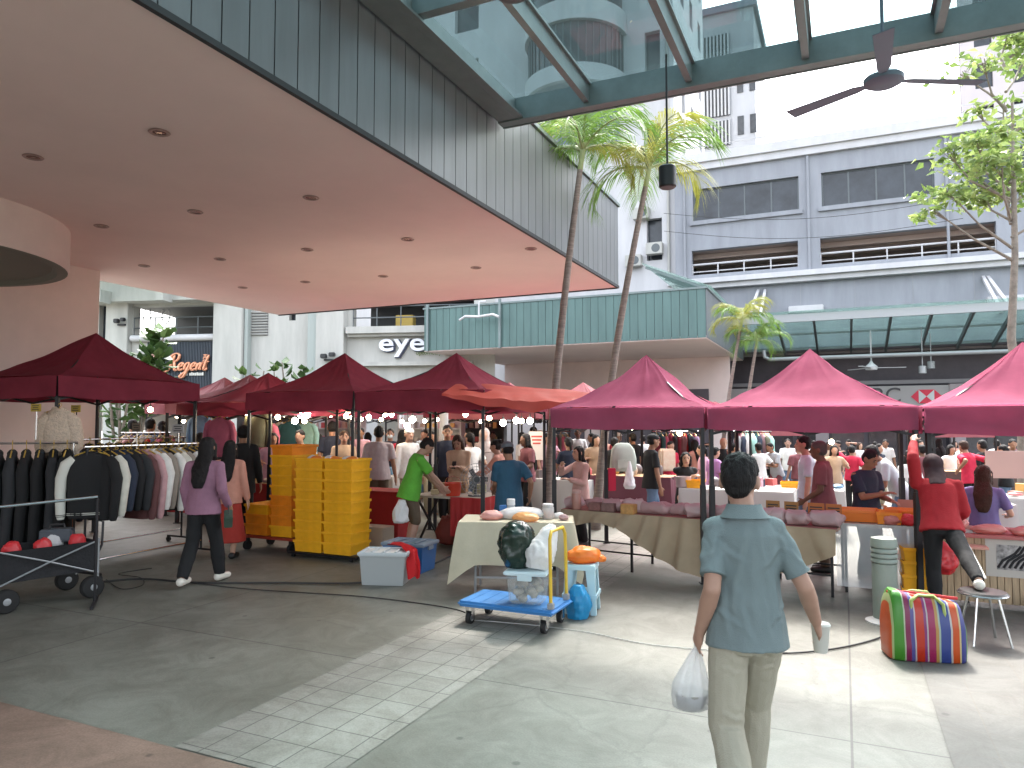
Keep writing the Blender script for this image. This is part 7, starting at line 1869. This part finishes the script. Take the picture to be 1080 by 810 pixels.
# short cut hair: fuller on top, faded at the sides
m = MB(); h = MH; Hh = J['H']
m.ell(Hh(0, -.002, .034), (.0515 * h, .0600 * h, .050 * h), 22, 14, M=J['Rh']); m.ell(Hh(0, -.026, .010), (.0485 * h, .040 * h, .048 * h), 20, 12, M=J['Rh']); m.ell(Hh(0, -.036, -.018), (.036 * h, .022 * h, .030 * h), 16, 10, M=J['Rh'])
me = vox(m, .006, 2)
for q in me.vertices:
    p = q.co - J['hc']; f = max(0, min(1, (p.z - .0) / .05))
    q.co += q.normal * (.007 * f * (nz(V((p.x * 45, p.y * 45, p.z * 14))) + .7 * nz(V((p.x * 90, p.y * 90, p.z * 25)))) + .002 * nz(p * 120))
meshobj('hair', me, HAIRM['black'], man)
# collar, sleeve bands, side and back pocket seams, glasses arm
T = J['T']; rt, fw, up = J['rt'], J['fw'], J['up']
m = MB(); rg_ = []
for (dz, r1, r2) in ((.290, .058, .054), (.312, .045, .044), (.330, .041, .042), (.332, .044, .045), (.318, .050, .049), (.296, .066, .062)):
    rg_.append([T(dz) + rt * (math.cos(a) * r1 * h) + fw * (math.sin(a) * r2 * h - .006 * h + (.016 * h if math.sin(a) > 0 else 0) * (dz - .3) * 10) - up * (.012 * h * max(0, math.sin(a))) for a in [2 * math.pi * i / 36 for i in range(36)]])
m.loft(rg_, cap=False); m.build('collar', M_polo, man, smooth=70)
for s_ in (-1, 1):
    e0 = J['sh'][s_].lerp(J['el'][s_], .73); e1 = J['sh'][s_].lerp(J['el'][s_], .79); m = MB(); m.tube([e0, e1], [.030 * h * .86 + .0120, .030 * h * .86 + .0130], 28); m.build('sleeve_band', M_polo, man, smooth=60, bevel=.003)
m = MB(); m.tube([Hh(.049, -.006, .012), Hh(.050, .03, .014), Hh(.046, .055, .012)], .0022, 6); m.tube([Hh(-.049, -.006, .012), Hh(-.050, .03, .014), Hh(-.046, .055, .012)], .0022, 6); m.tube([Hh(-.046, .055, .012), Hh(0, .066, .010), Hh(.046, .055, .012)], .0022, 6); m.build('glasses', M_pole, man)
# items in his hands
WMm = WM[man]
q = WMm @ J['hd'][1]; dd = (J['hd'][1] - J['el'][1]).normalized()
cp = WMm @ (J['hd'][1] + dd * .085 + V((.012, .02, -.012)))
t = thing('paper_cup', 'pale paper cup held in the right hand of the walking man', 'cup', cp - V((0, 0, .085)))
MB().lathe([(.030, 0), (.031, .004), (.042, .118), (.044, .122), (.041, .122), (.030, .01)], n=28).build('cup', mat('matte paper', (.52, .50, .45), .7), t, smooth=40)
t_ = MB(); t_.lathe([(.045, .122), (.046, .128), (.040, .136), (.02, .137)], n=28); t_.build('lid', mat('cup lid', (.48, .46, .42), .5), t, smooth=40)
hp = WMm @ (J['hd'][-1] + (J['hd'][-1] - J['el'][-1]).normalized() * .085)
t = thing('carrier_bag', 'thin white plastic bag with a round food tub held by the walking man', 'bag', hp - V((.03, 0, .29)))
m = MB(); ring_ = []
for (z, w, d, ox) in ((.0, .06, .055, 0), (.01, .082, .075, 0), (.06, .09, .08, 0), (.11, .085, .07, .004), (.17, .062, .045, .012), (.23, .034, .022, .022), (.275, .014, .010, .03), (.30, .012, .008, .03)):
    ring_.append([(ox + w * math.cos(a) * (1 + .10 * nz((math.cos(a) * 4, math.sin(a) * 4, z * 14))), d * math.sin(a) * (1 + .2 * math.sin(a * 9) * min(1, z * 6)), z) for a in [2 * math.pi * i / 40 for i in range(40)]])
m.loft(ring_); m.build('bag', mat('sheer white plastic', (.72, .72, .74), .3, alpha=.5, trl=.3, bump=.6, bs=30), t, smooth=70)
MB().lathe([(.055, .006), (.062, .01), (.074, .065), (.078, .068), (.078, .076), (.02, .079)], n=28).build('food_tub', mat('grey food tub', (.28, .27, .25), .5), t, smooth=40)

def P(label, px, py, D, face, H=None, **k):
    x, y = at(px, D); hh = H or hgt(py, D); sc = 1.0
    return person(label, (x, y), R(face), hh, **k)
P('woman seen from behind in a mauve jumper and black trousers, walking to the crates', 217, 458, 8.15, -8, 1.66, top=F['mauve'], bottom=('trousers', F['black']), skin='tan', hair='long', shoes=S_w, sleeve='long', hem=.47, hl=(-.21, .05, .80), hr=(.24, .12, .86), fl=(-.10, -.20, .03), fr=(.10, .22, 0), build=1.08, v=.010, lean=R(2))
J = person.last; q = G(213, 615)
t = thing('hand_bag', 'small dark green box bag carried by the woman in mauve', 'bag', V((-3.17, 8.12, .66)), .4)
MB().box((0, 0, .07), (.09, .16, .14), M=Matrix.Rotation(.5, 3, 'X')).build('box', mat('dark green box', (.05, .08, .06), .5), t, bevel=.008); MB().tube([(0, -.05, .13), (0, -.04, .22), (0, .04, .22), (0, .05, .13)], .006, 5).build('handle', M_blk, t)
P('dark haired woman in peach with a long red skirt, half behind the woman in mauve', 243, 463, 9.7, 5, None, top=F['peach'], bottom=('skirt', F['redskirt']), skin='light', hair='long', shoes=S_b, sleeve='long', v=.012)
P('tall man all in black standing beyond the woman in mauve', 257, 447, 11.2, 20, None, top=F['black'], bottom=('trousers', F['black']), skin='tan', shoes=S_b, sleeve='long', hem=.40)
P('man in a bright green polo bending over the red stall table', 433, 462, 10.0, -72, 1.66, top=F['green'], bottom=('shorts', F['brown']), skin='mid', shoes=S_b, hl=(-.16, .44, .88), hr=(.10, .46, .90), lean=R(14), pitch=R(32), build=1.12, hem=.45, v=.011, face_on=True)
P('man seen from behind in a pinkish grey shirt beyond the yellow crates', 400, 448, 12.6, 8, None, top=F['pinkgrey'], bottom=('trousers', F['brown']), skin='tan', shoes=S_b, build=1.1)
P('man in a dark navy shirt behind the top of the yellow stack', 351, 443, 14.2, 15, None, top=F['navy'], bottom=('trousers', F['black']), skin='tan', sleeve='short')
P('short haired woman in a beige blouse behind the yellow stack', 363, 453, 13.4, -160, None, top=F['beige'], bottom=('trousers', F['brown']), skin='mid', hairm='brown', sleeve='long', face_on=True)
t = P('woman wearing a pale face mask far behind the pinkish grey shirt', 412, 451, 15.5, 185, None, top=F['navy'], bottom=('trousers', F['black']), skin='mid', hair='tail', face_on=True)
J = person.last; m = MB(); m.ell(J['H'](0, .036, -.022), (.036 * 1.6, .036 * 1.6, .030 * 1.6), 12, 8); m.build('face_mask', mat('mask paper', (.6, .68, .72), .7), t)
P('person in a white cap and white shirt beside the man in green', 431, 450, 13.2, -150, None, top=F['white'], bottom=('trousers', F['khaki']), skin='mid', hair='cap', hairm=F['white'], sleeve='long')
P('man in navy looking out from behind the white column', 472, 447, 13.2, 185, None, top=F['navy'], bottom=('trousers', F['black']), skin='tan', face_on=True)
P('woman in a beige cardigan looking down at her phone', 484, 457, 12.0, 170, None, top=F['beige'], bottom=('trousers', F['brown']), skin='mid', hair='long', hairm='brown', sleeve='long', pitch=R(28), hl=(-.07, .25, 1.08), hr=(.07, .25, 1.08), face_on=True)
J = person.last; p = V((*at(484, 12.0), 0)) + Matrix.Rotation(R(170), 3, 'Z') @ V((0, .31, 1.12)); MB().box((0, 0, 0), (.07, .012, .14), M=Matrix.Rotation(.6, 3, 'X')).single('phone', M_blk, 'black phone in the hands of the woman in beige', 'phone', p, R(170), bevel=.004)
P('woman in a pale grey headscarf behind the desk fan', 511, 450, 13.4, 178, None, top=F['greyhij'], bottom=('skirt', F['greyhij']), skin='mid', hair='hijab', hairm=F['greyhij'], sleeve='long', face_on=True)
P('woman in peach facing left across the table, beside the denim apron', 526, 462, 11.7, 75, None, top=F['peach'], bottom=('trousers', F['brown']), skin='mid', hair='bun', sleeve='long', hl=(-.1, .38, .95), hr=(.1, .4, .95), pitch=R(12))
P('woman in teal blue denim with a grey cap, seen from behind, hand on hip', 537, 464, 9.45, 22, 1.58, top=F['denim'], bottom=('trousers', F['denim2']), skin='tan', hair='cap', hairm=F['capgrey'], shoes=S_b, hl=(-.10, .30, .90), hr=(.30, .02, .82), build=1.12, hem=.42, v=.011, pitch=R(15))
P('long haired woman in pale pink looking left behind the curtained table', 612, 469, 10.7, 115, None, top=F['palepink'], bottom=('trousers', F['black']), skin='light', hair='long', hl=(-.10, .25, .98), hr=(.10, .26, 1.18), sleeve='long', face_on=True, shoes=S_b, v=.011)
P('man in black cap and black tee walking right behind the curtained table', 686, 456, 11.6, -78, None, top=F['black'], bottom=('trousers', F['jeans']), skin='tan', hair='cap', hairm=F['black'], shoes=S_b, face_on=True, fl=(-.09, .2, 0), fr=(.09, -.2, .03), v=.011)
P('woman in a black dress sitting with folded arms behind the curtained table', 722, 473, 12.2, 176, 1.58, top=F['black'], bottom=('skirt', F['black']), skin='light', hair='long', hl=(.10, .22, .90), hr=(-.12, .24, .93), hip=.58, fl=(-.1, .42, 0), fr=(.1, .42, 0), face_on=True, v=.011)
x, y = at(722, 12.2); plastic_stool('plastic stool under the woman in the black dress', (x, y + .02, 0), 0, mat('dull red stool', (.3, .05, .05), .4), .5)
P('woman in a pink top right of the seated woman in black', 741, 468, 13.4, 60, None, top=F['pink'], bottom=('trousers', F['white']), skin='light', hair='tail')
P('person in a lilac pink shirt behind the pair of tent poles', 752, 470, 12.8, -70, None, top=mat('wear lilac', (.45, .22, .46), .85), bottom=('trousers', F['pink']), skin='mid')
P('older man in a maroon polo standing sideways behind the price cards', 866, 467, 8.85, 62, 1.60, top=F['maroon'], bottom=('trousers', F['brown']), skin='dark', hairm='grey', shoes=S_b, build=1.12, face_on=True, v=.011, hl=(-.13, .20, .86))
P('man in a pale blue tee facing left beyond the maroon polo', 850, 458, 9.7, 72, None, top=F['paleblue'], bottom=('trousers', F['jeans']), skin='light', shoes=S_b, face_on=True)
P('woman in a navy polo looking down over the orange trays', 911, 475, 8.3, 205, 1.52, top=F['navy'], bottom=('trousers', F['black']), skin='tan', hair='short', hl=(-.05, .30, .93), hr=(.10, .30, 1.02), pitch=R(25), build=1.14, face_on=True, v=.011)
P('man in a pale grey polo leaning to the left behind the navy polo', 948, 482, 9.9, 72, 1.62, top=F['greypolo'], bottom=('trousers', F['jeans']), skin='tan', lean=R(30), hl=(-.15, .45, .85), hr=(.1, .5, .95), face_on=True)
P('woman in sunglasses half hidden by the twin tent pole', 957, 473, 11.2, 190, None, top=F['white'], bottom=('trousers', F['black']), skin='mid', hair='long', face_on=True)
# woman in red with one foot on the round stool, reaching up the pole
q = V((3.97, 6.72, 0)); st_ = Matrix.Rotation(-R(-18), 3, 'Z') @ (V((3.86, 6.04, 0)) - q)
P_ = person('woman in red reaching up the twin pole, one foot on the round stool', (q.x, q.y), R(-18), 1.56, top=F['red'], bottom=('leggings', F['black']), skin='mid', hair='none', shoes=S_w, sleeve='long', hl=(-.16, .26, 1.62), hr=(.16, .30, .86), lean=R(20), pitch=R(6), hip=.83, fl=(-.06, .02, 0), fr=(st_.x, st_.y + .02, .425), build=1.08, hem=.50, v=.010)
J = person.last; h = 1.56; m = MB(); m.ell(J['H'](0, -.010, .012), (.058 * h, .064 * h, .066 * h), 18, 12, M=J['Rh']); eloft(m, [(J['H'](0, -.012, -.01), V((1, 0, 0)), V((0, 1, 0)), .055 * h, .056 * h), (J['T'](.30), J['rt'], J['fw'], .058 * h, .054 * h), (J['T'](.25), J['rt'], J['fw'], .075 * h, .075 * h)], 20)
meshobj('headscarf', vox(m, .010, 3), mat('dark wine scarf', (.035, .012, .015), .8), P_, .005, 12, 3)
m = MB(); off = V((.056 * h + .006, -.01, 0)); m.tube([J['T'](.0) + V((.098 * h, -.01, 0)), (J['T'](0) + V((.09 * h, 0, 0))).lerp(J['kn'][1] + V((.046 * h, 0, 0)), .5), J['kn'][1] + V((.044 * h, 0, 0)), J['kn'][1].lerp(J['an'][1], .5) + V((.042 * h, 0, 0)), J['an'][1] + V((.032 * h, 0, .02))], .008, 6); m.build('side_stripe', F['white'], P_)
P('long haired woman in a purple tee sitting with her back turned, far right', 1034, 487, 8.6, -38, 1.60, top=F['purple'], bottom=('trousers', F['black']), skin='light', hair='long', hairm='brown', hip=.56, fl=(-.1, .42, 0), fr=(.1, .42, 0), hr=(.22, .25, .70), v=.011)
J = person.last; x, y = at(1034, 8.6); plastic_stool('plastic stool under the long haired woman in purple', (x, y, 0), R(-38), M_stool, .48)
P('man in a red tee with his back turned, hands on hips, far right', 1021, 463, 13.2, 10, None, top=F['redtee'], bottom=('trousers', F['black']), skin='tan', shoes=S_b, hairm='brown', hl=(-.26, -.02, .95), hr=(.26, -.02, .95), lean=R(10))
P('dark haired man in charcoal right of the red tee', 1036, 463, 13.8, 20, None, top=F['black'], bottom=('trousers', F['black']), skin='tan', shoes=S_b)
P('man in an apron bending over the long white table', 818, 464, 15.5, 120, None, top=F['greypolo'], bottom=('trousers', F['maroon']), skin='tan', lean=R(18), hl=(-.1, .4, .9), hr=(.1, .42, .95))
P('person in a white shirt far behind the apron man', 830, 462, 17.5, 160, None, top=F['white'], bottom=('trousers', F['jeans']), skin='mid')
P('broad woman in dark maroon seen from behind beyond the white table', 842, 467, 15.0, 10, None, top=F['maroon'], bottom=('trousers', F['jeans']), skin='mid', build=1.25)
P('girl in a white dress standing alone far behind the navy polo', 905, 466, 19.5, 185, None, top=F['white'], bottom=('longskirt', F['white']), skin='light', hair='long', hairm='brown', sleeve='none')
P('man in a white shirt far behind the grey polo', 933, 462, 18.5, 150, None, top=F['white'], bottom=('trousers', F['white']), skin='tan', lean=R(12))
P('black mannequin like figure in a dark dress left of the walking man', 762, 461, 15.5, 180, None, top=F['black'], bottom=('skirt', F['black']), skin='light', hair='bald', hairm=SKIN['light'])
P('man in a white shirt far behind the left palm, right of two', 609, 451, 18, 180, None, top=F['white'], bottom=('trousers', F['black']), skin='dark', face_on=True)
P('woman in pale pink far behind the left palm, left of two', 596, 455, 18.2, 170, None, top=F['palepink'], bottom=('trousers', F['black']), skin='mid', hair='long')
P('dark dressed visitor beside the white paper banner', 562, 449, 17, 200, None, top=F['black'], bottom=('trousers', F['black']), skin='mid', sleeve='long')
P('visitor in blue behind the white paper banner', 571, 452, 17.6, 150, None, top=F['jeans'], bottom=('trousers', F['jeans']), skin='mid', hair='cap', hairm=F['white'])
P('man in dark grey far behind the seated woman in black', 722, 460, 17.5, 200, None, top=F['capgrey'], bottom=('trousers', F['black']), skin='mid')
P('visitor in black beyond the mint rucksack', 668, 456, 16.2, 40, None, top=F['black'], bottom=('trousers', F['black']), skin='tan')
P('visitor in crimson beyond the mint rucksack', 650, 455, 16.8, -140, None, top=F['redtee'], bottom=('trousers', F['black']), skin='mid', hair='cap', hairm=F['white'])
P('dark haired visitor far under the left tent, left of three', 140, 441, 15.2, 10, None, top=F['black'], bottom=('trousers', F['black']), skin='tan')
P('dark haired visitor far under the left tent, middle of three', 158, 440, 14.8, -10, None, top=F['navy'], bottom=('trousers', F['black']), skin='tan', build=1.1)
P('dark haired visitor far under the left tent, right of three', 172, 443, 15.5, 30, None, top=F['maroon'], bottom=('trousers', F['black']), skin='mid', hair='tail')
P('visitor in dark clothes left of the rear crate stack', 292, 452, 14.4, 160, None, top=F['navy'], bottom=('trousers', F['black']), skin='tan', face_on=True)
P('visitor in pink between the pale shelf and the tent pole', 381, 450, 16.5, 180, None, top=F['pink'], bottom=('trousers', F['black']), skin='tan')
P('visitor in black trousers far behind the dusty pink board', 1066, 462, 15, 160, None, top=F['navy'], bottom=('trousers', F['black']), skin='tan')
P('visitor in a black tee far left of the navy polo', 884, 464, 17.5, 100, None, top=F['black'], bottom=('trousers', F['jeans']), skin='mid')

# ---- more of the crowd, each with its own clothes
CR = [(212, 455, 13.0, 20, 'white', 'black', 'tail'), (288, 455, 12.9, -150, 'pink', 'jeans', 'long'), (318, 452, 13.1, 170, 'greypolo', 'black', 'short'), (337, 456, 15.2, 30, 'beige', 'jeans', 'tail'), (424, 452, 14.6, -20, 'redtee', 'jeans', 'long'), (455, 454, 14.2, 200, 'black', 'khaki', 'short'), (497, 455, 13.2, 40, 'white', 'jeans', 'tail'), (556, 456, 13.0, 120, 'maroon', 'black', 'long'), (578, 455, 14.6, -160, 'pink', 'khaki', 'short'), (600, 460, 13.4, 20, 'navy', 'black', 'tail'), (628, 457, 14.4, 190, 'beige', 'black', 'long'), (647, 460, 13.9, -40, 'black', 'jeans', 'short'), (706, 464, 14.8, 200, 'redtee', 'black', 'tail'), (733, 463, 15.2, 30, 'peach', 'jeans', 'long'), (772, 466, 14.2, -100, 'maroon', 'black', 'tail'), (800, 466, 14.9, 15, 'white', 'jeans', 'short'), (878, 468, 13.8, 170, 'beige', 'jeans', 'long'), (897, 469, 14.8, -30, 'redtee', 'black', 'short'), (925, 467, 15.6, 200, 'navy', 'khaki', 'tail'), (972, 468, 13.2, 10, 'maroon', 'jeans', 'short'), (1000, 468, 14.6, -170, 'white', 'black', 'long'), (1058, 468, 13.0, 40, 'black', 'jeans', 'tail'), (205, 452, 16.2, 30, 'brown', 'jeans', 'long'), (228, 450, 15.8, 190, 'navy', 'black', 'short'), (276, 456, 16.8, 150, 'peach', 'black', 'long'), (303, 452, 17.2, 20, 'white', 'jeans', 'short'), (330, 455, 16.4, 200, 'black', 'black', 'short'), (388, 455, 18.3, 0, 'maroon', 'black', 'long'), (448, 452, 17.0, 170, 'paleblue', 'jeans', 'short'), (462, 455, 18.6, -60, 'beige', 'brown', 'tail'), (497, 452, 16.6, 90, 'pink', 'black', 'long'), (520, 454, 18.2, 180, 'greypolo', 'jeans', 'short'), (549, 455, 16.1, -90, 'white', 'khaki', 'short'), (583, 452, 19.5, 30, 'maroon', 'black', 'tail'),
      (625, 456, 17.6, 100, 'navy', 'jeans', 'short'), (637, 458, 19.0, 180, 'peach', 'black', 'long'), (678, 458, 18.6, 10, 'white', 'black', 'short'), (700, 462, 19.2, -120, 'mauve', 'jeans', 'long'), (735, 458, 20.0, 180, 'black', 'black', 'short'), (778, 463, 18.8, 60, 'redtee', 'jeans', 'short'), (792, 462, 20.5, 200, 'black', 'brown', 'long'), (808, 464, 19.5, -30, 'navy', 'black', 'short'), (858, 464, 20.5, 10, 'white', 'jeans', 'tail'), (872, 465, 18.2, 180, 'beige', 'black', 'short'), (895, 463, 22.0, 90, 'black', 'jeans', 'short'), (922, 465, 21.0, 0, 'redtee', 'black', 'tail'), (968, 463, 17.0, 190, 'white', 'black', 'short'), (990, 462, 18.0, 20, 'black', 'black', 'long'), (1005, 464, 19.5, 170, 'peach', 'jeans', 'long'), (1050, 463, 17.5, -40, 'white', 'khaki', 'short'), (1076, 462, 16.5, 10, 'maroon', 'black', 'short')]
WN = {'brown': 'brown', 'navy': 'navy', 'peach': 'peach', 'white': 'white', 'black': 'black', 'maroon': 'maroon', 'paleblue': 'pale blue', 'beige': 'beige', 'pink': 'pink', 'greypolo': 'grey', 'mauve': 'mauve', 'redtee': 'red', 'jeans': 'jeans', 'khaki': 'khaki'}
def zone(px):
    for x, n_ in ((240, 'near the racks'), (345, 'behind the yellow crates'), (470, 'behind the green polo'), (560, 'behind the denim apron'), (660, 'between the palm trunks'), (750, 'behind the seated woman'), (830, 'beyond the walking man'), (940, 'behind the navy polo'), (2000, 'behind the woman in red')):
        if px < x: return n_
for i, (px, py, D, f_, a, b_, hr_) in enumerate(CR):
    P('far visitor in a ' + WN[a] + ' top and ' + WN[b_] + (' jeans' if False else ' bottoms') + ', ' + {'short': 'short', 'long': 'long', 'tail': 'tied'}[hr_] + ' haired, ' + zone(px), px, py, D, f_, None, top=F[a], bottom=('trousers', F[b_]), skin=['mid', 'tan', 'light', 'dark'][i % 4], hair=hr_, v=.018, hairm='black', hl=(-.2, .1 + .2 * (i % 2), .8 + .2 * (i % 3)), hr=(.2, .1, .8 + .15 * ((i + 1) % 3)))
